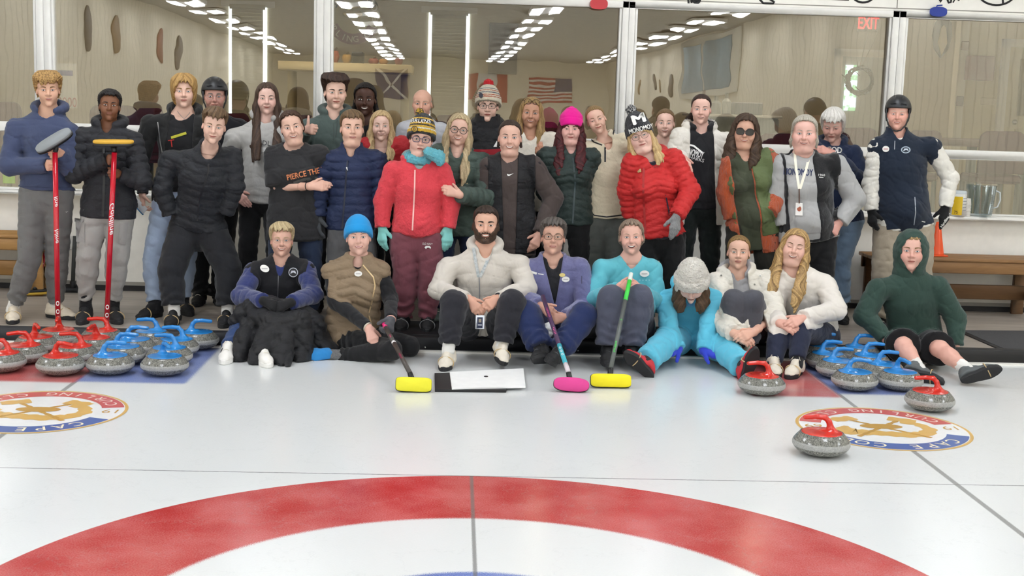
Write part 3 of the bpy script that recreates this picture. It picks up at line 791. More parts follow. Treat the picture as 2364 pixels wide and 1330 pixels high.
def head_grid_world(k, hp):
    F = head_field(hp)
    n0 = k.ih(k.N); 
    F.cone((0, -.020, -.060), n0, .047 * hp.get('nk', 1.), .052 * hp.get('nk', 1.), .03)
    for i in (0, 1):
        s0 = k.ih(lerp(k.N, k.sh[i], .75)); F.cone(n0 + (0, -.01, -.005), s0, .045, .045, .05)
    c = k.ih(k.N - k.u * .09); F.cone(n0, c, .06, .10, .05, k.R.T @ k.f, .6)
    return F

def beanie(k, o):
    zb = o.get('zb', .045); g = o.get('g', .012); ht = o.get('ht', .02); slope = o.get('slope', .32)
    F = Field((-.12, -.14, -.06), (.12, .125, .22), .0042)
    F.ell((0, -.012, .034 + ht * .5), (.0745 + g, .0945 + g, .084 + g + ht * .5), 0); F.ell((0, .030, .045), (.061 + g, .060 + g, .05), .03); F.ell((0, -.03, 0), (.072 + g, .078 + g, .07), .03)
    if o.get('peak'): F.cone((o.get('peakx', 0), -.02, .085 + ht), (o.get('peakx', 0), -.02, .118 + ht + o['peak']), .07, .026, .07)
    sl, X, Y, Z = F.all()
    if o.get('puff'): F.d -= (o['puff'] * np.sin(np.arctan2(X, Y) * 9) * smst(.06, .12, Z)).astype(np.float32)
    cuf = o.get('cuff', .05); zz = Z - slope * (Y - .08)
    if cuf: F.d -= (o.get('cufft', .007) * (smst(zb - .001, zb + .004, zz) - smst(zb + cuf - .004, zb + cuf + .003, zz))).astype(np.float32)
    if o.get('fur'): F.noise(o['fur'], .022, 4); F.noise(o['fur'] * .6, .011, 7)
    F.d -= (o.get('rib', .0008) * np.sin(np.arctan2(X, Y) * 60)).astype(np.float32)
    F._mix(sl, ((zb + slope * (Y - .08) - Z) * .9 + 0 * F.d).astype(np.float32), .006, 'i')
    for b in o.get('blobs', []): F.ell(b[:3], b[3:6], .02)
    return F

def glasses(k, o, F):
    """wire or plastic frames: rims, bridge, temples (one frame mesh) and lenses"""
    X = k.hd; t = o.get('t', .0020); hw, hh = o.get('hw', .0255), o.get('hh', .0205); pw = o.get('pow', 2.6); dz = o.get('dz', -.002); dy = o.get('dy', .108)
    mb = MB(); lens = MB(); m = o['m']; an = np.linspace(0, 2 * math.pi, 29)[:-1]
    for s in (-1, 1):
        c = np.cos(an); sn = np.sin(an); x = np.sign(c) * np.abs(c) ** (2 / pw) * hw; z = np.sign(sn) * np.abs(sn) ** (2 / pw) * hh
        if o.get('cat'): z = z + o['cat'] * (x * s / hw) * (sn > -.2)
        p = np.column_stack([x + s * .0335, dy - 6. * (x + s * .0335) ** 2, z + dz])
        mb.add(*tube(X(p), t, 6, closed=True), m)
        ctr = X(np.array([[s * .0335, dy - .006, dz]])); v = np.concatenate([X(p), ctr]); n = len(p)
        lens.add(v, np.array([[n, i, (i + 1) % n] for i in range(n)]), o['lens'])
        mb.add(*tube(X(np.array([(s * (.0335 + hw), dy - 6 * (.0335 + hw) ** 2, dz + .005), (s * .070, .060, dz + .006), (s * .0785, .0, dz + .004)])), t * .9, 6), m)
    mb.add(*tube(X(np.array([(-.0335 + hw, dy, dz + .004), (0, dy + .002, dz + .007), (.0335 - hw, dy, dz + .004)])), t, 6), m)
    return mb, lens

def px_hit(F, pts, Y):
    d = np.array([ray(x, y) for x, y in pts]); Yc = Y / d[:, 1].mean(); t = F.hit(CAM, d, Yc - .75, Yc + .5, int(1.25 / (F.vs * .8)))
    if np.isnan(t).all(): return None
    good = ~np.isnan(t); med = np.median(t[good])
    bad = ~good | (np.abs(t - med) > .22)
    if bad.any():
        ii = np.where(~bad)[0]
        for j in np.where(bad)[0]: t[j] = t[ii[np.abs(ii - j).argmin()]] if len(ii) else med
    return d, t
def dense(pts, step=4.):
    out = [np.asarray(pts[0], float)]
    for a, b in zip(pts[:-1], pts[1:]):
        a = np.asarray(a, float); b = np.asarray(b, float); n = max(1, int(np.linalg.norm(b - a) / step))
        out += [lerp(a, b, (i + 1) / n) for i in range(n)]
    return np.array(out)

def decal(F, Y, dc):
    """marks that lie on a garment: strips, discs, outlines, lettering (authored where the photo shows them, cast on to the cloth)"""
    kind = dc[0]; m = dc[-2] if isinstance(dc[-1], dict) else dc[-1]; o = dc[-1] if isinstance(dc[-1], dict) else {}
    lift = o.get('lift', .0035); mb = MB(); th = o.get('thick', 0)
    if kind == 'strip':
        p = dense(dc[1]); w = dc[2]; tg = np.gradient(p, axis=0); nn = np.column_stack([-tg[:, 1], tg[:, 0]]); nn /= np.maximum(np.linalg.norm(nn, axis=1, keepdims=True), 1e-6)
        w = np.linspace(w[0], w[1], len(p))[:, None] if hasattr(w, '__len__') else w
        rows = [p - nn * w / 2, p, p + nn * w / 2]; r = px_hit(F, np.concatenate(rows), Y)
        if r is None: return None
        d, t = r; n = len(p); t = t.reshape(3, n); t[:] = np.minimum(t, t[1:2] + .012)
        if n > 5: t[:] = np.stack([np.convolve(np.pad(q, 2, 'edge'), np.ones(5) / 5, 'valid') for q in t])
        lf = np.array([lift, lift + o.get('crown', .001), lift])[:, None]
        v = CAM + d * (t - lf).reshape(-1, 1); i = np.arange(n - 1)
        q = np.concatenate([np.stack([a * n + i, a * n + i + 1, (a + 1) * n + i + 1, (a + 1) * n + i], 1) for a in (0, 1)])
        mb.add(v, q, m); 
        return mb
    if kind in ('poly', 'disc'):
        if kind == 'disc':
            an = np.linspace(0, 2 * math.pi, 25)[:-1]; ro = rad(o.get('rot', 0)); ex = dc[2][0] * np.cos(an); ey = dc[2][1] * np.sin(an)
            p = np.column_stack([dc[1][0] + ex * math.cos(ro) - ey * math.sin(ro), dc[1][1] + ex * math.sin(ro) + ey * math.cos(ro)])
        else: p = dense(list(dc[1]) + [dc[1][0]], 6)[:-1]
        c = p.mean(0); allp = np.concatenate([[c], lerp(c, p, .5), p]); r = px_hit(F, allp, Y)
        if r is None: return None
        d, t = r
        if o.get('flat', kind == 'disc'):
            A = np.column_stack([allp - c, np.ones(len(allp))]); t = A @ np.linalg.lstsq(A, t, rcond=None)[0] * 1.0; t = t - max(0., float((A @ np.linalg.lstsq(A, r[1], rcond=None)[0] - r[1]).max())) * (kind == 'disc')
        n = len(p); v = CAM + d * (t - lift)[:, None]; i = np.arange(n); j = (i + 1) % n
        f = [np.stack([0 * i, 1 + i, 1 + j], 1), np.stack([1 + i, 1 + n + i, 1 + n + j, 1 + j], 1)]
        if th:
            b = CAM + d[1 + n:] * (t[1 + n:] - lift + th)[:, None]; v = np.concatenate([v, b]); f.append(np.stack([1 + n + i, 1 + 2 * n + i, 1 + 2 * n + j, 1 + n + j], 1))
        mb.add(v, f, m, smooth=not th); return mb
    if kind == 'text':
        s, (cx, cy), hpx = dc[1], dc[2], dc[3]; v2, f2 = text2d(s, o.get('bold', 0), o.get('shear', 0)); v2, f2 = subdiv(v2, f2); fat = o.get('fat', 0)
        if fat: n_ = len(v2); f2 = np.concatenate([f2 + n_ * i for i in range(5)]); v2 = np.concatenate([v2 + fat * V3(dx, dy, 0)[:2] for dx, dy in ((0, 0), (1, 0), (-1, 0), (0, .6), (0, -.6))])
        wd = o.get('w')
        if wd: v2[:, 0] *= wd / hpx / (v2[:, 0].max() - v2[:, 0].min())
        if o.get('arc'):
            R_ = o['arc'] / hpx; a = v2[:, 0] / R_; rr_ = R_ + v2[:, 1]; v2 = np.column_stack([rr_ * np.sin(a), rr_ * np.cos(a) - R_]) if R_ > 0 else np.column_stack([(-R_ - v2[:, 1]) * np.sin(-a), -((-R_ - v2[:, 1]) * np.cos(a)) - R_])
        ro = rad(o.get('rot', 0)); x = v2[:, 0] * hpx; y = -v2[:, 1] * hpx
        p = np.column_stack([cx + x * math.cos(ro) - y * math.sin(ro), cy + x * math.sin(ro) + y * math.cos(ro)])
        r = px_hit(F, p, Y)
        if r is None: return None
        d, t = r
        # smooth depth over the word so letters bridge small folds
        A = np.column_stack([p - p.mean(0), ((p - p.mean(0)) ** 2)[:, 0], np.ones(len(p))]); tf = A @ np.linalg.lstsq(A, t, rcond=None)[0]
        t = np.minimum(tf, t) - lift if not o.get('tight') else t - lift
        mb.add(CAM + d * t[:, None], f2, m, smooth=False); return mb

def build_person(sp, seed):
    """pure geometry: list of (key, part name, MB, parent key, label)"""
    k = skeleton(sp); out = []; fields = {}; hp = sp['face']; M = sp['mats']; Y0 = sp['Y']
    # ---------------- body (one mesh: head, trunk, limbs, hands)
    body = MB(); HF = head_grid_world(k, hp); v, q = HF.mesh()
    fl = np.zeros(len(v))
    for c, r, a in (((.043, .06, -.030), .026, .55), ((0, .103, -.03), .016, .22), ((.08, -.005, -.012), .03, .5), ((0, .07, -.105), .025, .08)):
        for s in (-1, 1): fl += a * np.exp(-(((v - V3(s * c[0], c[1], c[2])) / r) ** 2).sum(1))
    body.add(k.hd(v), q, M['skin'], flush=np.clip(fl, 0, 1)); head_face(HF, hp, body, k.hd, M)
    B = Field(*bbox([k.N, k.Hc, *k.sh, *k.el, *k.wr, *k.hips, *k.kn, *k.an], .17), .012 if not sp.get('bare') else .0085)
    torso(B, k, -.012, .06, kk=.04); arms(B, k, -.008); legs(B, k, -.004, rr=(.080, .056, .054, .036) if sp.get('bare') else (.074, .050, .046, .022)); B.cone(k.N - k.u * .02, k.hd((0, -.02, -.05)), .047 * k.s, .043 * k.s, .02)
    for i in (0, 1):
        d = unit(k.toe[i] - k.an[i]); B.cone(k.an[i] - V3(0, 0, .01), k.an[i] + d * .04 - V3(0, 0, .03), .020, .018, .02)
    if sp.get('bare'): B.noise(.0012, .06, seed)
    v, q = B.mesh(); body.add(v, q, M['skin'], flush=np.full(len(v), .12))
    for c in 'lr':
        h = sp.get('h' + c)
        if not h: continue
        i = 'lr'.index(c); w = k.wr[i]; sc = sp.get('hsc', 1.) * min(1., k.s * 1.02); off = V3(*h.get('off', (0, 0, 0)))
        def hf(e):
            F = Field(w + off - .19 * sc, w + off + .19 * sc, .0034); hand_prims(F, w + off, V3(*h['d']), V3(*h['n']), c, h.get('curl', .35), h.get('spread', .12), h.get('thumb', .4), sc, e)
            d = unit(w - k.el[i]); F.cone(w + off * 0 - d * .08, w + off, .030 * sc + e, .024 * sc + e, .02, np.cross(unit(h['d']), unit(h['n'])) if 0 else None); return F
        g = h.get('glove')
        if not g or h.get('palmskin'):
            v, q = hf(0).mesh(); body.add(v, q, M['skin'], flush=np.full(len(v), .35))
        if g:
            F = hf(.0035 if not h.get('mitt') else .007)
            if h.get('mitt'):
                d = unit(h['d']); F.cone(w + d * .02, w + d * .15, .046, .036, .03, unit(h['n']), .55)
            v, q = F.mesh(); mb = MB().add(v, q, g); out.append(('glove' + c, h.get('gname', 'glove'), mb, None, h.get('glabel'))); fields['glove' + c] = F
    if sp.get('beard'):
        bo = sp['beard']; G = head_field(hp); sl, X, Y, Z = G.all(); rs = seed
        zt = np.interp(np.abs(X), [0, .022, .03, .045, .06, .075], [-.046, -.047, -.052, -.040, -.018, .02])
        reg = np.maximum(Z - zt - .003 * np.sin(X * 400), (-.02 - Y)); reg = np.maximum(reg, -.118 - Z - .0 * X)
        G.d = np.maximum(G.d - bo.get('t', .0045) + .0010 * np.sin(X * 700 + 3 * np.sin(Z * 300)) * np.sin(Z * 500), reg + 0 * G.d).astype(np.float32)
        G.ell((0, .095, -.064), (.027, .03, .0115), .004, op='s'); G.ell((0, .098, -.082), (.008, .02, .006), .004, op='s')
        v, q = G.mesh(); out.append(('beard', 'beard', MB().add(k.hd(v), q, M['beard'], strand=np.random.RandomState(3).rand(len(v))), None, None))
    out.insert(0, ('body', 'body', body, None, None))
    # ---------------- hair
    if sp.get('hair'):
        v, q, at = hair_mesh(sp['hair'], seed)
        out.append(('hair', 'hair', MB().add(k.hd(v), q, M['hair'], strand=at), None, None))
    # ---------------- clothes
    wear = sorted(sp['wear'], key=lambda g: g[0] != 'pants'); under = []
    if not any(g[0] == 'socks' for g in wear) and sp.get('sock', 1): wear.append(('socks', 'sock', M['sock'], {}))
    for gi, g in enumerate(wear):
        kind, name, mat, o = g[:4]; key = o.get('key', name)
        if kind == 'top':
            F, G = garment_top(k, {**sp.get('shape', {}), **o}, seed + gi * 11, under, name); under.append(F); v, q = F.mesh(); mb = MB().add(v, q, mat)
            if o.get('bands'):   # colour-blocked cloth by height
                pass
            if G is not None: v, q = G.mesh(); mb.add(v, q, mat)
            fields[key] = F
            if G is not None: fields[key + '_hood'] = G
            out.append((key, name, mb, None, o.get('label')))
        elif kind == 'pants':
            F = garment_pants(k, o, seed + gi * 7); under.append(F); v, q = F.mesh(); fields[key] = F
            out.append((key, name, MB().add(v, q, mat), None, o.get('label')))
        elif kind == 'shoes':
            for i in o.get('which', (0, 1)):
                p = shoe_parts(k, i, o); kk = f'shoe{i}'
                out.append((kk, name, MB().add(*p['upper'], mat), None, o.get('label')))
                out.append((kk + 's', 'sole', MB().add(*p['sole'], o['solem'], smooth=False), kk, None))
                if 'lace' in p:
                    mb = MB(); [mb.add(*x, o['lacem']) for x in p['lace']]; out.append((kk + 'l', 'laces', mb, kk, None))
                if 'band' in p: out.append((kk + 'b', 'elastic_band', MB().add(*p['band'], o['bandm']), kk, None))
        elif kind == 'socks':
            mb = MB()
            for i in (0, 1):
                d = unit(k.kn[i] - k.an[i]); F = Field(*bbox([k.an[i], k.an[i] + d * .12], .08), .006); F.cone(k.an[i] - d * .03, k.an[i] + d * o.get('h', .11), .042, .043, 0, clip=[(k.an[i] + d * o.get('h', .11), d)]); F.noise(.0015, .03, 4)
                v, q = F.mesh(); out.append((f'sock{i}', name, MB().add(v, q, mat), None, None))
        elif kind == 'beanie':
            F = beanie(k, o); v, q = F.mesh()
            mb = MB(); st = o.get('stripes')
            if st:
                zc = (v[q].mean(1)[:, 2] - o.get('slope', .32) * .6 * (v[q].mean(1)[:, 1] - .08)); prev = -9
                for z1, mm in st:
                    sel = (zc >= prev) & (zc < z1); prev = z1
                    if sel.any():
                        ids, inv = np.unique(q[sel], return_inverse=True); mb.add(k.hd(v[ids]), inv.reshape(-1, 4), mm)
            else: mb.add(k.hd(v), q, mat)
            out.append((key, name, mb, None, o.get('label')))
            W_ = Field(*bbox([k.hd((0, 0, .06))], .22), .006); g_ = np.stack(np.meshgrid(*[W_.lo[i] + W_.vs * np.arange(W_.sh[i]) for i in range(3)], indexing='ij'), -1)
            W_.d = F.at(k.ih(g_.reshape(-1, 3))).reshape(W_.sh).astype(np.float32) * k.s; fields[key] = W_
            if o.get('pom'):
                c = V3(*o['pom'][:3]); r = o['pom'][3]; rs = np.random.RandomState(seed); pm = MB(); mats = o['pommat'] if isinstance(o['pommat'], list) else [o['pommat']]
                S = Field(c - r * 1.6, c + r * 1.6, r * .10); S.ell(c, (r, r, r), 0); S.noise(r * .10, r * .38, 5); S.noise(r * .06, r * .2, 8); v, q = S.mesh(); 
                if len(mats) == 1: pm.add(k.hd(v), q, mats[0])
                else:
                    gsel = (np.sin(v[q].mean(1)[:, 0] * 260) * np.sin(v[q].mean(1)[:, 1] * 290 + 1) * np.sin(v[q].mean(1)[:, 2] * 250) > 0)
                    for mm, sel in zip(mats, (gsel, ~gsel)):
                        ids, inv = np.unique(q[sel], return_inverse=True); pm.add(k.hd(v[ids]), inv.reshape(-1, 4), mm)
                for _ in range(150):
                    dv = unit(rs.randn(3)); p = c + dv * r * .8; e_ = c + unit(dv + .25 * rs.randn(3)) * r * 1.22
                    pm.add(*tube(k.hd(np.array([p, lerp(p, e_, .6), e_])), [.0030, .0028, .0014], 4), mats[_ % len(mats)])
                out.append((key + 'p', 'pom_pom', pm, key, None))
        elif kind == 'helmet':
            F = Field((-.13, -.15, -.05), (.13, .145, .19), .0042); F.ell((0, -.012, .040), (.102, .125, .115), 0)
            sl, X, Y, Z = F.all(); zl = np.interp(Y, [-.12, -.06, -.01, .04, .12], [-.015, -.02, .012, .045, .050]); F._mix(sl, ((zl - Z) * .9 + 0 * F.d).astype(np.float32), .006, 'i')
            F.ell((0, -.012, .025), (.088, .110, .095), .004, op='s')
            for s in (-1, 1):
                F.cone((s * .022, .10, .078), (s * .058, .08, .073), .0045, .0045, .003, op='s'); F.cone((s * .03, .07, .125), (s * .035, .0, .15), .005, .005, .003, op='s')
            v, q = F.mesh(); out.append((key, name, MB().add(k.hd(v), q, mat), None, o.get('label')))
            mb = MB()
            for s in (-1, 1):
                mb.add(*tube(k.hd(np.array([(s * .088, .045, .04), (s * .084, .03, -.03), (s * .066, .035, -.085), (s * .03, .05, -.125), (0, .055, -.133)])), .0055, 6, flat=.4), mat)
                mb.add(*tube(k.hd(np.array([(s * .09, -.05, .01), (s * .086, -.01, -.03), (s * .080, .02, -.055)])), .005, 6, flat=.4), mat)
            out.append((key + 's', 'chin_strap', mb, key, None))
        elif kind == 'glasses':
            mb, ln = glasses(k, o, HF); out.append((key, name, mb, None, o.get('label'))); out.append((key + 'l', 'lenses', ln, key, None))
        elif kind == 'tube':   # cords, cables, straps: points in head-local or world
            mb = MB(); pts = np.array([k.hd(p) for p in o['pts']]) if o.get('loc', 'head') == 'head' else np.array(o['pts'])
            mb.add(*tube(pts, o['r'], 8, closed=o.get('closed', False), flat=o.get('flat', 1.)), mat); out.append((key, name, mb, o.get('on'), o.get('label')))
        elif kind == 'wrist':  # watch, bracelet, hair tie
            i = o['i']; w = k.wr[i]; d = unit(w - k.el[i]); c = w - d * o.get('back', .02); a = unit(np.cross(d, V3(0, 0, 1))); b = np.cross(d, a); an = np.linspace(0, 2 * math.pi, 21)[:-1]
            R_ = o.get('R', .032); mb = MB().add(*tube([c + R_ * (a * math.cos(x) + b * math.sin(x)) for x in an], o.get('r', .006), 6, closed=True), mat)
            if o.get('face'):
                n = unit(unit(CAM - c) - d * (unit(CAM - c) @ d)); s = np.cross(n, d); v, f = rbox((-.018, -.018, 0), (.018, .018, .012), .004); mb.add(c + n * .030 + v @ np.column_stack([d, s, n]).T, f, o['face'])
            out.append((key, name, mb, None, o.get('label')))
        elif kind == 'card':   # hanging identity card
            c = atY(o['at'][0], o['at'][1], Y0 + o['at'][2]); w, h = o['w'] / 2, o['h'] / 2
            out.append((key, name, MB().add(*xf(rbox((-w, -.002, -h), (w, .002, h), .002), None, c), mat), None, o.get('label')))
            pm = MB().add(*xf(box((-w * .62, -.0035, -h * .80), (w * .62, -.0022, h * .72)), None, c), o['print'], smooth=False); out.append((key + 'p', 'badge_print', pm, key, None))
            pm = MB().add(*xf(box((-w * .3, -.0045, -.0), (w * .3, -.0036, h * .5)), None, c), plain('#9a8f7c'), smooth=False).add(*xf(box((-w * .45, -.0045, -h * .45), (w * .45, -.0036, -h * .32)), None, c), plain('#cfd3dc'), smooth=False); out.append((key + 'q', 'badge_picture', pm, key, None))
        elif kind == 'scarf':
            F = Field(*bbox([k.N, k.O], .2), .007); pr = None
            for a in np.linspace(0, 2 * math.pi, 17):
                p = k.N + k.r * math.sin(a) * .080 + k.f * (math.cos(a) * .070 + .01) + V3(0, 0, .028 - .012 * math.cos(a))
                if pr is not None: F.cone(pr, p, .034, .034, .01)
                pr = p
            for b_ in o.get('tails', []):
                for p0, p1 in zip(b_[:-1], b_[1:]): F.cone(atY(p0[0], p0[1], Y0 + p0[2]), atY(p1[0], p1[1], Y0 + p1[2]), p0[3], p1[3], .015)
            sl, X, Y, Z = F.all(); F.d += (.006 * np.sin(X * 170 + Z * 120) * np.sin(Z * 190 - X * 60 + Y * 100)).astype(np.float32)
            v, q = F.mesh(); fields[key] = F; out.append((key, name, MB().add(v, q, mat), None, o.get('label')))
        elif kind == 'blob':   # free-form cloth: list of (x,y,dy,r) chains in photo coordinates
            pts = [atY(p[0], p[1], Y0 + p[2]) for ch in o['ch'] for p in ch]; F = Field(*bbox(pts, .2), o.get('vs', .009))
            for ch in o['ch']:
                for a, b in zip(ch[:-1], ch[1:]): F.cone(atY(a[0], a[1], Y0 + a[2]), atY(b[0], b[1], Y0 + b[2]), a[3], b[3], o.get('k', .03))
            if o.get('floor') is not None: F.plane((0, 0, o['floor']), (0, 0, -1), .01)
            w_ = o.get('wr', (.006, .09)); F.noise(w_[0], w_[1], seed); F.noise(w_[0] * .5, w_[1] * .4, seed + 2)
            if o.get('quilt'):
                sl, X, Y, Z = F.all(); F.d -= (o['quilt'][1] * (np.sqrt(np.abs(np.sin(math.pi * (Z + .35 * X + .2 * Y) / o['quilt'][0]))) - .6)).astype(np.float32)
            v, q = F.mesh(); fields[key] = F; out.append((key, name, MB().add(v, q, mat), None, o.get('label')))
    # ---------------- marks on the clothes
    fields['face'] = None
    for dc in sp.get('marks', []):
        on, name = dc[0], dc[1]; F = fields.get(on)
        if F is None: continue
        mb = decal(F, k.Hc[1] if not dc[0].startswith('beanie') else k.O[1], dc[2:])
        if mb is None: print('missed mark', sp['label'], name); continue
        out.append((None, name, mb, on.replace('_hood', ''), None))
    base = V3(float(k.Hc[0]), float(k.Hc[1]), k.G)
    return out, base

def emit_person(sp, res):
    out, base = res; e = empty('person', base, sp['label'], 'person', sp.get('group')); ob = {}; merged = {}
    # marks of the same name on the same garment become one part
    order = []
    for key, name, mb, par, lab in out:
        if key is None:
            kk = (par, name)
            if kk in merged:
                m0 = merged[kk]
                for v, (q, i, sm) in zip([None] * 0, []): pass
                off = m0.n; idx = [m0.mi(m) for m in mb.mats]; m0.f += [(q + off, idx[i], sm) for q, i, sm in mb.f]; m0.v += mb.v; m0.n += mb.n; continue
            merged[kk] = mb
        order.append((key, name, mb, par, lab))
    for key, name, mb, par, lab in order:
        if not mb.f: continue
        o = mb.build(name, parent=ob.get(par, e), org=base)
        if par in ob: pass
        if lab: o['label'] = lab
        if key: ob[key] = o
    return e
SK = lambda c, **k: skinm(c, **k)
def fairer(h):
    # fair complexions a step lighter and less saturated; deep ones stay
    c = np.array([int(h[i:i + 2], 16) / 255 for i in (1, 3, 5)])
    if c[0] < .7: return tuple(c)
    c = c + (1 - c) * np.array([.13, .14, .14]); l = c @ [.3, .6, .1]; return tuple(np.clip(l + (c - l) * .92, 0, 1))
def mats(skin='#e3b79b', hair=('#2a1c14', '#5a4030'), iris='#4a6478', brow=None, lip='#b8685c', **k):
    skin = fairer(skin)
    d = dict(skin=skinm(skin, k.get('flush', '#d07a68'), k.get('fl', .5) * .8), hair=hairm(*hair), sclera=plain('#e6deda', .35, name='sclera'), iris=plain(iris, .25, name='iris'), pupil=plain('#0c0a0a', .2, name='pupil'),
             lash=plain(k.get('lash', '#241a17'), .7, name='lash'), lid=plain(k.get('lid', '#a06a58'), .7, name='lid'), brow=plain(brow or hair[0], .8, name='brow'), lip=plain(lip, .45, name='lip'), lipline=plain(k.get('lipline', '#6e3a36'), .7, name='lipline'),
             mouth=plain('#3a1414', .7, name='mouth'), teeth=plain('#f2ece2', .3, name='teeth'), sock=fabric('#1d1d20'))
    if 'beard' in k: d['beard'] = hairm(*k['beard'])
    return d
# ------------------------------------------------------------------ setting
YW = 10.5
class NT:
    """tiny helper for node arithmetic"""
    def __init__(s, nt): s.nt = nt
    def m(s, op, a, b=None, c=None, clamp=False):
        n = s.nt.nodes.new('ShaderNodeMath'); n.operation = op; n.use_clamp = clamp
        for i, x in enumerate((a, b, c)):
            if x is None: continue
            if isinstance(x, (int, float)): n.inputs[i].default_value = x
            else: s.nt.links.new(x, n.inputs[i])
        return n.outputs[0]
    def mixc(s, f, a, b):
        n = s.nt.nodes.new('ShaderNodeMix'); n.data_type = 'RGBA'
        for k, x in (('Factor', f), ('A', a), ('B', b)):
            if isinstance(x, str): n.inputs[k].default_value = srgb(x)
            elif isinstance(x, (int, float)): n.inputs[k].default_value = x
            else: s.nt.links.new(x, n.inputs[k])
        return n.outputs['Result']
    def noise(s, vec, scale, detail=3., rough=.5):
        n = s.nt.nodes.new('ShaderNodeTexNoise'); n.inputs['Scale'].default_value = scale; n.inputs['Detail'].default_value = detail; n.inputs['Roughness'].default_value = rough
        s.nt.links.new(vec, n.inputs['Vector']); return n.outputs[0]
    def step(s, x, e, w):   # 0 below e, 1 above
        n = s.nt.nodes.new('ShaderNodeMapRange'); n.interpolation_type = 'SMOOTHSTEP'; n.inputs['From Min'].default_value = e - w; n.inputs['From Max'].default_value = e + w
        s.nt.links.new(x, n.inputs['Value']); return n.outputs[0]
    def band(s, x, a, b, w): return s.m('MULTIPLY', s.step(x, a, w), s.m('SUBTRACT', 1., s.step(x, b, w)))

TEE = (0.108, 3.88)
def ice_material():
    m, nt, b = _new('rink_ice'); q = NT(nt)
    tc = nt.nodes.new('ShaderNodeTexCoord'); sp = nt.nodes.new('ShaderNodeSeparateXYZ'); nt.links.new(tc.outputs['Object'], sp.inputs[0])
    X, Y = sp.outputs[0], sp.outputs[1]; O = tc.outputs['Object']
    fine = q.m('SUBTRACT', q.noise(O, 260., 2.), .5); mid = q.m('SUBTRACT', q.noise(O, 40., 4.), .5)
    cl = q.noise(O, 3.2, 4.); g = q.noise(O, 120., 3.); f1 = q.noise(O, 150., 3., .75)
    base = q.mixc(q.noise(O, .8, 5.), '#d9dbda', '#dfe1e0')
    dx = q.m('SUBTRACT', X, TEE[0]); dy = q.m('SUBTRACT', Y, TEE[1])
    r = q.m('SQRT', q.m('ADD', q.m('MULTIPLY', dx, dx), q.m('MULTIPLY', dy, dy)))
    rj = q.m('ADD', r, q.m('MULTIPLY', fine, .07))
    speck = q.m('ADD', q.m('MULTIPLY', q.m('SUBTRACT', f1, .5), 1.9), q.m('ADD', .34, q.m('MULTIPLY', q.m('SUBTRACT', cl, .5), 1.7)), clamp=True)
    red = q.mixc(speck, '#b12f2f', '#d07775'); blue = q.mixc(speck, '#5066ad', '#93a2d2')
    ringm = q.m('MULTIPLY', q.step(rj, 1.222, .012), q.m('SUBTRACT', 1., q.step(r, 1.829, .003)))
    col = q.mixc(ringm, base, red)
    col = q.mixc(q.m('SUBTRACT', 1., q.step(rj, .612, .012)), col, blue)
    # lines frozen in the ice: centre line inside the house, back line, sheet dividers
    xj = q.m('ADD', dx, q.m('MULTIPLY', fine, .010))
    lc = q.m('MULTIPLY', q.band(xj, -.008, .008, .004), q.m('SUBTRACT', 1., q.step(Y, TEE[1] + 1.83, .004)))
    col = q.mixc(q.m('MULTIPLY', lc, .75), col, '#6d6c6a')
    yj = q.m('ADD', dy, q.m('MULTIPLY', mid, .006)); lb = q.band(yj, 1.826, 1.834, .003)
    col = q.mixc(q.m('MULTIPLY', lb, .8), col, '#4a4a4c')
    for off in (-2.335, 2.293):
        xo = q.m('ADD', q.m('SUBTRACT', dx, off), q.m('MULTIPLY', fine, .012)); ld = q.band(xo, -.014, .014, .004)
        col = q.mixc(q.m('MULTIPLY', ld, .8), col, q.mixc(f1, '#4c4b49', '#9a9997'))
    # painted stone parking carpets
    for x0, x1, y0, cA in ((-3.4, -2.222, 7.47, red), (-2.222, -1.58, 7.50, blue), (1.845, 2.39, 7.50, red), (2.40, 2.90, 7.60, blue)):
        mm = q.m('MULTIPLY', q.band(q.m('ADD', X, q.m('MULTIPLY', fine, .10)), x0, x1, .012), q.step(q.m('ADD', Y, q.m('MULTIPLY', fine, .16)), y0, .03))
        col = q.mixc(q.m('MULTIPLY', mm, q.m('ADD', .55, q.m('MULTIPLY', cl, .7), clamp=True)), col, cA)
    # faint skid marks and frost
    sc = q.m('MULTIPLY', q.band(q.noise(O, 1.7, 6., .62), .495, .502, .004), .10); col = q.mixc(sc, col, '#a9adad')
    nt.links.new(col, b.inputs['Base Color'])
    b.inputs['Roughness'].default_value = .17; b.inputs['Specular IOR Level'].default_value = .42
    bp = nt.nodes.new('ShaderNodeBump'); bp.inputs['Strength'].default_value = .10; bp.inputs['Distance'].default_value = .004
    nt.links.new(q.m('ADD', g, q.m('MULTIPLY', cl, .6)), bp.inputs['Height']); nt.links.new(bp.outputs[0], b.inputs['Normal'])
    return m
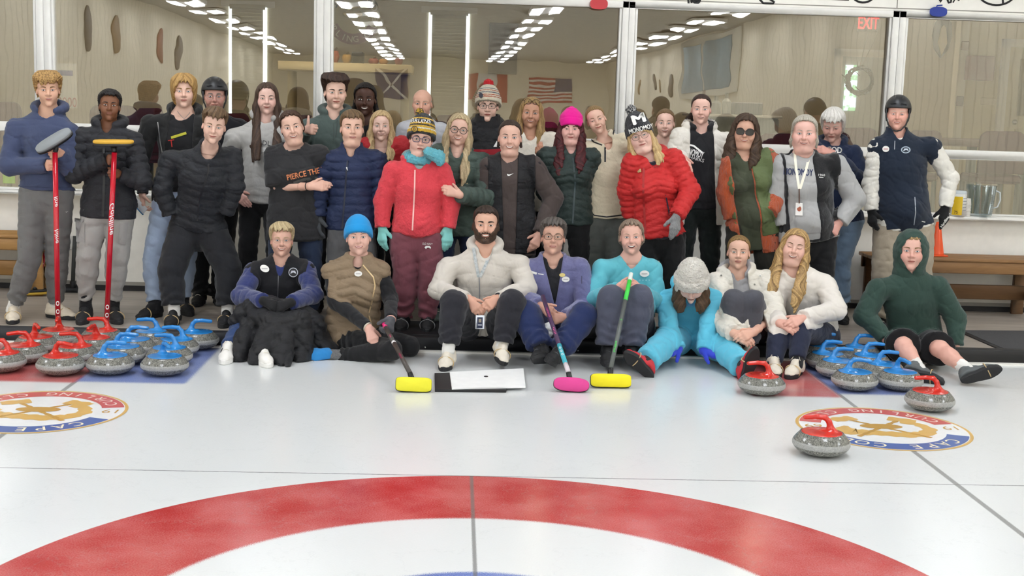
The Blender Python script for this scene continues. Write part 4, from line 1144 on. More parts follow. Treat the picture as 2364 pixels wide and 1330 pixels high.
def plank_material(c1, c2, sx=.6, sy=14., rough=.45):
    m, nt, b = _new('plank'); q = NT(nt)
    tc = nt.nodes.new('ShaderNodeTexCoord'); mp = nt.nodes.new('ShaderNodeMapping'); mp.inputs['Scale'].default_value = (sx, sy, 1); nt.links.new(tc.outputs['Object'], mp.inputs[0])
    sp = nt.nodes.new('ShaderNodeSeparateXYZ'); nt.links.new(tc.outputs['Object'], sp.inputs[0])
    n = q.noise(mp.outputs[0], 2.4, 8.); row = q.m('FLOOR', q.m('MULTIPLY', sp.outputs[1], 7.)); rv = q.m('FRACT', q.m('MULTIPLY', q.m('SINE', q.m('MULTIPLY', row, 12.9)), 43.7))
    fac = q.m('ADD', q.m('MULTIPLY', q.m('SUBTRACT', n, .5), 1.5), q.m('ADD', .3, q.m('MULTIPLY', rv, .4)), clamp=True)
    col = q.mixc(fac, c1, c2); gap = q.band(q.m('FRACT', q.m('MULTIPLY', sp.outputs[1], 7.)), .0, .03, .01); col = q.mixc(q.m('MULTIPLY', gap, .5), col, '#5b544c')
    nt.links.new(col, b.inputs['Base Color']); b.inputs['Roughness'].default_value = rough; return m
def ribbed(c, pitch=.3, depth=.5, axis=1, col2=None):
    m, nt, b = _new('ribbed_panel'); q = NT(nt); tc = nt.nodes.new('ShaderNodeTexCoord'); sp = nt.nodes.new('ShaderNodeSeparateXYZ'); nt.links.new(tc.outputs['Object'], sp.inputs[0])
    f = q.m('FRACT', q.m('MULTIPLY', sp.outputs[axis], 1 / pitch)); g = q.band(f, .06, .22, .05)
    col = q.mixc(q.m('MULTIPLY', g, .35), c, col2 or '#a9a390'); col = q.mixc(q.m('MULTIPLY', q.noise(tc.outputs['Object'], 1.3, 4.), .15), col, '#b8b19c')
    nt.links.new(col, b.inputs['Base Color']); b.inputs['Roughness'].default_value = .65
    bp = nt.nodes.new('ShaderNodeBump'); bp.inputs['Strength'].default_value = depth; bp.inputs['Distance'].default_value = .03; nt.links.new(g, bp.inputs['Height']); nt.links.new(bp.outputs[0], b.inputs['Normal']); return m

white = plain('#f1eee6', .55, name='white_paint'); whiteframe = plain('#f1efe9', .4, name='white_frame'); black = plain('#141415', .6, name='black'); rubber = plain('#1b1b1d', .55, name='black_rubber')
beige = plain('#d6ccb4', .8, name='beige_wall'); maroon = plain('#55202c', .85, name='maroon_fabric'); chrome = plain('#c9c9c9', .2, 1., name='chrome')
def struct(name, mb, **k): return tag(mb.build(name, **k), kind='structure')
def one(name, vf, m, label, cat, group=None, parent=None, smooth=False, org=None):
    mb = MB().add(*vf, m, smooth=smooth); o = mb.build(name, parent=parent, org=org)
    return tag(o, label, cat, group) if parent is None else (tag(o, label) if label else o)

# ---- rink floor, walkway, kerb
n = 40; struct('floor', MB().add(*box((-8.2, -42, -.05), (8.2, 8.74, 0)), ice_material(), smooth=False))
struct('floor', MB().add(*box((-8.2, 8.72, -.05), (8.2, YW, PLAT)), plank_material('#8a8076', '#b5aca1'), smooth=False))
struct('trim_1', MB().add(*rbox((-8.2, 8.655, .002), (8.2, 8.735, PLAT + .012), .008), rubber))
struct('trim_2', MB().add(*box((-8.2, 8.61, 0.), (8.2, 8.656, .012)), white, smooth=False))
mb = MB()
for i in range(30):
    x = -7.6 + i * .53; an = np.linspace(0, 2 * math.pi, 9)[:-1]; mb.add(*xf(prism(np.column_stack([.006 * np.cos(an), .006 * np.sin(an)]), 0, .004), rotx(rad(90)), (x, 8.655, .03)), chrome)
o = mb.build('trim_3'); tag(o, kind='structure')
# ---- viewing wall
zs, zr0, zr1, zh, zt = .90, 1.372, 1.449, 2.515, 4.45
struct('wall_front', MB().add(*box((-8.2, YW, PLAT), (8.2, YW + .14, zs)), white, smooth=False).add(*box((-8.2, YW, zh + .045), (8.2, YW + .14, zt)), white, smooth=False))
struct('baseboard_front', MB().add(*box((-8.2, YW - .012, PLAT), (8.2, YW + .001, PLAT + .045)), rubber, smooth=False).add(*box((-8.2, YW - .006, PLAT + .045), (8.2, YW + .001, PLAT + .075)), plain('#9b978e', .6), smooth=False))
struct('trim_4', MB().add(*rbox((-8.2, YW - .10, zs - .028), (8.2, YW + .15, zs), .006), whiteframe))
mul = [(-5.62, -5.50), (-3.37, -3.25), (-1.147, -1.033), (1.318, 1.424), (3.54, 3.655), (5.9, 6.01)]
pane = glassm('#f4f1ea', .16, 1.6, 0., .0008)
for i in range(5):
    x0, x1 = mul[i][1], mul[i + 1][0]; mb = MB(); y0, y1 = YW - .035, YW + .05
    xl = (mul[i][0] + mul[i][1]) / 2; xr = (mul[i + 1][0] + mul[i + 1][1]) / 2
    mb.add(*rbox((xl, y0, zs), (x0, y1, zh + .05), .004), whiteframe); mb.add(*rbox((x1, y0, zs), (xr, y1, zh + .05), .004), whiteframe)
    mb.add(*rbox((xl, y0, zh - .005), (xr, y1, zh + .05), .004), whiteframe); mb.add(*rbox((x0, y0 + .012, zs), (x1, y1, zs + .02), .004), whiteframe)
    mb.add(*rbox((x0, y0 - .004, zr0), (x1, y1, zr1), .004), whiteframe)
    for a, b in ((x0, x0 + .022), (x1 - .022, x1)): mb.add(*rbox((a, y0 + .012, zs), (b, y1, zh), .003), whiteframe)
    w = struct(f'window_{i + 1}', mb)
    for za, zb in ((zs + .02, zr0), (zr1, zh - .005)):
        cx, cz = (x0 + x1) / 2, (za + zb) / 2; v, f = box((-(x1 - x0) / 2 + .01, -.003, -(zb - za) / 2), ((x1 - x0) / 2 - .01, .003, (zb - za) / 2))
        v = v @ rotx(rad(-.36)).T @ rotz(rad(.42)).T   # sheet sits a hair out of square, as the doubled lamps show
        MB().add(v + V3(cx, YW + .012, cz), f, pane, smooth=False).build('pane', parent=w)
# panel joints above the glass
mb = MB()
for xm in (-3.29, -1.09, 1.40, 3.58): mb.add(*box((xm - .004, YW - .002, zh + .075), (xm + .004, YW, zt)), plain('#8f8b82'), smooth=False)
mb.add(*box((-8, YW - .002, zh + .068), (8, YW, zh + .076)), plain('#8f8b82'), smooth=False)
tag(mb.build('trim_5'), kind='structure')
# ---- hall behind the camera
hallw = ribbed('#ece3cc', .32); 
struct('wall_left', MB().add(*box((-8.35, -42, 0), (-8.2, YW, zt + .2)), hallw, smooth=False)); struct('wall_right', MB().add(*box((8.2, -42, 0), (8.35, YW, zt + .2)), hallw, smooth=False))
struct('wall_rear', MB().add(*box((-8.35, -42.1, 0), (8.35, -42, zt + .2)), hallw, smooth=False))
struct('ceiling', MB().add(*box((-8.35, -42, zt), (8.35, YW, zt + .15)), ribbed('#b5b0a4', .9, .6, 1, '#8c887e'), smooth=False))
LAMP = glow('#f2f7ff', 16.); housing = plain('#e4e2dc', .5)
lampn = [0]
for X, z in ((-6.8, 4.36), (-2.2, 4.20), (2.4, 4.20), (6.9, 4.34)):
    for j in range(16):
        y = 8.1 - 3.05 * j; lampn[0] += 1
        e = empty('ceiling_light', (X, y, z), 'white twin tube ceiling light seen only mirrored in the viewing glass', 'ceiling light', 'rows of ceiling lights over the rink')
        MB().add(*box((X - .42, y - .63, z + .006), (X + .42, y + .63, z + .07)), housing, smooth=False).add(*box((X - .01, y - .01, z + .07), (X + .01, y + .01, zt)), housing, smooth=False).build('housing', parent=e, org=(X, y, z))
        for s in (-1, 1): MB().add(*box((X + s * .24 - .13, y - .60, z - .02), (X + s * .24 + .13, y + .60, z + .005)), LAMP, smooth=False).build('diffuser', parent=e, org=(X, y, z))
# things hung on the hall walls, met by the mirrored sight line
def refl(x, y, Xw):
    d = ray(x - 43, y - 34); t = Xw / d[0]; p = CAM + d * t; return 2 * YW - p[1], p[2]
plq = plain('#8d7350', .6); plq2 = plain('#6d655a', .6); plq3 = plain('#8c5a44', .6); an32 = np.linspace(0, 2 * math.pi, 33)[:-1]
def plaque(px, py, hpx, wr, s, m, lab):
    y, z = refl(px, py, s * 8.2); d = abs(2 * YW - y); hz = hpx / FPX * d / 2; wy = hz * wr
    v, f = prism(np.column_stack([wy * np.cos(an32), hz * np.sin(an32)]), 0, .05, bev=.012); v = v[:, [2, 0, 1]]; v[:, 0] *= -s
    o = MB().add(v + V3(s * 8.199, y, z), f, m).build('oval_plaque'); tag(o, lab, 'plaque', 'oval plaques mirrored in the glass')
for px, py, h, wr, s, m, lab in ((340, 90, 86, .95, -1, plq, 'large oval brown plaque on the panelled wall mirrored above the tall wavy-haired boy'), (443, 112, 74, .9, -1, plq3, 'reddish oval plaque on the panelled wall mirrored above the black helmet'), (488, 128, 70, .7, -1, plq2, 'pale narrow oval plaque next to the reddish one mirrored in the glass'), (272, 78, 100, .55, -1, plq2, 'long pale plaque with hanging cords mirrored above the boy in black puffer jacket'),
        (1630, 205, 62, .8, 1, plq2, 'widest oval plaque in the row mirrored above the tall girl in white coat'), (1590, 195, 44, .6, 1, plq2, 'slim dark oval plaque mirrored between two others above the small girl group'), (1602, 205, 38, .5, 1, plq, 'small tan oval plaque mirrored beside the slim dark one'), (1557, 207, 36, .45, 1, plq, 'smallest tan oval plaque at the far end of the mirrored row')):
    plaque(px, py, h, wr, s, m, lab)
# framed pair of pictures on the right-hand hall wall
y0, z0 = refl(1652, 130, 8.2); y1, z1 = refl(1782, 215, 8.2); yc, ywid = (y0 + y1) / 2, abs(y1 - y0) / 2; zc_, zh_ = (z0 + z1) / 2 + .1, .95
e = empty('framed_picture', (8.2, yc, zc_), 'wide white framed pair of blue grey pictures mirrored above the woman in sunglasses', 'picture')
MB().add(*rbox((8.12, yc - ywid, zc_ - zh_), (8.2, yc + ywid, zc_ + zh_), .02), plain('#efe9d6')).build('frame', parent=e, org=(8.2, yc, zc_))
for a, b, c in ((-.86, -.05, '#9fb0b4'), (.02, .82, '#8fa3a8')): MB().add(*box((8.105, yc + a * ywid, zc_ - zh_ * .78), (8.121, yc + b * ywid, zc_ + zh_ * .78)), fabric(c, col2='#55676d', mot=2.5), smooth=False).build('print', parent=e, org=(8.2, yc, zc_))
# flags on the far end wall
def flag(px, py, wpx, hpx, name, label, draw):
    d = ray(px - 43, py - 34); Yv = 2 * YW + 41.9; p = CAM + d * (Yv / d[1]); x, z = p[0], p[2]; w, h = wpx / FPX * Yv, hpx / FPX * Yv
    e = empty(name, (x, -41.95, z), label, 'flag'); draw(e, x, z, w, h)
def fq(e, nm, x, z, w, h, pts, m, dy=.0):
    p = np.array(pts, float) * [w / 2, h / 2]; v, f = prism(p, 0, .006); v = np.column_stack([v[:, 0] + x, -41.94 + dy + v[:, 2], v[:, 1] + z]); MB().add(v, f, m, smooth=False).build(nm, parent=e, org=(x, -41.95, z))
R4 = [(-1, -1), (1, -1), (1, 1), (-1, 1)]
fb, fwht, fr = fabric('#23306e'), fabric('#e8e6e0'), fabric('#b3262c')
def dsc(e, x, z, w, h):
    fq(e, 'field', x, z, w, h, R4, fb)
    for s in (-1, 1): fq(e, 'saltire', x, z, w, h, [(-1, -s), (-.82, -s), (1, s), (.82, s)], fwht, .01)
def dca(e, x, z, w, h):
    fq(e, 'field', x, z, w, h, R4, fwht)
    for s in (-1, 1): fq(e, 'bar', x, z, w, h, [(s * .5, -1), (s, -1), (s, 1), (s * .5, 1)], fr, .01)
    L = [(0, .62), (.09, .40), (.2, .46), (.16, .12), (.30, .26), (.33, .18), (.44, .2), (.38, -.02), (.44, -.08), (.20, -.28), (.22, -.36), (.02, -.33), (.02, -.6)]
    fq(e, 'maple_leaf', x, z, w, h, L + [(-a, b) for a, b in L[::-1]], fr, .012)
def dus(e, x, z, w, h):
    fq(e, 'field', x, z, w, h, R4, fwht)
    for i in range(7): fq(e, 'stripe', x, z, w, h, [(-1, 1 - 4 * i / 13), (1, 1 - 4 * i / 13), (1, 1 - (4 * i + 2) / 13), (-1, 1 - (4 * i + 2) / 13)], fr, .01)
    fq(e, 'canton', x, z, w, h, [(.2, -.08), (1, -.08), (1, 1), (.2, 1)], fb, .014)
flag(982, 200, 74, 62, 'flag', 'blue flag with white diagonal cross mirrored beside the bald man', dsc)
flag(1205, 205, 92, 58, 'flag', 'red and white maple leaf flag mirrored behind the red pom beanie', dca)
flag(1350, 215, 100, 56, 'flag', 'red and white striped flag with blue corner mirrored above the pink beanie', dus)
# ---- club room behind the glass
rz0, rz1, ry = PLAT, 3.15, 17.2
struct('floor', MB().add(*box((-8.2, YW + .14, -.05), (8.2, ry, rz0)), fabric('#6b5a50', mot=1.5), smooth=False))
struct('ceiling', MB().add(*box((-8.2, YW + .14, rz1), (8.2, ry, rz1 + .12)), plain('#b5ab98', .8), smooth=False))
struct('wall_back', MB().add(*box((-8.2, ry, 0), (8.2, ry + .12, rz1)), beige, smooth=False))
struct('wall_side', MB().add(*box((-8.3, YW + .14, 0), (-8.2, ry, rz1)), beige, smooth=False)); struct('wall_side', MB().add(*box((8.2, YW + .14, 0), (8.3, ry, rz1)), beige, smooth=False))
# partition with the door, seen through the last pane
yp = 13.4; pl = atY(2205, 300, yp)[0]; struct('wall_partition', MB().add(*box((pl, yp, 0), (8.2, yp + .1, rz1)), plain('#d8c9a2', .8), smooth=False).add(*box((pl - .03, yp - .02, 0), (pl + .06, yp + .12, rz1)), plain('#e8e0c8'), smooth=False))
def blinds(px0, px1, py0, py1, i):
    a = atY(px0, py0, ry - .08); b = atY(px1, py1, ry - .08); x0, x1, zb, z1 = a[0], b[0], max(b[2] - .9, .9), min(a[2], rz1 - .1)
    w = struct(f'window_{i}', MB().add(*box((x0 - .1, ry - .02, z1), (x1 + .1, ry + .0, z1 + .08)), whiteframe, smooth=False).add(*box((x0 - .08, ry - .02, zb - .08), (x1 + .08, ry, zb)), whiteframe, smooth=False))
    MB().add(*box((x0 - .0, ry - .012, zb), (x1 + .0, ry - .004, z1)), glow('#dff0ff', 2.6), smooth=False).build('daylit_pane', parent=w)
    e = empty('window_blind', (lerp(x0, x1, .5), ry - .05, z1), ['closed slatted blind with bright daylight at both edges behind the long haired girl', 'closed slatted blind with bright daylight edges behind the bald man'][i - 6], 'blind', 'slatted blinds in the club room')
    mb = MB(); ns = int((z1 - zb) / .046)
    for j in range(ns):
        z = z1 - .05 - j * .046; v, f = box((x0 + .045, -.027, -.002), (x1 - .045, .027, .002)); v = v @ rotx(rad(76)).T; mb.add(v + V3(0, ry - .05, z), f, plain('#b3a98e', .6), smooth=False)
    mb.build('slats', parent=e, org=e.location); MB().add(*box((x0 + .02, ry - .085, z1 - .03), (x1 - .02, ry - .02, z1 + .03)), plain('#c9c0a6')).build('headrail', parent=e, org=e.location)
blinds(526, 614, 14, 205, 6); blinds(990, 1080, 28, 225, 7)
# door with a daylit pane and a wreath
d0 = atY(1946, 130, ry - .05); d1 = atY(2030, 330, ry - .05)
dd = struct('door_1', MB().add(*box((d0[0], ry - .05, 0.09), (d1[0], ry, d0[2])), plain('#c9d0cc', .5), smooth=False).add(*box((d0[0] - .1, ry - .06, .09), (d0[0], ry, d0[2] + .1)), whiteframe, smooth=False).add(*box((d1[0], ry - .06, .09), (d1[0] + .1, ry, d0[2] + .1)), whiteframe, smooth=False).add(*box((d0[0] - .1, ry - .06, d0[2]), (d1[0] + .1, ry, d0[2] + .1)), whiteframe, smooth=False))
pa, pb = atY(1953, 150, ry - .06), atY(1974, 256, ry - .06)
def garden():
    m, nt, b = _new('daylit_garden'); q = NT(nt); tc = nt.nodes.new('ShaderNodeTexCoord'); c = q.mixc(q.step(q.noise(tc.outputs['Object'], 9., 5.), .5, .06), '#7fb08a', '#cfe6fb'); nt.links.new(c, b.inputs['Emission Color']); b.inputs['Emission Strength'].default_value = 1.5; nt.links.new(c, b.inputs['Base Color']); return m
MB().add(*box((pa[0], ry - .062, pb[2]), (pb[0], ry - .05, pa[2])), garden(), smooth=False).build('daylit_pane', parent=dd)
wc = atY(1985, 186, 12.6); rs = np.random.RandomState(5); mb = MB(); e = empty('twig_wreath', wc, 'round bare twig wreath hanging on a long ribbon behind the third pane', 'wreath')
R_ = 33 / FPX * 12.6
for i in range(46):
    a0 = rs.rand() * 6.28; pts = []
    for t in np.linspace(0, 1, 9): a = a0 + t * (1.4 + rs.rand()); rr = R_ * (.88 + .16 * math.sin(a * 5 + i)) ; pts.append(wc + V3(rr * math.cos(a), .02 * math.sin(a * 7 + i), rr * math.sin(a)))
    if i % 4 == 0: pts.append(pts[-1] + V3(rs.randn() * .05, 0, rs.randn() * .05))
    mb.add(*tube(pts, .005, 4), plain('#6c6b55', .9))
mb.build('twigs', parent=e, org=wc); mb = MB()
for s in (-1, 1): mb.add(*tube([wc + V3(s * .01, 0, R_), wc + V3(.10 + s * .05, 0, R_ + .33)], .006, 5, flat=.3), plain('#b4ae98'))
mb.build('ribbon', parent=e, org=wc)
# exit sign, club roundel, poster, wall boxes
p = atY(2005, 53, 12.4); e = empty('exit_sign', p, 'lit red EXIT sign hanging in the club room', 'sign')
MB().add(*box((p[0] - .10, p[1], p[2] - .08), (p[0] + .10, p[1] + .03, p[2] + .08)), glassm('#d8dcd8', .02)).build('plate', parent=e, org=p)
MB().add(*box((p[0] - .004, p[1] + .01, p[2] + .08), (p[0] + .004, p[1] + .02, rz1)), chrome).build('stem', parent=e, org=p)
tv, tf_ = text2d('EXIT', .01); h_ = 27 / FPX * 12.4; v = np.column_stack([tv[:, 0] * h_ * .62 + p[0], np.full(len(tv), p[1] - .004), tv[:, 1] * h_ + p[2]]); MB().add(v, tf_, glow('#ff3038', 2.2), smooth=False).build('lettering', parent=e, org=p)
p = atY(815, 38, 10.95); e = empty('club_roundel', p, 'round club sign with gold stone between grey and red lettered bands', 'sign'); R_ = 62 / FPX * 10.95
def ringseg(a0, a1, r0, r1, y, m, nm):
    a = np.linspace(rad(a0), rad(a1), 25); q0 = np.column_stack([r1 * np.cos(a), r1 * np.sin(a)]); q1 = np.column_stack([r0 * np.cos(a), r0 * np.sin(a)]); v = np.concatenate([q0, q1]); i = np.arange(24)
    v3 = np.column_stack([v[:, 0] + p[0], np.full(len(v), p[1] - y), v[:, 1] + p[2]]); v4 = v3 + V3(0, .004, 0); n = len(v3)
    f = np.concatenate([np.stack([i, i + 1, i + 26, i + 25], 1), np.stack([i + n, i + 1 + n, i + 26 + n, i + 25 + n], 1), np.stack([i, i + 1, i + 1 + n, i + n], 1)]); MB().add(np.concatenate([v3, v4]), f, m, smooth=False).build(nm, parent=e, org=p)
v, f = prism(np.column_stack([R_ * np.cos(an32), R_ * .98 * np.sin(an32)]), 0, .02); MB().add(np.column_stack([v[:, 0] + p[0], v[:, 2] + p[1], v[:, 1] + p[2]]), f, plain('#a3966a', .6), smooth=False).build('board', parent=e, org=p)
ringseg(25, 155, R_ * .66, R_, .004, plain('#5b6166'), 'upper_band'); ringseg(205, 335, R_ * .62, R_, .004, plain('#6d2a2e'), 'lower_band')
def arctext(s, r, h, up, m, c, ax, ay, org, par, nm, spread=1.15, yoff=-.006):
    mb = MB(); adv = h * spread; tot = adv * (len(s) - 1)
    for i, chh in enumerate(s):
        if chh == ' ': continue
        tv, tf = text2d(chh, .004); 
        if chh in 'I1': tv = tv * [1, 1]
        a = (i * adv - tot / 2) / r; ca, sa = math.cos(a), math.sin(a)
        if up: q = np.column_stack([tv[:, 0] * h * ca + (r + tv[:, 1] * h) * sa, -tv[:, 0] * h * sa + (r + tv[:, 1] * h) * ca])
        else: q = np.column_stack([tv[:, 0] * h * ca + (r - tv[:, 1] * h) * sa, tv[:, 0] * h * sa - (r - tv[:, 1] * h) * ca])
        mb.add(c + np.outer(q[:, 0], ax) + np.outer(q[:, 1], ay) + yoff * np.cross(ax, ay) * -1, tf, m, smooth=False)
    return mb.build(nm, parent=par, org=org)
arctext('CAPE COD', R_ * .83, R_ * .24, True, plain('#cfc7b4'), p + V3(0, -.003, 0), V3(1, 0, 0), V3(0, 0, 1), p, e, 'lettering', yoff=0)
arctext('CURLING CLUB', R_ * .81, R_ * .22, False, plain('#cfc7b4'), p + V3(0, -.003, 0), V3(1, 0, 0), V3(0, 0, 1), p, e, 'lettering', 1.0, 0)
for o in [x for x in e.children if x.name.startswith('lettering')]: o.location = (0, -.007, 0)
v, f = lathe([(0, .03), (.06, .028), (.085, .0), (.06, -.028), (0, -.03)], 24); v = v[:, [0, 1, 2]]; v[:, 1] *= .12; MB().add(v + p + V3(0, -.012, .02), f, plain('#c9b06a', .35, .6)).add(*tube([p + V3(-.04, -.014, .045), p + V3(-.03, -.014, .075), p + V3(.04, -.014, .075)], .010, 6), plain('#c9b06a', .35, .6)).build('emblem', parent=e, org=p)
MB().add(*tube([p + V3(0, .01, R_ * .95), V3(p[0], p[1] + .01, rz1)], .004, 5), chrome).build('cord', parent=e, org=p)
def panel(name, x0, y0, x1, y1, Y, m, label, cat, th=.03, rb=True):
    a, b = atY(x0, y0, Y), atY(x1, y1, Y); return one(name, rbox((min(a[0], b[0]), Y, min(a[2], b[2])), (max(a[0], b[0]), Y + th, max(a[2], b[2])), .006), m, label, cat)
panel('wall_poster', 1130, 52, 1193, 172, ry - .04, fabric('#3e3a40', col2='#8d7a74', mot=5.), 'dark mottled portrait poster behind the striped beanie', 'poster', .03)
panel('fire_cabinet', 2242, 128, 2294, 186, yp - .16, plain('#7d1b22', .4), 'dark red wall cabinet beside the panelled door', 'cabinet', .16)
panel('thermostat', 2220, 95, 2237, 117, yp - .03, plain('#a98f7c'), 'small tan thermostat above the red cabinet', 'thermostat')
panel('alarm_box', 2210, 222, 2224, 245, yp - .04, plain('#5c2b28'), 'small dark red alarm pull box under the red cabinet', 'alarm box')
panel('switch_plate', 2266, 225, 2299, 243, yp - .015, plain('#d9c9a8'), 'wide cream switch plate with three toggles', 'switch plate')
a, b = atY(2332, 108, yp - .03), atY(2400, 108, yp - .03); dz = a[2]; zf = .09
d2 = struct('door_2', MB().add(*box((a[0], yp - .03, zf), (b[0] + .4, yp, dz)), plain('#d6cba6', .5), smooth=False).add(*box((a[0] - .08, yp - .05, zf), (a[0], yp, dz + .08)), whiteframe, smooth=False).add(*box((a[0] - .08, yp - .05, dz), (b[0] + .5, yp, dz + .08)), whiteframe, smooth=False))
MB().add(*rbox((a[0] + .12, yp - .042, 1.75), (b[0] + .0, yp - .028, dz - .12), .01), plain('#cbbf98')).build('door_panel', parent=d2); MB().add(*rbox((a[0] + .12, yp - .042, 1.2), (b[0] + .0, yp - .028, 1.62), .01), plain('#cbbf98')).build('door_panel', parent=d2)
hk = atY(2341, 282, yp - .09); v, f = lathe([(0, 0), (.02, .004), (.03, .02), (.022, .04), (0, .045)], 16); MB().add(v @ rotx(rad(90)).T + hk, f, chrome).build('door_knob', parent=d2)
# hanging wooden shield on the partition
p = atY(2176, 88, 11.6); S = 46 / FPX * 11.6; ol = [(0, -1), (.35, -.55), (.5, .1), (.42, .75), (.2, 1), (-.2, 1), (-.42, .75), (-.5, .1), (-.35, -.55)]
e = empty('carved_shield', p, 'dark carved wooden shield with pale diamond hanging behind the blue stone cutout', 'plaque'); v, f = prism(np.array(ol) * S, 0, .03, bev=.006); MB().add(np.column_stack([v[:, 0] + p[0], v[:, 2] + p[1], v[:, 1] + p[2]]), f, plain('#4a3d30', .5)).build('board', parent=e, org=p)
v, f = prism(np.array([(0, -.85), (.24, -.25), (.12, .5), (0, .65), (-.12, .5), (-.24, -.25)]) * S, 0, .012); MB().add(np.column_stack([v[:, 0] + p[0], v[:, 2] + p[1] - .012, v[:, 1] + p[2]]), f, plain('#d1bd8c', .5), smooth=False).build('inlay', parent=e, org=p)
MB().add(*tube([p + V3(0, .015, S), V3(p[0], p[1] + .015, rz1)], .004, 5), chrome).build('cord', parent=e, org=p)
# beam shelf with harvest decorations
a, b = atY(640, 143, 14.6), atY(952, 165, 14.6); zt_, zb_ = atY(860, 147, 14.6)[2], atY(860, 168, 14.6)[2]
shelf = struct('trim_6', MB().add(*rbox((a[0], 14.6, zb_), (b[0], 15.2, zt_), .01), plain('#d3c49a', .7)))
MB().add(*box((a[0] + .05, 15.1, rz0), (a[0] + .15, 15.2, zb_)), plain('#d3c49a')).add(*box((b[0] - .15, 15.1, rz0), (b[0] - .05, 15.2, zb_)), plain('#d3c49a')).build('post', parent=shelf)
def pumpkin(px, wpx, hpx, m, label, cat, stripes=None):
    p = atY(px, 147, 14.75); p = V3(p[0], 14.78, zt_); w, h = wpx / FPX * 14.8 / 2, hpx / FPX * 14.8
    e = empty(cat, p, label, cat); v, f = lathe([(0, .02 * h), (w * .6, 0), (w, h * .45), (w * .7, h * .88), (w * .15, h * .9), (0, h * .85)], 32); a = np.arctan2(v[:, 1], v[:, 0]); s = 1 - .08 * np.abs(np.sin(a * 4)); v[:, 0] *= s; v[:, 1] *= s
    mb = MB(); mb.add(v + p, f, m); mb.build('shell', parent=e, org=p); MB().add(*tube([p + V3(0, 0, h * .85), p + V3(.01, 0, h * 1.05), p + V3(.03, 0, h * 1.12)], .014, 6), plain('#5a4a2c')).build('stalk', parent=e, org=p)
pumpkin(772, 22, 30, plain('#a3542e', .6), 'dull orange pumpkin at the post end of the beam shelf', 'pumpkin')
pumpkin(800, 24, 22, plain('#b9954f', .6), 'tan striped gourd between orange pumpkin and dark crate', 'gourd')
pumpkin(862, 26, 14, plain('#9c4a3c', .6), 'red leafy gourd in the middle of the beam shelf', 'gourd'); pumpkin(885, 22, 14, plain('#b8873d', .6), 'small mustard gourd beside the red one on the shelf', 'gourd'); pumpkin(920, 20, 18, plain('#8d3f30', .6), 'dark red gourd near the far end of the beam shelf', 'gourd')
a = atY(812, 147, 14.75); b = atY(838, 147, 14.75); one('crate', rbox((a[0], 14.7, zt_), (b[0], 14.95, zt_ + .13), .01), plain('#3b3833'), 'dark wooden crate on the beam shelf', 'crate')
# bar stools at the glass and high tables
def stool(px, Y, wpx, top, label):
    p = atY(px, top, Y); w = wpx / FPX * Y / 2; zt = p[2]; zs_ = zt - .42; e = empty('bar_stool', (p[0], Y + .2, rz0), label, 'stool', 'maroon bar stools behind the glass'); og = V3(p[0], Y + .2, rz0)
    an = np.linspace(0, math.pi, 9); ol = [(-w, 0), (w, 0), (w, .28)] + [(w * (.55 + .45 * math.cos(a)) if math.cos(a) > 0 else -w * (.55 - .45 * math.cos(a)), .30 + .08 * math.sin(a)) for a in an] + [(-w, .28)]
    v, f = prism(np.array(ol), 0, .05, bev=.012); MB().add(np.column_stack([v[:, 0] + p[0], v[:, 2] + Y, v[:, 1] + zs_ + .03]), f, maroon).build('backrest', parent=e, org=og)
    MB().add(*rbox((p[0] - w, Y + .02, zs_ - .06), (p[0] + w, Y + .44, zs_ + .02), .025), maroon).build('seat', parent=e, org=og)
    for sx in (-1, 1):
        for yy in (Y + .05, Y + .41): MB().add(*box((p[0] + sx * (w - .03) - .017, yy - .017, rz0), (p[0] + sx * (w - .03) + .017, yy + .017, zs_ - .05)), plain('#5f6a66', .4)).build('leg', parent=e, org=og)
    MB().add(*tube([(p[0] - w + .03, Y + .05, .5), (p[0] + w - .03, Y + .05, .5)], .014, 6), plain('#5f6a66', .4)).build('footrest', parent=e, org=og)
for px, Y, w, top, lab in ((8, 11.0, 74, 232, 'maroon bar stool cut by the picture edge beside the curly haired boy'), (262, 11.2, 110, 240, 'maroon bar stool behind the boy in black puffer jacket'), (345, 11.0, 62, 246, 'narrow maroon bar stool between black puffer boy and wavy haired boy'), (540, 11.0, 70, 258, 'maroon bar stool behind the black helmet and long haired girl'), (690, 11.0, 80, 262, 'maroon bar stool below the thumbs up hand'), (1040, 11.3, 70, 262, 'maroon bar stool behind the woman with round glasses'), (1255, 11.0, 72, 278, 'maroon bar stool behind the pink beanie'), (1800, 11.0, 90, 305, 'maroon bar stool between sunglasses woman and grey haired woman'), (1985, 11.2, 90, 292, 'maroon bar stool behind the white haired man'), (2140, 11.5, 78, 298, 'maroon bar stool by the high table behind the navy vest man'), (2320, 11.1, 110, 300, 'large maroon bar stool under the panelled door')): stool(px, Y, w, top, lab)
a, b = atY(2120, 318, 11.9), atY(2420, 330, 11.9); e = empty('bar_table', (lerp(a[0], b[0], .5), 12.1, rz0), 'long mauve bar height table behind the last window pane', 'table')
MB().add(*rbox((a[0], 11.9, a[2] - .07), (b[0], 12.4, a[2]), .01), plain('#9a7f7c', .5)).build('tabletop', parent=e, org=e.location)
for x in (a[0] + .1, lerp(a[0], b[0], .5), b[0] - .1): MB().add(*box((x - .03, 12.1, rz0), (x + .03, 12.2, a[2] - .07)), plain('#5f6a66', .4)).build('leg', parent=e, org=e.location)
a, b = atY(1600, 268, 14.2), atY(1800, 268, 14.2); e = empty('display_counter', (lerp(a[0], b[0], .5), 14.4, rz0), 'grey counter with bottles and boxes on top behind the sunglasses woman', 'counter'); MB().add(*rbox((a[0], 14.2, rz0), (b[0], 14.7, a[2]), .02), plain('#8c958f')).build('body', parent=e, org=e.location)
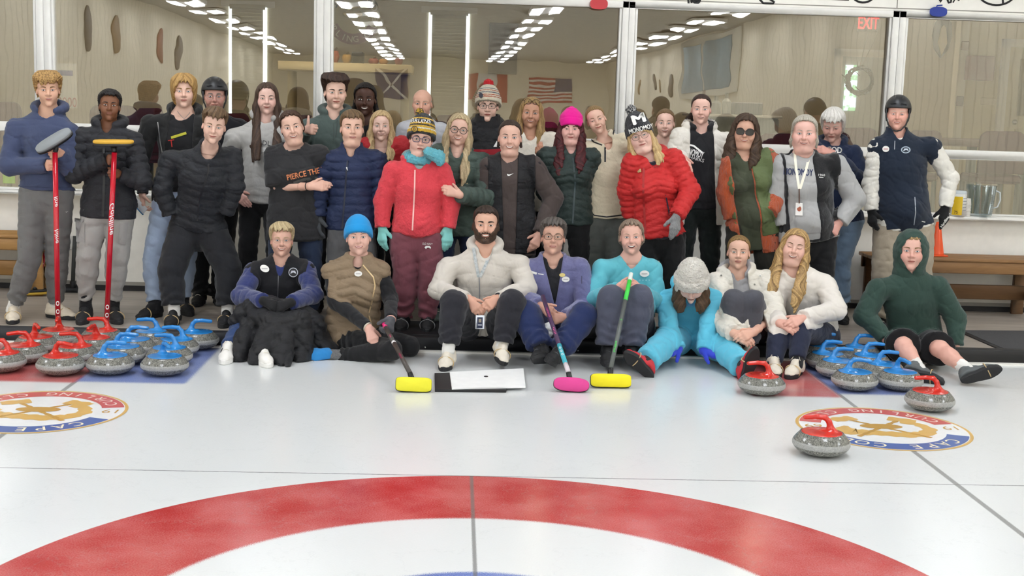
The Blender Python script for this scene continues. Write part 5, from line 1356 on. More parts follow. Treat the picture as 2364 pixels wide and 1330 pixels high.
MB().add(*rbox((a[0] - .03, 14.17, a[2]), (b[0] + .03, 14.73, a[2] + .03), .008), plain('#b8b6aa')).build('worktop', parent=e, org=e.location)
for i, (dx, w, h, c, nm, lab) in enumerate(((.15, .05, .26, '#7c5a44', 'bottle', 'brown bottle on the grey counter'), (.3, .06, .2, '#8b8f8c', 'bottle', 'grey bottle in a row on the grey counter'), (.42, .05, .24, '#a7aaa4', 'bottle', 'pale bottle at the end of the counter row'), (.66, .16, .14, '#47413c', 'box', 'dark box on the grey counter'))):
    x = a[0] + dx * (b[0] - a[0]); vf = lathe([(0, 0), (w, 0), (w, h * .6), (w * .4, h * .75), (w * .4, h), (0, h)], 16, (x, 14.4, a[2] + .03)) if nm == 'bottle' else rbox((x - w, 14.3, a[2] + .03), (x + w, 14.5, a[2] + .03 + h), .01)
    one(nm, vf, plain(c, .4), lab, nm)
# green notice and lavender poster taped behind the first panes
panel('notice', 5, 372, 35, 424, YW + .03, plain('#a9e34b', .7), 'lime green notice standing on the sill at the picture edge', 'notice', .004)
p0, p1 = atY(133, 148, YW + .10), atY(182, 176, YW + .10); e = empty('poster', (p0[0], YW + .1, p0[2]), 'white poster with a purple band inside the glass beside the curly haired boy', 'poster'); og = e.location
a = atY(132, 146, YW + .1); b = atY(178, 250, YW + .1); MB().add(*box((a[0], YW + .1, b[2]), (b[0], YW + .104, a[2])), plain('#cfcbc2', .7), smooth=False).build('sheet', parent=e, org=og)
a = atY(133, 162, YW + .098); b = atY(168, 175, YW + .098); MB().add(*box((a[0], YW + .096, b[2]), (b[0], YW + .1, a[2])), plain('#4b3f86', .7), smooth=False).build('purple_band', parent=e, org=og)
c = atY(155, 236, YW + .096); tv, tf_ = text2d('0000', .0); h_ = 22 / FPX * YW; MB().add(np.column_stack([-tv[:, 0] * h_ * .7 + c[0], np.full(len(tv), c[1]), tv[:, 1] * h_ + c[2]]), tf_, plain('#a5524a'), smooth=False).build('lettering', parent=e, org=og)
# club room lamps
for x in (-6.2, -3.7, -1.2, 1.2, 3.6, 6.2):
    e = empty('room_light', (x, 14., rz1), 'square flush ceiling light inside the club room', 'ceiling light', 'flush ceiling lights in the club room'); MB().add(*box((x - .3, 13.7, rz1 - .03), (x + .3, 14.3, rz1 - .001)), glow('#fff4e4', 10.), smooth=False).build('diffuser', parent=e, org=e.location)
    MB().add(*box((x - .34, 13.66, rz1 - .02), (x + .34, 14.34, rz1 - .0005)), white, smooth=False).build('rim', parent=e, org=e.location)
# ------------------------------------------------------------------ curling gear
def granite():
    m, nt, b = _new('granite'); q = NT(nt); tc = nt.nodes.new('ShaderNodeTexCoord'); O = tc.outputs['Object']
    sp = nt.nodes.new('ShaderNodeSeparateXYZ'); nt.links.new(O, sp.inputs[0]); z = sp.outputs[2]
    vo = nt.nodes.new('ShaderNodeTexVoronoi'); vo.inputs['Scale'].default_value = 240.; nt.links.new(O, vo.inputs['Vector'])
    n1 = q.noise(O, 190., 4., .7); n2 = q.noise(O, 70., 3.)
    f = q.m('ADD', q.m('MULTIPLY', q.m('SUBTRACT', n1, .5), 2.6), q.m('ADD', .40, q.m('MULTIPLY', q.m('SUBTRACT', n2, .5), .8)), clamp=True)
    col = q.mixc(f, '#45453f', '#b0afa6'); col = q.mixc(q.m('MULTIPLY', q.step(vo.outputs['Color'], .72, .05), .5), col, '#2c2c2a')
    bd = q.band(z, .045, .073, .003); col = q.mixc(q.m('MULTIPLY', bd, .62), col, q.mixc(n1, '#8f8f8c', '#d6d6d3'))   # bruised striking band
    nt.links.new(col, b.inputs['Base Color']); nt.links.new(q.m('ADD', .16, q.m('MULTIPLY', bd, .5)), b.inputs['Roughness']); b.inputs['Specular IOR Level'].default_value = .5; return m
gran = granite(); redp = plain('#cf2d20', .22, coat=.4, name='red_plastic'); bluep = plain('#2a86cf', .22, coat=.4, name='blue_plastic')
prof = [(.0, .0), (.06, .0), (.064, .003), (.075, .004), (.105, .012), (.130, .028), (.1435, .047), (.1455, .058), (.1435, .070), (.131, .088), (.117, .1035), (.108, .1105), (.100, .113), (.0, .113)]
def smoothprof(p, n=3):
    p = np.array(p, float); o = []
    for i in range(len(p) - 1):
        p0 = p[max(i - 1, 0)]; p1 = p[i]; p2 = p[i + 1]; p3 = p[min(i + 2, len(p) - 1)]
        for t in np.arange(n) / n: o.append(.5 * ((2 * p1) + (-p0 + p2) * t + (2 * p0 - 5 * p1 + 4 * p2 - p3) * t * t + (-p0 + 3 * p1 - 3 * p2 + p3) * t ** 3))
    o.append(p[-1]); o = np.array(o); o[:, 0] = np.maximum(o[:, 0], 0); return o
def stone_proto(m):
    b = MB().add(*lathe(smoothprof(prof), 56), gran).build('granite_body')
    F = Field((-.12, -.12, .106), (.12, .12, .225), .0034)
    F.cone((0, 0, .1135), (0, 0, .114), .104, .104, .004, (0, 0, 1), .075)
    F.ell((-.030, 0, .119), (.050, .034, .014), .014); F.cone((-.046, 0, .122), (-.032, 0, .168), .022, .0135, .016); F.cone((-.032, 0, .168), (-.012, 0, .189), .0135, .0135, .008)
    F.cone((-.012, 0, .189), (.030, 0, .192), .0135, .0125, .006); F.cone((.030, 0, .192), (.088, 0, .186), .0125, .0120, .004)
    v, q = F.mesh(); h = MB().add(v, q, m).build('handle')
    return b, h
PB, PHr = stone_proto(redp); _, PHb = stone_proto(bluep); bpy.data.objects.remove(_)
def stone(c, ang, blue, label, group, num=None):
    e = empty('curling_stone', (c[0], c[1], .001), label, 'curling stone', group); e.rotation_euler = (0, 0, rad(ang))
    for src in (PB, PHb if blue else PHr): o = src.copy(); C.objects.link(o); o.parent = e
    if num:
        tv, tf = text2d(num, .006); mb = MB().add(np.column_stack([tv[:, 1] * -.017 + .042 * 0 + .0, tv[:, 0] * .011 + .04, np.full(len(tv), .1248)]) @ rotz(rad(-90)).T, tf, plain('#f2f2f2'), smooth=False); mb.build('number', parent=e)
G1, G2, G3 = 'red stones parked at the picture\'s curly haired boy', 'blue stones parked before the walkway', 'blue stones parked by the boy in shorts'
G1 = 'red handled stones parked in front of the two boys with brooms'
for c, a, l in (((-2.373, 7.702), -25, 'red handled stone in the front row beside the blue ones'), ((-2.698, 8.008), 195, 'red handled stone second from front at the outer column'), ((-2.743, 7.749), 175, 'red handled stone cut off by the picture edge'), ((-2.711, 8.292), -60, 'red handled stone in the outer column with its grip toward the camera'), ((-2.652, 8.573), -80, 'rearmost red handled stone below the grey broom head stick'),
                ((-2.365, 8.578), 178, 'rearmost red handled stone at the foot of the yellow broom stick'), ((-2.344, 8.307), -95, 'red handled stone whose grip points end on like a fin'), ((-2.379, 8.017), 180, 'red handled stone right behind the front row one, grip level')): stone(c, a, 0, l, G1)
for c, a, l in (((-2.088, 7.748), 8, 'blue handled stone in the front row beside the red one'), ((-1.759, 7.756), -60, 'blue handled stone in the front row nearest the open ice'), ((-2.085, 8.037), 5, 'blue handled stone second row next to the red cluster'), ((-1.791, 8.029), 170, 'blue handled stone second row on the open ice side'), ((-2.08, 8.284), 5, 'blue handled stone third row next to the red cluster'), ((-1.807, 8.318), 175, 'blue handled stone third row on the open ice side'), ((-2.038, 8.594), 178, 'rearmost blue handled stone touching the sneakers of the bending boy'), ((-1.727, 8.594), 5, 'rearmost blue handled stone standing apart beside the open ice')): stone(c, a, 1, l, G2)
for c, a, l in (((2.543, 7.743), -20, 'blue handled stone in the front row beside the red carpet paint'), ((2.843, 7.774), -75, 'blue handled stone in the front row behind the single red stone'), ((2.543, 8.092), 5, 'blue handled stone second row beside the girl with long wavy hair'), ((2.819, 8.016), 5, 'blue handled stone second row next to the bare knee'), ((2.542, 8.34), 5, 'blue handled stone third row touching the dark leggings'), ((2.821, 8.302), 5, 'blue handled stone third row at the hand of the hooded boy'), ((2.587, 8.642), 5, 'rearmost blue handled stone behind the dark leggings'), ((2.853, 8.609), 5, 'rearmost blue handled stone at the green sleeve')): stone(c, a, 1, l, G3)
G4 = 'single red handled stones on open ice'
stone((1.907, 7.561), 178, 0, 'single red handled stone on red paint before the turquoise child\'s shoe', G4); stone((2.832, 7.229), 172, 0, 'single red handled stone in front of the hooded boy\'s shoe sole', G4); stone((1.89, 6.207), 172, 0, 'nearest red handled stone at the edge of the round ice emblem', G4)
for o in (PB, PHr, PHb): bpy.data.objects.remove(o)

def ortho(d, hint=(0, 0, 1)):
    d = unit(d); a = unit(np.cross(hint, d)) if abs(np.dot(unit(hint), d)) < .99 else V3(1, 0, 0); return d, a, np.cross(d, a)
def broom(label, top, foot, stick, pad, padm, pad_c, pad_x, pad_n, ln=.21, wd=.085, rnd=.3, marks=(), holder='#1a1a1a', padname='pad', sr=.0145):
    """stick from top to foot; pad centre, long axis and facing normal"""
    top, foot, pc = (np.asarray(p, float) for p in (top, foot, pad_c)); e = empty('curling_broom', pc, label, 'broom', 'curling brooms')
    mb = MB(); d = foot - top
    for (t0, t1, m) in stick: mb.add(*tube([top + d * t0, top + d * t1], sr, 14), m)
    h = mb.build('stick', parent=e, org=pc)
    x = unit(pad_x); n = unit(np.asarray(pad_n) - x * (np.asarray(pad_n) @ x)); y = np.cross(n, x); M = np.column_stack([x, y, n])
    an = np.linspace(0, 2 * math.pi, 41)[:-1]; pw = lerp(6., 2., rnd); ol = np.column_stack([np.sign(np.cos(an)) * np.abs(np.cos(an)) ** (2 / pw) * ln / 2, np.sign(np.sin(an)) * np.abs(np.sin(an)) ** (2 / pw) * wd / 2])
    v, f = prism(ol, .0, .022, bev=.006); MB().add(v @ M.T + pc, f, padm).build(padname, parent=e, org=pc)
    v, f = prism(ol * [1.02, 1.06], -.016, .001, bev=.003); mb = MB().add(v @ M.T + pc, f, plain(holder, .4)); mb.add(*tube([pc - n * .012, lerp(pc - n * .045, foot, .6), foot], [.022, .018, .016], 10), plain(holder, .4)); mb.build('head_plate', parent=e, org=pc)
    for i, (s, t, hgt, m, sh) in enumerate(marks):   # lettering wrapped along the stick, facing the camera
        tv, tf = subdiv(*text2d(s, .008, sh), 2); c = top + d * t; dd = unit(d); cam = unit(CAM - c); cam = unit(cam - dd * (cam @ dd)); sd = np.cross(cam, -dd)
        th_ = np.clip(tv[:, 1] * hgt / sr, -1.2, 1.2); lx = tv[:, 0] * hgt * 1.5
        MB().add(c + np.outer(lx, -dd) + sr * 1.09 * (np.outer(np.cos(th_), cam) + np.outer(-np.sin(th_), sd)), tf, m, smooth=False).build('lettering', parent=e, org=pc)
    return e
sred = plain('#c5162b', .25, coat=.3); swht = plain('#f3eeee', .4); yel = plain('#e9e135', .8); yel2 = plain('#f0df1c', .8); pnk = plain('#d8458f', .85); carbon = plain('#4a443f', .35); carb2 = plain('#5d6260', .35); lime = plain('#3fd44a', .35); teal = plain('#3fb3c4', .35)
# upturned brooms held by the two boys
Y1 = 8.78; t1, f1 = atY(127, 352, Y1), atY(134, 752, Y1 - .02); f1[2] = PLAT + .02
broom('red broom with upturned grey oval pad held by the curly haired boy', f1, t1, [(0, 1, sred)], None, plain('#8d9193', .85), atY(125, 326, Y1 - .01), atY(158, 305, Y1 + .02) - atY(92, 345, Y1 - .02), V3(-.25, -.80, .55), .265, .085, .75, marks=(('hline', .52, .024, swht, .3), ('line', .72, .024, swht, .3), ('o o o', .08, .022, swht, 0)), sr=.018)
Y2 = 8.80; t2, f2 = atY(264, 352, Y2), atY(246, 752, Y2); f2[2] = PLAT + .02
broom('red broom with flat yellow pad upward held by the boy in black puffer jacket', f2, t2, [(0, 1, sred)], None, plain('#d9a93a', .7), atY(262, 331, Y2), V3(1, .05, .02), V3(0, -.10, 1), .27, .10, .75, marks=(('Goldline', .62, .031, swht, .35), ('o o o', .06, .022, swht, 0)), sr=.018)
# brooms of the seated women
pc = atZ(955, 888, .045); broom('broom with pale yellow pad standing on the ice before the kneeling woman', atY(884, 744, 8.30), lerp(atY(884, 744, 8.30), pc + V3(-.02, .05, .05), .97), [(0, .12, plain('#d6226f', .4)), (.12, .42, carbon), (.42, .45, swht), (.45, 1, carbon)], None, yel, pc, V3(1, .04, -.03), V3(.02, -.93, .32), .212, .085, .12, marks=(('#=#', .33, .012, plain('#c22a5e'), 0), ('hardline', .72, .012, plain('#c22a5e'), .2)))
pc = atZ(1319, 888, .045); broom('broom with pink oval pad and purple patterned stick before the woman in lilac fleece', atY(1253, 684, 8.35), lerp(atY(1253, 684, 8.35), pc + V3(-.01, .05, .05), .97), [(0, .66, plain('#472a4f', .4)), (.66, .90, teal), (.90, 1, plain('#d9cfd4', .4))], None, pnk, pc, V3(1, -.06, -.05), V3(.02, -.93, .34), .215, .085, .8, marks=(('+x+x+x+', .25, .012, plain('#d2488c'), 0), ('+x+x+', .50, .012, plain('#d2488c'), 0), ('o o o', .76, .014, plain('#f0f0f0'), 0)))
pc = atZ(1410, 879, .045); broom('broom with bright yellow pad and lime green grip held by the turquoise shirt woman', atY(1457, 632, 8.32), lerp(atY(1457, 632, 8.32), pc + V3(.0, .05, .05), .97), [(0, .08, plain('#dfe6df', .4)), (.08, .30, lime), (.30, 1, carb2)], None, yel2, pc, V3(1, .02, -.01), V3(.0, -.93, .34), .25, .082, .12, marks=(('hardline', .80, .014, lime, .2), ('||', .52, .014, lime, 0)))
# brooms leaning by the other bench
pc = atY(82, 683, 10.12); pc[2] = PLAT + .035; broom('spare red broom leaning on the bench with its yellow edged pad on the floor', atY(107, 575, 10.3), pc + V3(.0, .03, .03), [(0, .85, sred), (.85, 1, black)], None, plain('#caa337', .7), pc, V3(1, .25, .05), V3(0, 0, -1), .20, .09, .6, marks=(('o o o', .5, .012, swht, 0),))
e = empty('floor_squeegee', atY(168, 664, 10.35), 'dark pole squeegee standing against the wall behind the black puffer boy', 'squeegee'); og = e.location
MB().add(*tube([atY(173, 545, 10.44), atY(168, 655, 10.36)], .017, 10), plain('#3b3d3b', .5)).build('pole', parent=e, org=og); a = atY(148, 664, 10.34); b = atY(190, 664, 10.34); MB().add(*rbox((a[0], 10.31, PLAT), (b[0], 10.37, PLAT + .04), .008), black).add(*tube([atY(168, 650, 10.36), V3((a[0] + b[0]) / 2, 10.34, PLAT + .03)], .024, 10), black).build('head', parent=e, org=og)
# ---- round emblems in the ice (flat paint, read from the far side)
gold = plain('#d6ad5f', .3); emr = plain('#cb5e59', .25); emb_ = plain('#5069a8', .25); gold2 = plain('#c2974c', .25); icew = plain('#ebeceb', .22)
def emblem(cx, cy, rot, label):
    o3 = V3(cx, cy, .0012); e = empty('ice_emblem', o3, label, 'emblem', 'club emblems in the ice'); R = .475; Mz = rotz(rad(180 + rot))
    def put(nm, v2, f, m, z): v = np.column_stack([v2[:, 0], v2[:, 1], np.full(len(v2), z)]) @ Mz.T; return MB().add(v + o3, f, m, smooth=False).build(nm, parent=e, org=o3)
    def rs_(nm, a0, a1, r0, r1, m, z, n=64):
        a = np.linspace(rad(a0), rad(a1), n); q = np.concatenate([np.column_stack([r1 * np.cos(a), r1 * np.sin(a)]), np.column_stack([r0 * np.cos(a), r0 * np.sin(a)])]); i = np.arange(n - 1); put(nm, q, np.stack([i, i + 1, i + 1 + n, i + n], 1), m, z)
    rs_('gold_rim', 0, 360, R - .018, R, gold, .0); rs_('inner_field', 0, 360, .001, R - .018, icew, .0)
    rs_('blue_band', 20, 160, .335, .452, emb_, .0006); rs_('red_band', 195, 345, .335, .452, emr, .0006)
    def txt(s, r, h, up, m, sp):
        mb = MB(); adv = h * sp; tot = adv * (len(s) - 1)
        for i, c in enumerate(s):
            if c == ' ': continue
            tv, tf = text2d(c, .004); a = (i * adv - tot / 2) / r; ca, sa = math.cos(a), math.sin(a)
            q = np.column_stack([tv[:, 0] * h * ca + (r + tv[:, 1] * h) * sa, -tv[:, 0] * h * sa + (r + tv[:, 1] * h) * ca]) if up else np.column_stack([tv[:, 0] * h * ca + (r - tv[:, 1] * h) * sa, tv[:, 0] * h * sa - (r - tv[:, 1] * h) * ca])
            mb.add(np.column_stack([q, np.full(len(q), .0012)]) @ Mz.T + o3, tf, m, smooth=False)
        mb.build('lettering', parent=e, org=o3)
    txt('CAPE COD', .393, .075, True, plain('#e6dcc0', .4), 1.25); txt('CURLING CLUB', .393, .065, False, plain('#e9cfc6', .4), 1.2)
    tv, tf = text2d('19', .0); put('date', tv * .075 + [-.385, -.02], tf, gold2, .0008); tv, tf = text2d('69', .0); put('date', tv * .075 + [.385, -.02], tf, gold2, .0008)
    def strip(nm, pts, w, m, z):
        p = dense([np.array(q) for q in pts], .02); tg = np.gradient(p, axis=0); nn = np.column_stack([-tg[:, 1], tg[:, 0]]); nn /= np.linalg.norm(nn, axis=1, keepdims=True); w = np.interp(np.linspace(0, 1, len(p)), np.linspace(0, 1, len(w)), w)[:, None] if hasattr(w, '__len__') else w
        w = w * (1 + .18 * np.sin(np.arange(len(p)) * 1.7)[:, None]); i = np.arange(len(p) - 1); n = len(p); put(nm, np.concatenate([p - nn * w / 2, p + nn * w / 2]), np.stack([i, i + 1, i + 1 + n, i + n], 1), m, z)
    strip('coast_arm', [(.27, .02), (.20, .10), (.06, .12), (-.08, .15), (-.20, .12), (-.26, .02), (-.23, -.10), (-.14, -.13)], [.16, .13, .10, .11, .10, .08, .07, .05], gold, .0008)
    for s in (-1, 1):
        strip('crossed_broom', [(s * -.20, .20), (s * .17, -.20)], .026, gold2, .0010); strip('broom_head', [(s * .10, -.22), (s * .24, -.15)], .09, gold, .0011)
    an = np.linspace(0, 2 * math.pi, 33)[:-1]; put('stone_shape', np.concatenate([[[0, 0]], np.column_stack([.12 * np.cos(an), -.03 + .055 * np.sin(an)])]), np.array([[0, i + 1, (i + 1) % 32 + 1] for i in range(32)]), gold2, .0013)
emblem(2.40, 6.765, 0, 'round painted club emblem in the ice beside the nearest red stone'); emblem(-2.22, 6.77, 0, 'round painted club emblem in the ice cut by the picture edge')
# ---- white sheet on a black rubber pad
P0 = [atZ(*p, .0) for p in ((1038, 868), (1208, 860), (1213, 902), (1043, 906))]; B0 = [atZ(*p, 0) for p in ((1003, 867), (1180, 862), (1168, 907), (1004, 905))]
def slab(q, z0, z1, m, nm, par, og): v = np.array([[p[0], p[1], z] for z in (z0, z1) for p in q]); f = [np.array([[3, 2, 1, 0], [4, 5, 6, 7]]), np.array([[i, (i + 1) % 4, (i + 1) % 4 + 4, i + 4] for i in range(4)])]; return MB().add(v, f, m, smooth=False).build(nm, parent=par, org=og)
o = slab(B0, .0005, .016, rubber, 'rubber_hack_mat', None, None); tag(o, 'black rubber mat sticking out from under the white board on the ice', 'mat')
e = empty('white_board', (*P0[0][:2], .017), 'white rectangular board with one hole lying on the ice in front of the bearded man', 'board'); slab(P0, .017, .027, plain('#f4f4f2', .5), 'sheet', e, e.location)
hc = atZ(1122, 869, .028); an = np.linspace(0, 2 * math.pi, 21)[:-1]; v, f = prism(np.column_stack([.013 * np.cos(an), .018 * np.sin(an)]), .0268, .0285); MB().add(v + V3(hc[0], hc[1], 0), f, black, smooth=False).build('hole', parent=e, org=e.location)
# ---- mats on the walkway
ma = fabric('#3a3a3b', mot=90., col2='#58575a', bump=.9, wr=160.)
q = [atZ(2206, 764, PLAT), V3(5.0, 9.57, 0), V3(5.0, 8.75, 0), atZ(2313, 811, PLAT)]; e = empty('door_mat', (4.3, 9.1, PLAT), 'dark grey carpet mat with black border on the walkway beside the hooded boy', 'mat'); slab([p + V3(0, 0, 0) for p in q], PLAT + .0005, PLAT + .007, rubber, 'border', e, e.location)
c = sum(q) / 4; slab([lerp(c, p, .93) for p in q], PLAT + .007, PLAT + .010, ma, 'pile', e, e.location)
o = one('floor_mat', rbox((-.60, 8.745, PLAT + .0005), (2.05, 9.30, PLAT + .012), .004), rubber, 'black rubber mat running along the walkway edge under the seated group', 'mat')
# ---- benches, cone
w1 = wood('#7a5636', '#a27a4e'); w2 = wood('#8f6536', '#c79858'); w3 = wood('#5c4029', '#7d5b3b')
def bench(x0, x1, y0, y1, zt, m, m2, label, cut=None):
    e = empty('bench', ((x0 + x1) / 2, (y0 + y1) / 2, PLAT), label, 'bench', 'wooden benches along the viewing wall'); og = e.location; B = lambda nm, a, b, mm=m: MB().add(*rbox(a, b, .005), mm).build(nm, parent=e, org=og)
    n = 3; w = (y1 - y0) / n
    for i in range(n): B('seat_plank', (x0, y0 + i * w + .003, zt - .03), (x1, y0 + (i + 1) * w - .003, zt))
    B('apron', (x0 + .02, y0 + .012, zt - .125), (x1 - .02, y0 + .04, zt - .03)); B('apron', (x0 + .02, y1 - .04, zt - .125), (x1 - .02, y1 - .012, zt - .03), m2)
    for xx in (x0 + .05, x1 - .15):
        for yy in (y0 + .015, y1 - .055): B('leg', (xx, yy, PLAT), (xx + .10, yy + .04, zt - .03), m if yy < y0 + .1 else m2)
        B('cross_rail', (xx + .03, y0 + .05, PLAT + .16), (xx + .07, y1 - .05, PLAT + .22), m2)
    B('stretcher', (x0 + .08, (y0 + y1) / 2 - .02, PLAT + .14), (x1 - .08, (y0 + y1) / 2 + .02, PLAT + .26), m2)
bench(3.385, 4.86, 10.08, 10.44, .585, w1, w3, 'brown wooden bench carrying the orange cone beside the navy vest man')
bench(-4.9, -3.20, 10.10, 10.44, .575, w2, w2, 'light oak bench behind the curly haired boy at the picture edge')
p = atY(2162, 598, 10.22); e = empty('traffic_cone', (p[0], 10.24, .586), 'orange traffic cone on the brown bench behind the black glove', 'cone'); og = e.location; hgt = .275; r0 = 38 / FPX * 10.3 / 2
MB().add(*lathe([(.012, 0), (r0, .008), (r0 * .92, .02), (.018, hgt), (.010, hgt + .004), (.0, hgt + .004)], 32, (p[0], 10.24, .586)), plain('#f0561c', .4)).build('cone_body', parent=e, org=og); MB().add(*rbox((p[0] - r0 - .01, 10.24 - r0 - .01, .5862), (p[0] + r0 + .01, 10.24 + r0 + .01, .597), .004), plain('#f0561c', .4)).build('base', parent=e, org=og)
# ---- things on the sill
zs0 = zs + .001; Ys = YW - .055
p = atY(2212, 488, Ys); x = p[0]; e = empty('wipes_tub', (x, Ys, zs0), 'white wipes tub with yellow label on the sill beside the paper cups', 'tub'); og = e.location; r = 17 / FPX * Ys
MB().add(*lathe([(0, 0), (r, .0), (r, .185), (r * .96, .19)], 32, (x, Ys, zs0)), plain('#e8e8e4', .4)).build('tub', parent=e, org=og); MB().add(*lathe([(r * .99, .186), (r * 1.0, .2), (r * .9, .212), (0, .214)], 32, (x, Ys, zs0)), plain('#cfd6d8', .4)).build('lid', parent=e, org=og)
a = np.linspace(-2.9, -1.45, 14); q0 = np.column_stack([x + (r + .001) * np.cos(a), Ys + (r + .001) * np.sin(a)]); v = np.concatenate([np.column_stack([q0, np.full(14, zs0 + .012)]), np.column_stack([q0, np.full(14, zs0 + .165)])]); i = np.arange(13); MB().add(v, np.stack([i, i + 1, i + 15, i + 14], 1), plain('#e3bd1d', .5)).build('yellow_label', parent=e, org=og)
tv, tf = text2d('75', .01); aa = -2.25 + tv[:, 1] * -.0 + tv[:, 0] * .022 / r; MB().add(np.column_stack([x + (r + .002) * np.cos(aa), Ys + (r + .002) * np.sin(aa), zs0 + .035 + tv[:, 1] * .024]), tf, black, smooth=False).build('lettering', parent=e, org=og)
for j in range(5): a = np.linspace(-1.38, -.6, 8); q0 = np.column_stack([x + (r + .001) * np.cos(a), Ys + (r + .001) * np.sin(a)]); v = np.concatenate([np.column_stack([q0, np.full(8, zs0 + .05 + .025 * j)]), np.column_stack([q0, np.full(8, zs0 + .056 + .025 * j)])]); i = np.arange(7); MB().add(v, np.stack([i, i + 1, i + 9, i + 8], 1), plain('#9aa0a4')).build('small_print', parent=e, org=og)
p = atY(2233, 489, Ys - .01); x = p[0]; 
for j in range(5):
    z = zs0 + .024 * j * 1.0; e = empty('paper_cup', (x, Ys - .01, z), ['lowest upturned paper cup of the stack on the sill', 'second paper cup from the bottom of the sill stack', 'middle paper cup of the stack on the sill', 'second paper cup from the top of the sill stack', 'topmost paper cup of the stack beside the pitcher'][j], 'cup', 'stacked paper cups')
    MB().add(*lathe([(.027, 0), (.0275, .003), (.020, .055), (.0, .0555)], 24, (x, Ys - .01, z)), fabric('#ece9e2', col2='#c9c3b8', mot=60., bump=.05)).build('wall', parent=e, org=e.location); MB().add(*tube([(x + .0272 * math.cos(t), Ys - .01 + .0272 * math.sin(t), z + .001) for t in np.linspace(0, 6.28, 25)[:-1]], .0016, 5, closed=True), white).build('rim', parent=e, org=e.location)
p = atY(2270, 490, Ys + .0); x = p[0]; e = empty('water_pitcher', (x, Ys, zs0), 'clear plastic measuring pitcher on the sill', 'pitcher'); og = e.location; cl = glassm('#eef4f6', .12, 1.5)
k_ = 1 / FPX * Ys; MB().add(*lathe([(0, .004), (18 * k_, .004), (20 * k_, .02), (26 * k_, 72 * k_), (27 * k_, 73 * k_), (25 * k_, 72 * k_), (19 * k_, .022), (0, .012)], 40, (x, Ys, zs0)), cl).add(*prism([(x - 30 * k_, Ys - .012), (x - 24 * k_, Ys - .018), (x - 24 * k_, Ys + .018), (x - 30 * k_, Ys + .012)], zs0 + 62 * k_, zs0 + 74 * k_), cl).build('jug', parent=e, org=og)
MB().add(*tube([(x + 25 * k_, Ys, zs0 + 62 * k_), (x + 36 * k_, Ys, zs0 + 58 * k_), (x + 38 * k_, Ys, zs0 + 40 * k_), (x + 33 * k_, Ys, zs0 + 24 * k_), (x + 22 * k_, Ys, zs0 + 20 * k_)], .006, 8), plain('#d9e0e2', .15)).build('handle', parent=e, org=og)
mb = MB()
for j in range(9): z = zs0 + .03 + j * .018; mb.add(*tube([(x + (19.8 + (z - zs0) / k_ * .085) * k_ * math.cos(t), Ys + (19.8 + (z - zs0) / k_ * .085) * k_ * math.sin(t), z) for t in np.linspace(-1.2, -.8 + .25 * (j % 2), 5)], .0012, 4), plain('#5c6468'))
mb.build('graduation', parent=e, org=og)
for px, py, lab in ((1955, 591, 'white double wall outlet beside the worn blue jeans'), (155, 560, 'white wall outlet between the two boys with brooms')):
    p = atY(px, py, YW); e = empty('wall_outlet', p, lab, 'outlet', 'wall outlets'); MB().add(*rbox((p[0] - .036, YW - .008, p[2] - .058), (p[0] + .036, YW - .0005, p[2] + .058), .003), plain('#f0eee8', .35)).build('plate', parent=e, org=p)
    for s in (-1, 1): MB().add(*rbox((p[0] - .017, YW - .011, p[2] + s * .024 - .014), (p[0] + .017, YW - .0082, p[2] + s * .024 + .014), .004), plain('#d9d5cb', .35)).build('socket', parent=e, org=p)
# ---- stone cut-outs and the line drawing above the windows
def cutout(px, py, w, h, m, label, hand=True):
    p = atY(px, py, YW - .05); s = 1 / FPX * p[1]; e = empty('stone_cutout', p, label, 'cutout', 'stone shaped cutouts above the windows'); an = np.linspace(0, 2 * math.pi, 41)[:-1]; ol = np.column_stack([np.sign(np.cos(an)) * np.abs(np.cos(an)) ** .75 * w * s / 2, np.sign(np.sin(an)) * np.abs(np.sin(an)) ** .7 * h * s / 2]); v, f = prism(ol, 0, .012); MB().add(np.column_stack([v[:, 0] + p[0], v[:, 2] + YW - .05, v[:, 1] + p[2]]), f, m, smooth=False).build('disc', parent=e, org=p)
    if hand: MB().add(*tube([p + V3(-5 * s, .006, h * s * .45), p + V3(-4 * s, .006, h * s * .62), p + V3(8 * s, .006, h * s * .68)], .006, 6), m).build('handle_shape', parent=e, org=p)
cutout(1383, 9, 40, 24, plain('#c93a40', .5), 'flat red stone shaped cutout on the window header'); cutout(2167, 27, 40, 22, plain('#223a94', .5), 'flat blue stone shaped cutout on the window header')
e = empty('wall_drawing', atY(1700, -30, YW), 'black line drawing of curlers on the white panel above the windows', 'drawing'); og = e.location
def stroke(pts, w=.009): MB().add(*tube([atY(x, y, YW - .003) for x, y in dense(pts, 4.)], w, 5, flat=.25, nrm=(0, 1, 0)), plain('#1b1b1c', .7)).build('stroke', parent=e, org=og)
circ = lambda cx, cy, rx, ry, a0, a1, n=20: [(cx + rx * math.cos(t), cy + ry * math.sin(t)) for t in np.linspace(a0, a1, n)]
stroke(circ(1993, -22, 30, 28, 0, 6.28, 32)); stroke(circ(2301, -24, 46, 36, 0, 6.28, 36)); stroke([(2312, -50), (2316, 10)]); stroke([(2275, -50), (2240, -10)]); stroke([(2168, -8), (2171, 4), (2176, -6)]); stroke([(2184, -10), (2190, 6), (2195, 5), (2197, -8)]); stroke([(2200, 6), (2206, -4), (2215, 1)], .006)
stroke([(1588, -12), (1590, 8)]); stroke([(1594, -12), (1597, 7)]); stroke(circ(1608, -2, 8, 9, 0, 6.28), .012); stroke(circ(1608, -3, 3, 4, 0, 6.28), .012); stroke([(1748, -8), (1762, 7), (1785, 8), (1787, 5), (1768, -8), (1748, -8)]); stroke([(1100, -2), (1110, -2)], .014); stroke([(2060, -6), (2150, -2)], .005); stroke([(1850, -4), (1960, 0)], .005)
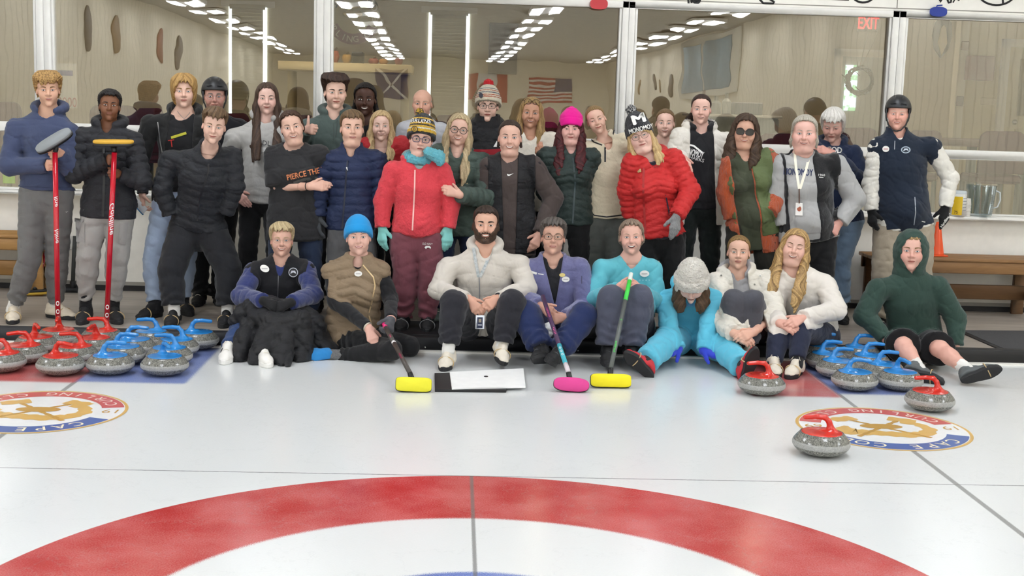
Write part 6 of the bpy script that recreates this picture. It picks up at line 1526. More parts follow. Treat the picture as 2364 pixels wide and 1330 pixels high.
# ------------------------------------------------------------------ the group
def locks(L, x=.076, fwd=.075, r=.022, back=1, seed=1, sp=.02, top=.035):
    rs = np.random.RandomState(seed); out = []
    for s_ in (-1, 1):
        for j in range(4):
            dx = (j - 1.5) * sp * .45; l = L * (.86 + .2 * rs.rand()); y0 = .030 - .022 * j; f = fwd if j < 3 else fwd * .5
            out.append([(s_ * (x - .004), y0, top, r * .8), (s_ * (x + .010 + dx * .3), y0 - .006, -.06, r * .95), (s_ * (x + .014 + dx), y0 + .014, -.06 - (l - .06) * .35, r), (s_ * (x + .014 + dx * 1.6), lerp(y0, f, .8), -.06 - (l - .06) * .72, r * .9), (s_ * (x + .008 + dx * 1.8), f + .012, -l, r * .35)])
    if back: out.append([(0, -.075, .0, .06), (0, -.085, -.12, .066), (0, -.085, -min(L, .25), .05)])
    return out
LINE_M = [(-.12, -.07), (-.06, -.075), (-.025, -.03), (0, .0), (.03, .022), (.05, .052), (.07, .075), (.1, .080)]
LINE_F = [(-.12, -.1), (-.03, -.1), (.02, -.02), (.045, .035), (.07, .080), (.1, .086)]
def short(**k): return dict(dict(line=LINE_M, side=.009, top=.020, front=.008), **k)
def longh(L, **k):
    kk = {a: k.pop(a) for a in ('x', 'fwd', 'r', 'back', 'sp', 'lseed') if a in k}
    if 'lseed' in kk: kk['seed'] = kk.pop('lseed')
    return dict(dict(line=LINE_F, side=.011, top=.014, part=.004, overear=1, recede=-.75, strand=.0013, freq=1.4, jag=.003, box=((-.15, -.17, -L - .06), (.15, .17, .16)), locks=locks(L, **kk)), **k)
def tied(**k): return dict(dict(line=[(-.12, -.085), (-.05, -.07), (-.015, -.015), (.005, .012), (.03, .040), (.05, .068), (.07, .086), (.1, .094)], side=.006, top=.010, part=.0, pd=.003, strand=.0010, freq=1.8, recede=-.15, jag=.002, blobs=[(0, -.115, .0, .034, .03, .036)]), **k)
FL = dict(d=(.35, -.94, .05), n=(-.94, -.35, 0), curl=1.45, thumb=.8); FR = dict(d=(-.35, -.94, .05), n=(.94, -.35, 0), curl=1.45, thumb=.8)
HL = dict(d=(.05, -.18, -1), n=(-.92, -.38, 0), curl=.38); HR = dict(d=(-.05, -.18, -1), n=(.92, -.38, 0), curl=.38)
blk = plain('#151517', .6); sole = plain('#232325', .75); lace_w = plain('#ded6c6', .8); bandm = plain('#cbb083', .6)
zipm = plain('#1a1a1c', .4); wtag = plain('#f2f0ec', .4); wprint = plain('#eeeeea', .7); clear = glassm('#f6f8f8', .02, 1.35); dark_lens = plain('#17151a', .12, spec=.8)
def shoes(c, o=None, **k): return ('shoes', k.pop('name', 'shoe'), c if not isinstance(c, str) else plain(c, .75), dict(dict(solem=sole, lacem=k.pop('lacem', lace_w), bandm=bandm), **k))
def top(name, m, **k): return ('top', name, m, k)
def pants(name, m, **k): return ('pants', name, m, k)
def specs(m='#222124', t=.0018, lens=None, **k): return ('glasses', 'glasses', None, dict(dict(m=plain(m, .35), t=t, lens=lens or clear), **k))
bshoe = shoes('#1b1b1d', lace=False); socksw = ('socks', 'sock', fabric('#e9e7e2'), dict())
LS = dict(skin='#dcae95'); PK = dict(skin='#dba48c', flush='#c95a4c', fl=.75)
PE = []
def person(label, **k): PE.append(dict(k, label=label))

person('boy with curly blond hair in blue hoodie holding a grey headed red broom', Y=9.0, eye=(111, 208), chin=(110, 246), roll=-2, b=.96,
  face=dict(w=.96, open=.35, teeth=.5, squint=.6, brow=.0042, mw=.023), mats=mats('#dba583', ('#6b4e2e', '#c79f62'), '#6a7c86', brow='#6b4a2c', lip='#c07468'),
  hair=dict(line=[(-.12, -.06), (-.05, -.05), (-.02, .0), (.02, .02), (.05, .05), (.1, .058)], side=.018, top=.036, front=.014, curl=1, strand=.0065, fringe=[(-.03, .02, .012), (.02, .02, .016), (.045, .012, .02)], vs=.0042, box=((-.13, -.15, -.10), (.13, .14, .18))),
  sl=(26, 282), sr=(170, 293), el=(20, 384, -.06), wl=(110, 382, -.13), er=(163, 388, -.06), wr=(142, 355, -.13), hl=FL, hr=FR,
  kl=(68, 600, -.02), kr=(132, 594, .05), al=(31, 708, .0), ar=(128, 706, .14), tl=(27, 752, -.23), tr=(178, 726, .06),
  wear=[top('hoodie', fabric('#434c69'), e=.030, hempx=436, hood='down', neck=.068), pants('sweatpants', fabric('#6f6f6e'), e=.022, upto=.90, cuff=.052), shoes('#d8ccb8', band=1), socksw],
  marks=[('hoodie', 'pouch_pocket', 'poly', [(62, 402), (138, 404), (156, 434), (50, 430)], fabric('#3f4863'), dict(lift=.007)), ('sweatpants', 'logo', 'poly', [(151, 489), (153, 491), (158, 487), (153, 490)], wprint)])
person('boy with short black hair in black puffer jacket holding a yellow headed broom', Y=9.02, eye=(253, 246), chin=(249, 281), roll=3, pitch=7, b=.95,
  face=dict(w=.95, squint=.5, lipu=.0066, lipl=.008, nose=.95, frown=.3), mats=mats('#7a5138', ('#0f0d0c', '#262120'), '#2a1c14', brow='#17110e', lip='#8f5a4a', flush='#7a3f30', fl=.3, lid='#5a3828'),
  hair=dict(line=LINE_M, side=.012, top=.026, curl=1, strand=.0045, jag=.003, vs=.004), sl=(176, 302), sr=(317, 311), el=(171, 402, -.07), wl=(250, 369, -.13), er=(329, 420, -.07), wr=(277, 403, -.13), hl=FL, hr=FR,
  al=(197, 708, .02), ar=(262, 706, .06), tl=(182, 752, -.20), tr=(277, 745, -.12),
  wear=[top('undershirt', fabric('#1c1c1f'), e=.008, sl=0, neck=.055, vneck=.05), top('down_jacket', nylon('#26272c'), puff=(.058, .010, 0), e=.030, hempx=503, hood='down', collar=.05, vneck=.06, vw=.04, wr=(.0022, .12)), pants('sweatpants', fabric('#a3a19d'), e=.024, upto=.86, cuff=.045), shoes('#1d1d1f', lace=False, band=1, high=.02)],
  marks=[('down_jacket', 'zipper', 'strip', [(238, 330), (240, 420), (237, 500)], 6, zipm), ('sweatpants', 'pocket_flap', 'poly', [(172, 503), (194, 506), (190, 514), (172, 512)], fabric('#949290'), dict(lift=.010)), ('sweatpants', 'cargo_pocket', 'poly', [(174, 512), (195, 514), (195, 560), (176, 558)], fabric('#9b9996'), dict(lift=.006)), ('sweatpants', 'side_pocket', 'poly', [(277, 516), (296, 514), (290, 566), (273, 562)], fabric('#9b9996'), dict(lift=.006))])
person('tall boy with wavy golden hair in black zip hoodie and pale blue sweatpants', Y=9.38, eye=(424.5, 213), chin=(425, 250), b=.95, pitch=4,
  face=dict(w=.93, open=.3, teeth=.4, squint=.3, mw=.023), mats=mats('#dfb096', ('#7a5a32', '#cda566'), '#7d8f9a', brow='#8a6638'),
  hair=dict(line=[(-.12, -.11), (-.05, -.11), (-.01, -.06), (.03, -.005), (.05, .035), (.075, .066), (.1, .07)], side=.024, top=.030, front=.010, part=.0, pd=.010, overear=1, recede=-1.2, wave=1., strand=.0026, box=((-.14, -.16, -.14), (.14, .14, .18))),
  sl=(338, 272), sr=(476, 276), el=(322, 372, .0), wl=(329, 448, -.06), hl=dict(HL, d=(.1, -.25, -1), curl=.7), kl=(354, 600, -.02), kr=(430, 592, .05), al=(356, 706, -.12), ar=(424, 690, .10), tl=(318, 742, -.28), tr=(440, 726, -.05),
  wear=[top('tee_shirt', fabric('#1f1f21'), e=.012, sl=.3, neck=.062, nd=.02), top('zip_hoodie', fabric('#242424'), e=.030, hempx=470, hood='down', open=(.085, .11), cuff=.036), pants('sweatpants', fabric('#aebfd8'), e=.020, upto=.90, cuff=.05), shoes('#1d1d1f', lace=False, band=1, high=.02), ('tube', 'necklace', plain('#8d8a86', .3, .8), dict(pts=[(.05, .0, -.14), (.035, .05, -.165), (0, .075, -.205), (-.035, .05, -.165), (-.05, .0, -.14)], r=.0018))],
  marks=[('tee_shirt', 'print', 'strip', [(395, 318), (430, 307)], 6, plain('#b7b22e', .7)), ('tee_shirt', 'print', 'text', 'T', (396, 331), 17, plain('#c2322c', .7), dict(rot=-8)), ('zip_hoodie', 'zipper', 'strip', [(364, 282), (370, 330), (378, 370), (372, 395)], 2.2, plain('#b9b9b9', .3, .6))])
person('man in black helmet and wire glasses standing behind the bending boy', Y=9.98, eye=(495.5, 223), chin=(498, 259), b=1.1,
  face=dict(w=1.06, age=.7, smile=.5, squint=.5), mats=mats('#d79a86', ('#6b655e', '#9a948a'), '#6a7f8c', flush='#c05648', fl=.8), hair=None, al=(462, 690, -.05), ar=(505, 690, .0), tl=(450, 712, -.25), tr=(512, 714, -.2),
  wear=[top('jacket', fabric('#1d1d22'), e=.03, collar=.05, hem=.12), pants('trousers', fabric('#17171a'), e=.02), shoes('#18181a'), ('helmet', 'helmet', plain('#26272a', .42), {}), specs('#8a8580', .0011)])
person('boy bending forward in black quilted jacket with hands in his pockets', Y=9.04, hdy=-.22, eye=(494, 291), chin=(488, 330), roll=7, pitch=-6, b=1.0, H=1.74,
  face=dict(w=.96, smile=.35, squint=.5), mats=mats('#dfb299', ('#3b2a1c', '#7a6044'), '#7d8a86', brow='#6d543a'), hair=short(top=.026, front=.012, side=.006, fringe=[(-.02, .02, .022), (.02, .015, .014)], jag=.008),
  nb=(482, 348, -.09), sl=(382, 356, .0), sr=(545, 346, .0), hip=(456, 520, .12), el=(374, 434, -.02), wl=(393, 494, .02), er=(543, 430, -.02), wr=(522, 492, .02), kl=(396, 622, .0), kr=(528, 622, .05), al=(402, 716, -.05), ar=(525, 716, .0), tl=(389, 755, -.22), tr=(514, 750, -.15),
  wear=[top('tee_shirt', fabric('#5d6163'), e=.008, hem=-.1, sl=.2, neck=.05, vneck=.04), top('quilted_jacket', nylon('#26282d'), puff=(.062, .0075, 0), e=.030, hempx=512, collar=.06, vneck=.04, vw=.028, wr=(.0025, .12)), pants('sweatpants', fabric('#232428'), e=.034, upto=.87, rr=(.086, .064, .058, .046)), shoes('#1c1c1e', lace=False, band=1), socksw],
  marks=[('quilted_jacket', 'zipper', 'strip', [(484, 345), (480, 400), (462, 455), (455, 510)], 4, zipm), ('quilted_jacket', 'zip_pull', 'strip', [(484, 354), (487, 368)], 2.5, plain('#d0d0d0', .3, .7))])
person('girl with very long straight dark hair in light grey hoodie', Y=9.52, eye=(616, 228), chin=(614.5, 264), b=.93,
  face=dict(fem=1, w=.95, smile=.6, lipu=.0045), mats=mats('#e2b5a2', ('#2a1d17', '#5b4537'), '#7a6a55', flush='#d4706a', fl=.8), hair=longh(.52, part=.008, x=.070, fwd=.145, r=.024),
  sl=(532, 305), sr=(672, 302), el=(516, 398, .08), wl=(546, 442, -.10), hl=dict(d=(.62, -.3, -.72), n=(-.35, -.85, .3), curl=.3), wr=(690, 440, .1),
  wear=[top('hoodie', fabric('#b5b3af'), e=.030, hempx=468, hood='down'), pants('trousers', fabric('#161618'), e=.014), bshoe],
  marks=[('hoodie', 'print', 'text', 'NDL', (609, 330), 11, plain('#26262a'), dict(rot=4)), ('hoodie', 'print', 'poly', [(604, 340), (618, 341), (618, 352), (604, 351)], wprint)])
person('girl in black lettered tee shirt with her arm across the navy jacket boy', Y=9.16, eye=(674, 294.6), chin=(677, 333), roll=-11, b=1.08,
  face=dict(fem=1, w=1.02, smile=.85, open=.5, teeth=.85, fat=.4), mats=mats('#dfae94', ('#251813', '#553b2b'), '#4a3a2c', brow='#33231b'), hair=dict(tied(side=.010, top=.014, part=None, strand=.003, wave=1., jag=.006), blobs=[(-.03, -.115, .02, .05, .04, .05), (-.078, -.03, -.01, .014, .02, .03)]),
  sl=(624, 348), sr=(748, 346), el=(642, 434, -.04), wl=(716, 430, -.20), hl=dict(d=(1, -.06, .06), n=(.05, -.95, .25), curl=.4, spread=.2), er=(770, 430, .2), wr=(775, 500, .2), bare=1,
  wear=[top('tee_shirt', fabric('#29292b'), e=.036, sl=.46, es=.040, hempx=552, skirt=.03, neck=.072, nd=.03, bust=.7), pants('jeans', fabric('#27334b'), e=.014), bshoe, ('wrist', 'hair_tie', blk, dict(i=0, back=.02, R=.030, r=.003))],
  marks=[('tee_shirt', 'lettering', 'text', 'PIERCE THE VEIL', (716, 398), 13, plain('#d9875a', .7), dict(rot=-13, w=110, fat=.03)), ('tee_shirt', 'graphic', 'strip', [(678, 423), (702, 415), (735, 411)], 7, plain('#4c4d4b', .8)), ('tee_shirt', 'graphic', 'strip', [(678, 429), (715, 421)], 2, plain('#b0683f', .8))])
person('tall boy with dark swept up hair in green grey hoodie giving a thumbs up', Y=9.62, eye=(774, 214), chin=(772.5, 252), b=1.0, yaw=6,
  face=dict(w=.97, smile=.45, mw=.027, brow=.0046), mats=mats('#e0b39a', ('#1d1411', '#4a352a'), '#4e5a50', brow='#2f211b'), hair=short(top=.034, front=.026, side=.011, sweep=.006, jag=.004, box=((-.12, -.14, -.13), (.12, .13, .19))),
  sl=(702, 284), sr=(828, 284), el=(676, 354, -.05), wl=(706, 300, -.22), hl=dict(d=(.62, -.78, .08), n=(-.76, -.62, .1), curl=1.5, thumb=-1),
  wear=[top('hoodie', fabric('#4f5c58'), e=.032, hood='down', vneck=.06, vw=.045), pants('trousers', fabric('#2b2b2e')), bshoe],
  marks=[('hoodie', 'drawstring', 'strip', [(770, 274), (771, 322)], 2, plain('#3d4845')), ('hoodie', 'drawstring', 'strip', [(779, 276), (775, 318)], 2, plain('#3d4845'))])
person('boy looking upward in navy puffer jacket and grey gloves', Y=9.16, eye=(812.6, 297), chin=(815, 337), pitch=4, yaw=4, b=.92,
  face=dict(w=1.0, open=.25, teeth=.7, eye=1.1, gaze=(0, .0022), fat=.2), mats=mats('#dcaa8e', ('#3f3122', '#85694a'), '#4d4438', brow='#574029'), hair=short(top=.018, front=.006, side=.006, fringe=[(-.035, .015, .012), (.0, .012, .018), (.03, .015, .014)], jag=.007),
  sl=(752, 358), sr=(880, 356), el=(736, 434, .0), wl=(734, 500, -.03), er=(883, 434, .0), wr=(872, 498, .0), hl=dict(HL, glove=fabric('#43464a'), gname='glove'), hr=dict(HR, glove=fabric('#43464a'), gname='glove'),
  wear=[top('undershirt', fabric('#16203a'), e=.008, sl=.2, neck=.05, vneck=.04), top('down_jacket', nylon('#1f2b4d'), puff=(.060, .0115, 0), e=.032, hempx=530, collar=.065, vneck=.06, vw=.035, wr=(.0022, .12)), pants('trousers', fabric('#5f5f61'), e=.02), bshoe],
  marks=[('down_jacket', 'zipper', 'strip', [(806, 350), (800, 390), (796, 450), (790, 528)], 4, plain('#141c33', .4)), ('down_jacket', 'zip_pull', 'strip', [(800, 386), (802, 394)], 3, plain('#cfcfcf', .3, .7))])
person('smiling woman with black braided hair behind the blonde girl in red', Y=9.98, eye=(843, 230), chin=(844, 267), b=.92, yaw=-3,
  face=dict(fem=1, w=.95, smile=.9, open=.75, teeth=.95, nose=1.0, lipu=.007, lipl=.008), mats=mats('#4d3226', ('#0e0c0b', '#2a2320'), '#1c1310', brow='#120d0b', lip='#5a2f2a', flush='#5c2f25', fl=.3, lid='#35211a'), hair=dict(tied(side=.011, top=.014, part=None, strand=.003, freq=2.), locks=[[(s * .072, -.03, -.02, .018), (s * .088, -.04, -.09, .02), (s * .092, -.02, -.15, .012)] for s in (-1, 1)], overear=1, box=((-.13, -.17, -.18), (.13, .12, .16))),
  wear=[top('jacket', fabric('#1a1a1c'), e=.02, hem=.1), pants('trousers', fabric('#19191b')), bshoe])
person('blonde girl with shoulder length hair in open red jacket', Y=9.55, eye=(880, 291), chin=(879, 325.5), b=.92,
  face=dict(fem=1, w=.92, smile=.75, open=.3, teeth=.95), mats=mats('#e4b8a2', ('#8a6c45', '#e0c595'), '#8a8f86', brow='#8a6a48'), hair=longh(.26, part=-.010, x=.075, fwd=.07, r=.022, lseed=4),
  sl=(838, 325), sr=(938, 322), wear=[top('tee_shirt', fabric('#19191b'), e=.014, sl=.3, neck=.07, nd=.02), top('jacket', nylon('#b3242c'), e=.034, hood='down', open=(.065, .09), hem=.12), pants('trousers', fabric('#1b1b1e')), bshoe])
person('bald man in pale grey top behind the striped pom hat girl', Y=9.98, eye=(975, 240), chin=(975, 274), yaw=-5, b=1.05,
  face=dict(w=1.06, age=.9, frown=.3, squint=.5, brow=.0035), mats=mats('#d9a083', ('#8d877c', '#b5afa4'), '#5f6c70', brow='#a8937c', flush='#c9604c', fl=.6), hair=dict(line=[(-.12, -.07), (-.03, -.05), (0, .0), (.02, .02), (.1, .3)], side=.004, top=-.02, strand=.0012, jag=.003),
  sl=(928, 286), sr=(1026, 292), wear=[top('sweatshirt', fabric('#bdbfc4'), e=.03, hem=.1, collar=.03), pants('trousers', fabric('#2b2d33')), bshoe])
bru_y, bru_k, bru_w = knit('#e5b524'), knit('#17171a'), knit('#ece9df')
person('girl in yellow and black striped pom hat and coral quilted jacket', Y=9.06, eye=(972, 322), chin=(966, 351), roll=5, b=1.0, hs=1.0,
  face=dict(fem=1, w=1.1, fat=.5, squint=.6, frown=.6, mw=.021, nose=.8), mats=mats('#dfae98', ('#33251b', '#5c4534'), '#4b5a66', flush='#d2685c', fl=.7), hair=dict(line=[(-.12, -.1), (-.03, -.08), (.02, -.02), (.05, .03), (.1, .05)], side=.010, top=.01, overear=1, strand=.002),
  sl=(898, 380), sr=(1030, 382), el=(884, 466, .02), wl=(883, 526, -.02), er=(1043, 466, .02), wr=(1034, 527, -.02), hl=dict(d=(-.0, -.1, -1), n=(-.65, -.75, 0), curl=.3, glove=fabric('#8fd9d2'), spread=.05), hr=dict(d=(-.02, -.1, -1), n=(.25, -.95, 0), curl=.25, glove=fabric('#8fd9d2'), spread=.05),
  kl=(936, 640, -.02), kr=(992, 640, -.02), al=(931, 736, -.02), ar=(987, 738, -.02), tl=(921, 768, -.2), tr=(986, 772, -.2), hip=(962, 545, .02), H=1.45,
  wear=[top('fleece_hood', fabric('#8fa6a6'), e=.018, sl=.1, neck=.055, hem=-.1, hood='down'), top('quilted_jacket', fabric('#dc4650', bump=.5, wr=34., weave=200., stretch=(1, 1, 1)), e=.030, hempx=532, collar=.03, vneck=.06, vw=.055, belly=.55, wr=(.0022, .1)), pants('sweatpants', fabric('#7e4852'), e=.028, upto=.96, cuff=.058, bunch=.006), shoes('#1b1b1d', lacem=plain('#8f8f8f'), band=1, bandm=plain('#8a8a8c')), specs('#2a2f55', .0024, hw=.024, hh=.018, pow=3.5), ('scarf', 'scarf', fabric('#4fb6cf', col2='#8fdde6', mot=60., bump=1., wr=60.), dict(tails=[[(990, 352, -.10, .04), (1012, 362, -.09, .045), (1016, 372, -.10, .035)]])),
        ('beanie', 'pom_hat', bru_k, dict(g=.020, ht=.05, zb=.036, cuff=.058, stripes=[(.050, bru_k), (.072, bru_y), (.081, bru_w), (.098, bru_y), (.108, bru_k), (.122, bru_y), (.148, bru_k), (.160, bru_y), (9, bru_k)], pom=(.03, -.02, .188, .026), pommat=[bru_y, bru_k], rib=.0015))],
  marks=[('quilted_jacket', 'zipper', 'strip', [(958, 392), (957, 440), (952, 532)], 3.5, plain('#f0b6b0', .5)), ('pom_hat', 'lettering', 'text', 'BRUINS', (972, 279), 9, wprint, dict(shear=.2, w=46, rot=3)), ('pom_hat', 'emblem', 'disc', (957, 298), (7.5, 7.5), plain('#17171a')), ('pom_hat', 'emblem', 'disc', (957, 298), (6, 6), bru_y, dict(lift=.005)), ('pom_hat', 'emblem', 'text', 'B', (957, 298), 8, plain('#17171a'), dict(lift=.007)), ('sweatpants', 'lettering', 'text', 'OLD NAVY', (987, 563), 5, wprint, dict(w=24, rot=2)), ('sweatpants', 'bear_print', 'poly', [(980, 571), (983, 568), (992, 568), (995, 571), (994, 575), (991, 572), (985, 572), (983, 575)], wprint)])
person('blonde woman with round black glasses in grey green puffer jacket', Y=9.38, eye=(1059.6, 300), chin=(1056.5, 337), roll=6, b=1.0,
  face=dict(fem=1, w=.98, smile=.9, open=.5, teeth=.95, age=.4), mats=mats('#dfae96', ('#7f6b4c', '#dcc8a0'), '#6f7f80', brow='#8a6f50'), hair=longh(.40, part=.012, x=.075, fwd=.13, r=.024, lseed=7),
  sl=(1008, 338, .02), sr=(1120, 364), el=(1000, 440, .12), wl=(1005, 505, .12), er=(1122, 458, -.12), wr=(1062, 450, -.40), hr=dict(d=(-.93, -.05, .30), n=(-.1, -.95, .2), curl=.5),
  wear=[top('down_jacket', nylon('#47564f'), puff=(.078, .014, 0), e=.036, hempx=545, collar=.04, vneck=.08, vw=.05, wr=(.0022, .12)), pants('jeans', fabric('#232f4a')), shoes('#4b5650', which=(0, 1)), specs('#1d1a1c', .0022, hw=.0265, hh=.0235, pow=2.2)])
ivory = knit('#e6dcc4'); ored = knit('#b9542f'); navy_ = knit('#2a3350')
person('boy in cream striped beanie with red pom and black hooded coat', Y=9.92, eye=(1126.5, 245), chin=(1125, 281), yaw=-2, b=1.02,
  face=dict(w=.95, squint=.7, frown=.1), mats=mats('#dfb39c', ('#2a1f19', '#4a382c'), '#6a6a66', brow='#4a382b'), hair=dict(line=[(-.12, -.06), (-.03, -.03), (.03, .0), (.055, .035), (.1, .040)], side=.007, top=.006, strand=.002),
  sl=(1078, 290), sr=(1190, 292), wear=[top('undershirt', fabric('#141416'), e=.01, sl=.1, neck=.06), top('winter_coat', nylon('#1b1b1e'), puff=(.11, .012, 0), e=.035, collar=.095, colr=.090, neck=.070, hood='down', hem=.15, wr=(.0025, .12)), pants('trousers', fabric('#1c1c20')), bshoe, specs('#232126', .0018, hw=.026, hh=.017, pow=3.2),
        ('beanie', 'striped_beanie', ivory, dict(g=.020, ht=.035, zb=.034, cuff=.066, stripes=[(.066, ivory), (.073, ored), (.082, ivory), (.089, ored), (.103, ivory), (.110, navy_), (.121, ivory), (.127, ored), (.138, ivory), (.143, navy_), (9, ivory)], pom=(0, -.015, .168, .036), pommat=fabric('#d21f28', bump=1.)))],
  marks=[('winter_coat', 'red_panel', 'strip', [(1070, 357), (1120, 358), (1200, 354)], 26, nylon('#b02a36'), dict(lift=.016)), ('winter_coat', 'logo', 'poly', [(1139, 339), (1147, 325), (1155, 339)], wprint), ('striped_beanie', 'emblem', 'disc', (1110, 220), (5, 6), plain('#3a3a44'))])
person('woman with dark pulled back hair in black puffer vest over brown sweatshirt', Y=9.30, eye=(1177, 318), chin=(1178.5, 358), b=1.10,
  face=dict(fem=1, w=1.0, smile=.95, open=.65, teeth=.95, fat=.2), mats=mats('#deab92', ('#1f1613', '#46342b'), '#5b6a72', brow='#3a2a22', flush='#d06a5c'), hair=tied(locks=[[(s * .072, -.03, .0, .010), (s * .080, -.03, -.06, .010)] for s in (-1, 1)]),
  sl=(1120, 372), sr=(1242, 369), el=(1120, 460, .0), wl=(1132, 540, -.03), er=(1278, 458, .0), wr=(1246, 540, -.10), hr=dict(d=(-.42, -.25, -.87), n=(.25, -.95, .0), curl=.3, spread=.3),
  wear=[top('sweatshirt', fabric('#4c423f'), e=.022, es=.034, hempx=590, neck=.066, sl=.98), top('puffer_vest', nylon('#1c1c1f'), puff=(.12, .008, 0), e=.034, sl=0, open=(.060, .040), hempx=585, collar=.04, colr=.082, wr=(.003, .12)), pants('trousers', fabric('#18181a')), bshoe],
  marks=[('sweatshirt', 'logo', 'poly', [(1170, 401), (1172, 406), (1176, 406), (1186, 400), (1176, 403), (1172, 403)], wprint)])
person('woman with glasses pushed up on her hair in white fleece', Y=9.92, eye=(1226, 261), chin=(1224.6, 296), b=.98, roll=3,
  face=dict(fem=1, w=.97, smile=.9, open=.4, teeth=.9, age=.5), mats=mats('#c58a68', ('#6d5232', '#c2a06a'), '#4a3a2c', brow='#7a5a3c', flush='#b5583f'), hair=longh(.36, part=.006, x=.076, fwd=.06, r=.024, lseed=9),
  sl=(1176, 310), sr=(1282, 314), er=(1290, 392, -.16), wr=(1256, 372, -.44), hr=dict(d=(-.42, -.2, .88), n=(-.4, -.85, .1), curl=.5),
  wear=[top('fleece_jacket', fleece('#e3dccd'), e=.036, collar=.03, vneck=.10, vw=.055, hem=.1), pants('trousers', fabric('#2a2a30')), bshoe, ('glasses', 'glasses', None, dict(m=plain('#4a3626', .3), t=.0022, lens=clear, dz=.088, dy=.088, hw=.026, hh=.020))])
person('woman in bright pink beanie with wavy dark red hair', Y=9.45, eye=(1318, 298), chin=(1318, 333), b=1.02,
  face=dict(fem=1, w=1.0, smile=.35, fat=.4, squint=.5), mats=mats('#dfa898', ('#2a0f12', '#5d2226'), '#3f3a36', brow='#3a201c', lip='#b5605c', flush='#cc6660', fl=.8), hair=longh(.34, part=.0, x=.078, fwd=.13, r=.028, wave=2.2, strand=.004, freq=.8, lseed=12, line=[(-.12, -.1), (-.03, -.1), (.02, -.02), (.05, .02), (.1, .035)]),
  sl=(1252, 348), sr=(1376, 350), el=(1258, 440, .04), wl=(1290, 500, .08), er=(1372, 440, .1), wr=(1365, 500, .12),
  wear=[top('down_jacket', nylon('#2d3a37'), puff=(.052, .009, .28), e=.032, hempx=517, collar=.06, vneck=.05, vw=.04, bust=.8, wr=(.002, .12)), pants('trousers', fabric('#161617')), bshoe, ('beanie', 'beanie', fabric('#e0128c', bump=.3), dict(g=.014, ht=.022, zb=.028, cuff=.06, cufft=.003, peak=.016, rib=0))],
  marks=[('down_jacket', 'zipper', 'strip', [(1322, 352), (1328, 420), (1322, 516)], 4, plain('#39474a', .4))])
person('girl tilting her head in cream fleece pullover with black trim', Y=9.50, eye=(1376.6, 277), chin=(1384, 309), roll=-20, b=.98,
  face=dict(fem=1, w=.95, smile=.6, eye=.55), mats=mats('#dcab90', ('#54402a', '#a98a5c'), '#6f6a58', brow='#7a5f40'), hair=tied(part=None, strand=.0016),
  nb=(1402, 330, .02), sl=(1340, 335), sr=(1450, 315), el=(1318, 400, .14), wl=(1300, 450, .14), er=(1478, 390, .18), wr=(1510, 430, .16), hip=(1398, 520, .02),
  wear=[top('fleece_pullover', fleece('#dcd1b8', '#c9bda2'), e=.036, hempx=498, collar=.075, colr=.074, vneck=.085, vw=.035, waist=1.05), pants('trousers', fabric('#4f524e'), e=.034, rr=(.092, .075, .072, .062)), bshoe],
  marks=[('fleece_pullover', 'trim', 'strip', [(1365, 322), (1371, 328), (1390, 335), (1398, 342), (1410, 328), (1418, 300)], 3, zipm), ('fleece_pullover', 'zipper', 'strip', [(1397, 340), (1397, 374)], 4, zipm), ('fleece_pullover', 'pocket_zip', 'strip', [(1434, 432), (1436, 474)], 7, zipm), ('fleece_pullover', 'hem_binding', 'strip', [(1352, 480), (1372, 497), (1400, 501), (1448, 495)], 3, zipm)])
mk, mw_ = knit('#12151f'), knit('#e9e9e6')
person('girl in dark lettered pom beanie and red down jacket with one grey glove', Y=9.14, eye=(1477.6, 314), chin=(1487, 346), roll=-18, b=1.06, hs=.98,
  face=dict(fem=1, w=1.08, fat=.7, smile=.3, squint=.7, nose=.85), mats=mats('#e3b5a2', ('#9a7c50', '#dcc08c'), '#7d8f96', brow='#a58a62', flush='#d87a6c', fl=.8), hair=longh(.24, x=.080, fwd=.05, r=.016, back=0, lseed=3, line=[(-.12, -.1), (-.03, -.1), (.02, -.02), (.05, .02), (.1, .035)]),
  nb=(1503, 362, .03), sl=(1450, 364), sr=(1566, 352), el=(1448, 440, .06), wl=(1456, 500, .1), er=(1594, 440, -.06), wr=(1562, 500, -.20), hr=dict(d=(-.12, -.12, -1), n=(.3, -.95, .0), curl=.2, spread=.22, glove=fabric('#9a9a9a', bump=.8, wr=60.)), hip=(1522, 540, .03),
  wear=[top('striped_top', knit('#2a2d3d', True), e=.008, sl=.1, neck=.055), top('down_jacket', nylon('#c62a2a'), puff=(.046, .0095, .30), e=.034, hempx=542, hood='down', vneck=.08, vw=.05, bust=.6, wr=(.002, .12)), pants('trousers', fabric('#141415')), bshoe, specs('#8a6a5c', .0019, hw=.026, hh=.022, pow=2.4),
        ('beanie', 'pom_beanie', mk, dict(g=.018, ht=.05, zb=.030, cuff=.066, pom=(.012, -.02, .198, .036), pommat=[mk, mw_], rib=.0014))],
  marks=[('down_jacket', 'zipper', 'strip', [(1486, 388), (1485, 440), (1490, 540)], 5, plain('#a52222', .45)), ('down_jacket', 'pocket_zip', 'strip', [(1537, 450), (1546, 498)], 3, plain('#22283a')), ('down_jacket', 'logo', 'text', 'JW', (1515, 386), 4.5, plain('#333'), dict(w=12)), ('pom_beanie', 'letter', 'text', 'M', (1474, 274), 21, wprint, dict(rot=-18, w=32, fat=.07)), ('pom_beanie', 'lettering', 'text', 'MONOMOY', (1480, 297), 10.5, wprint, dict(rot=-15, w=58, fat=.06))])
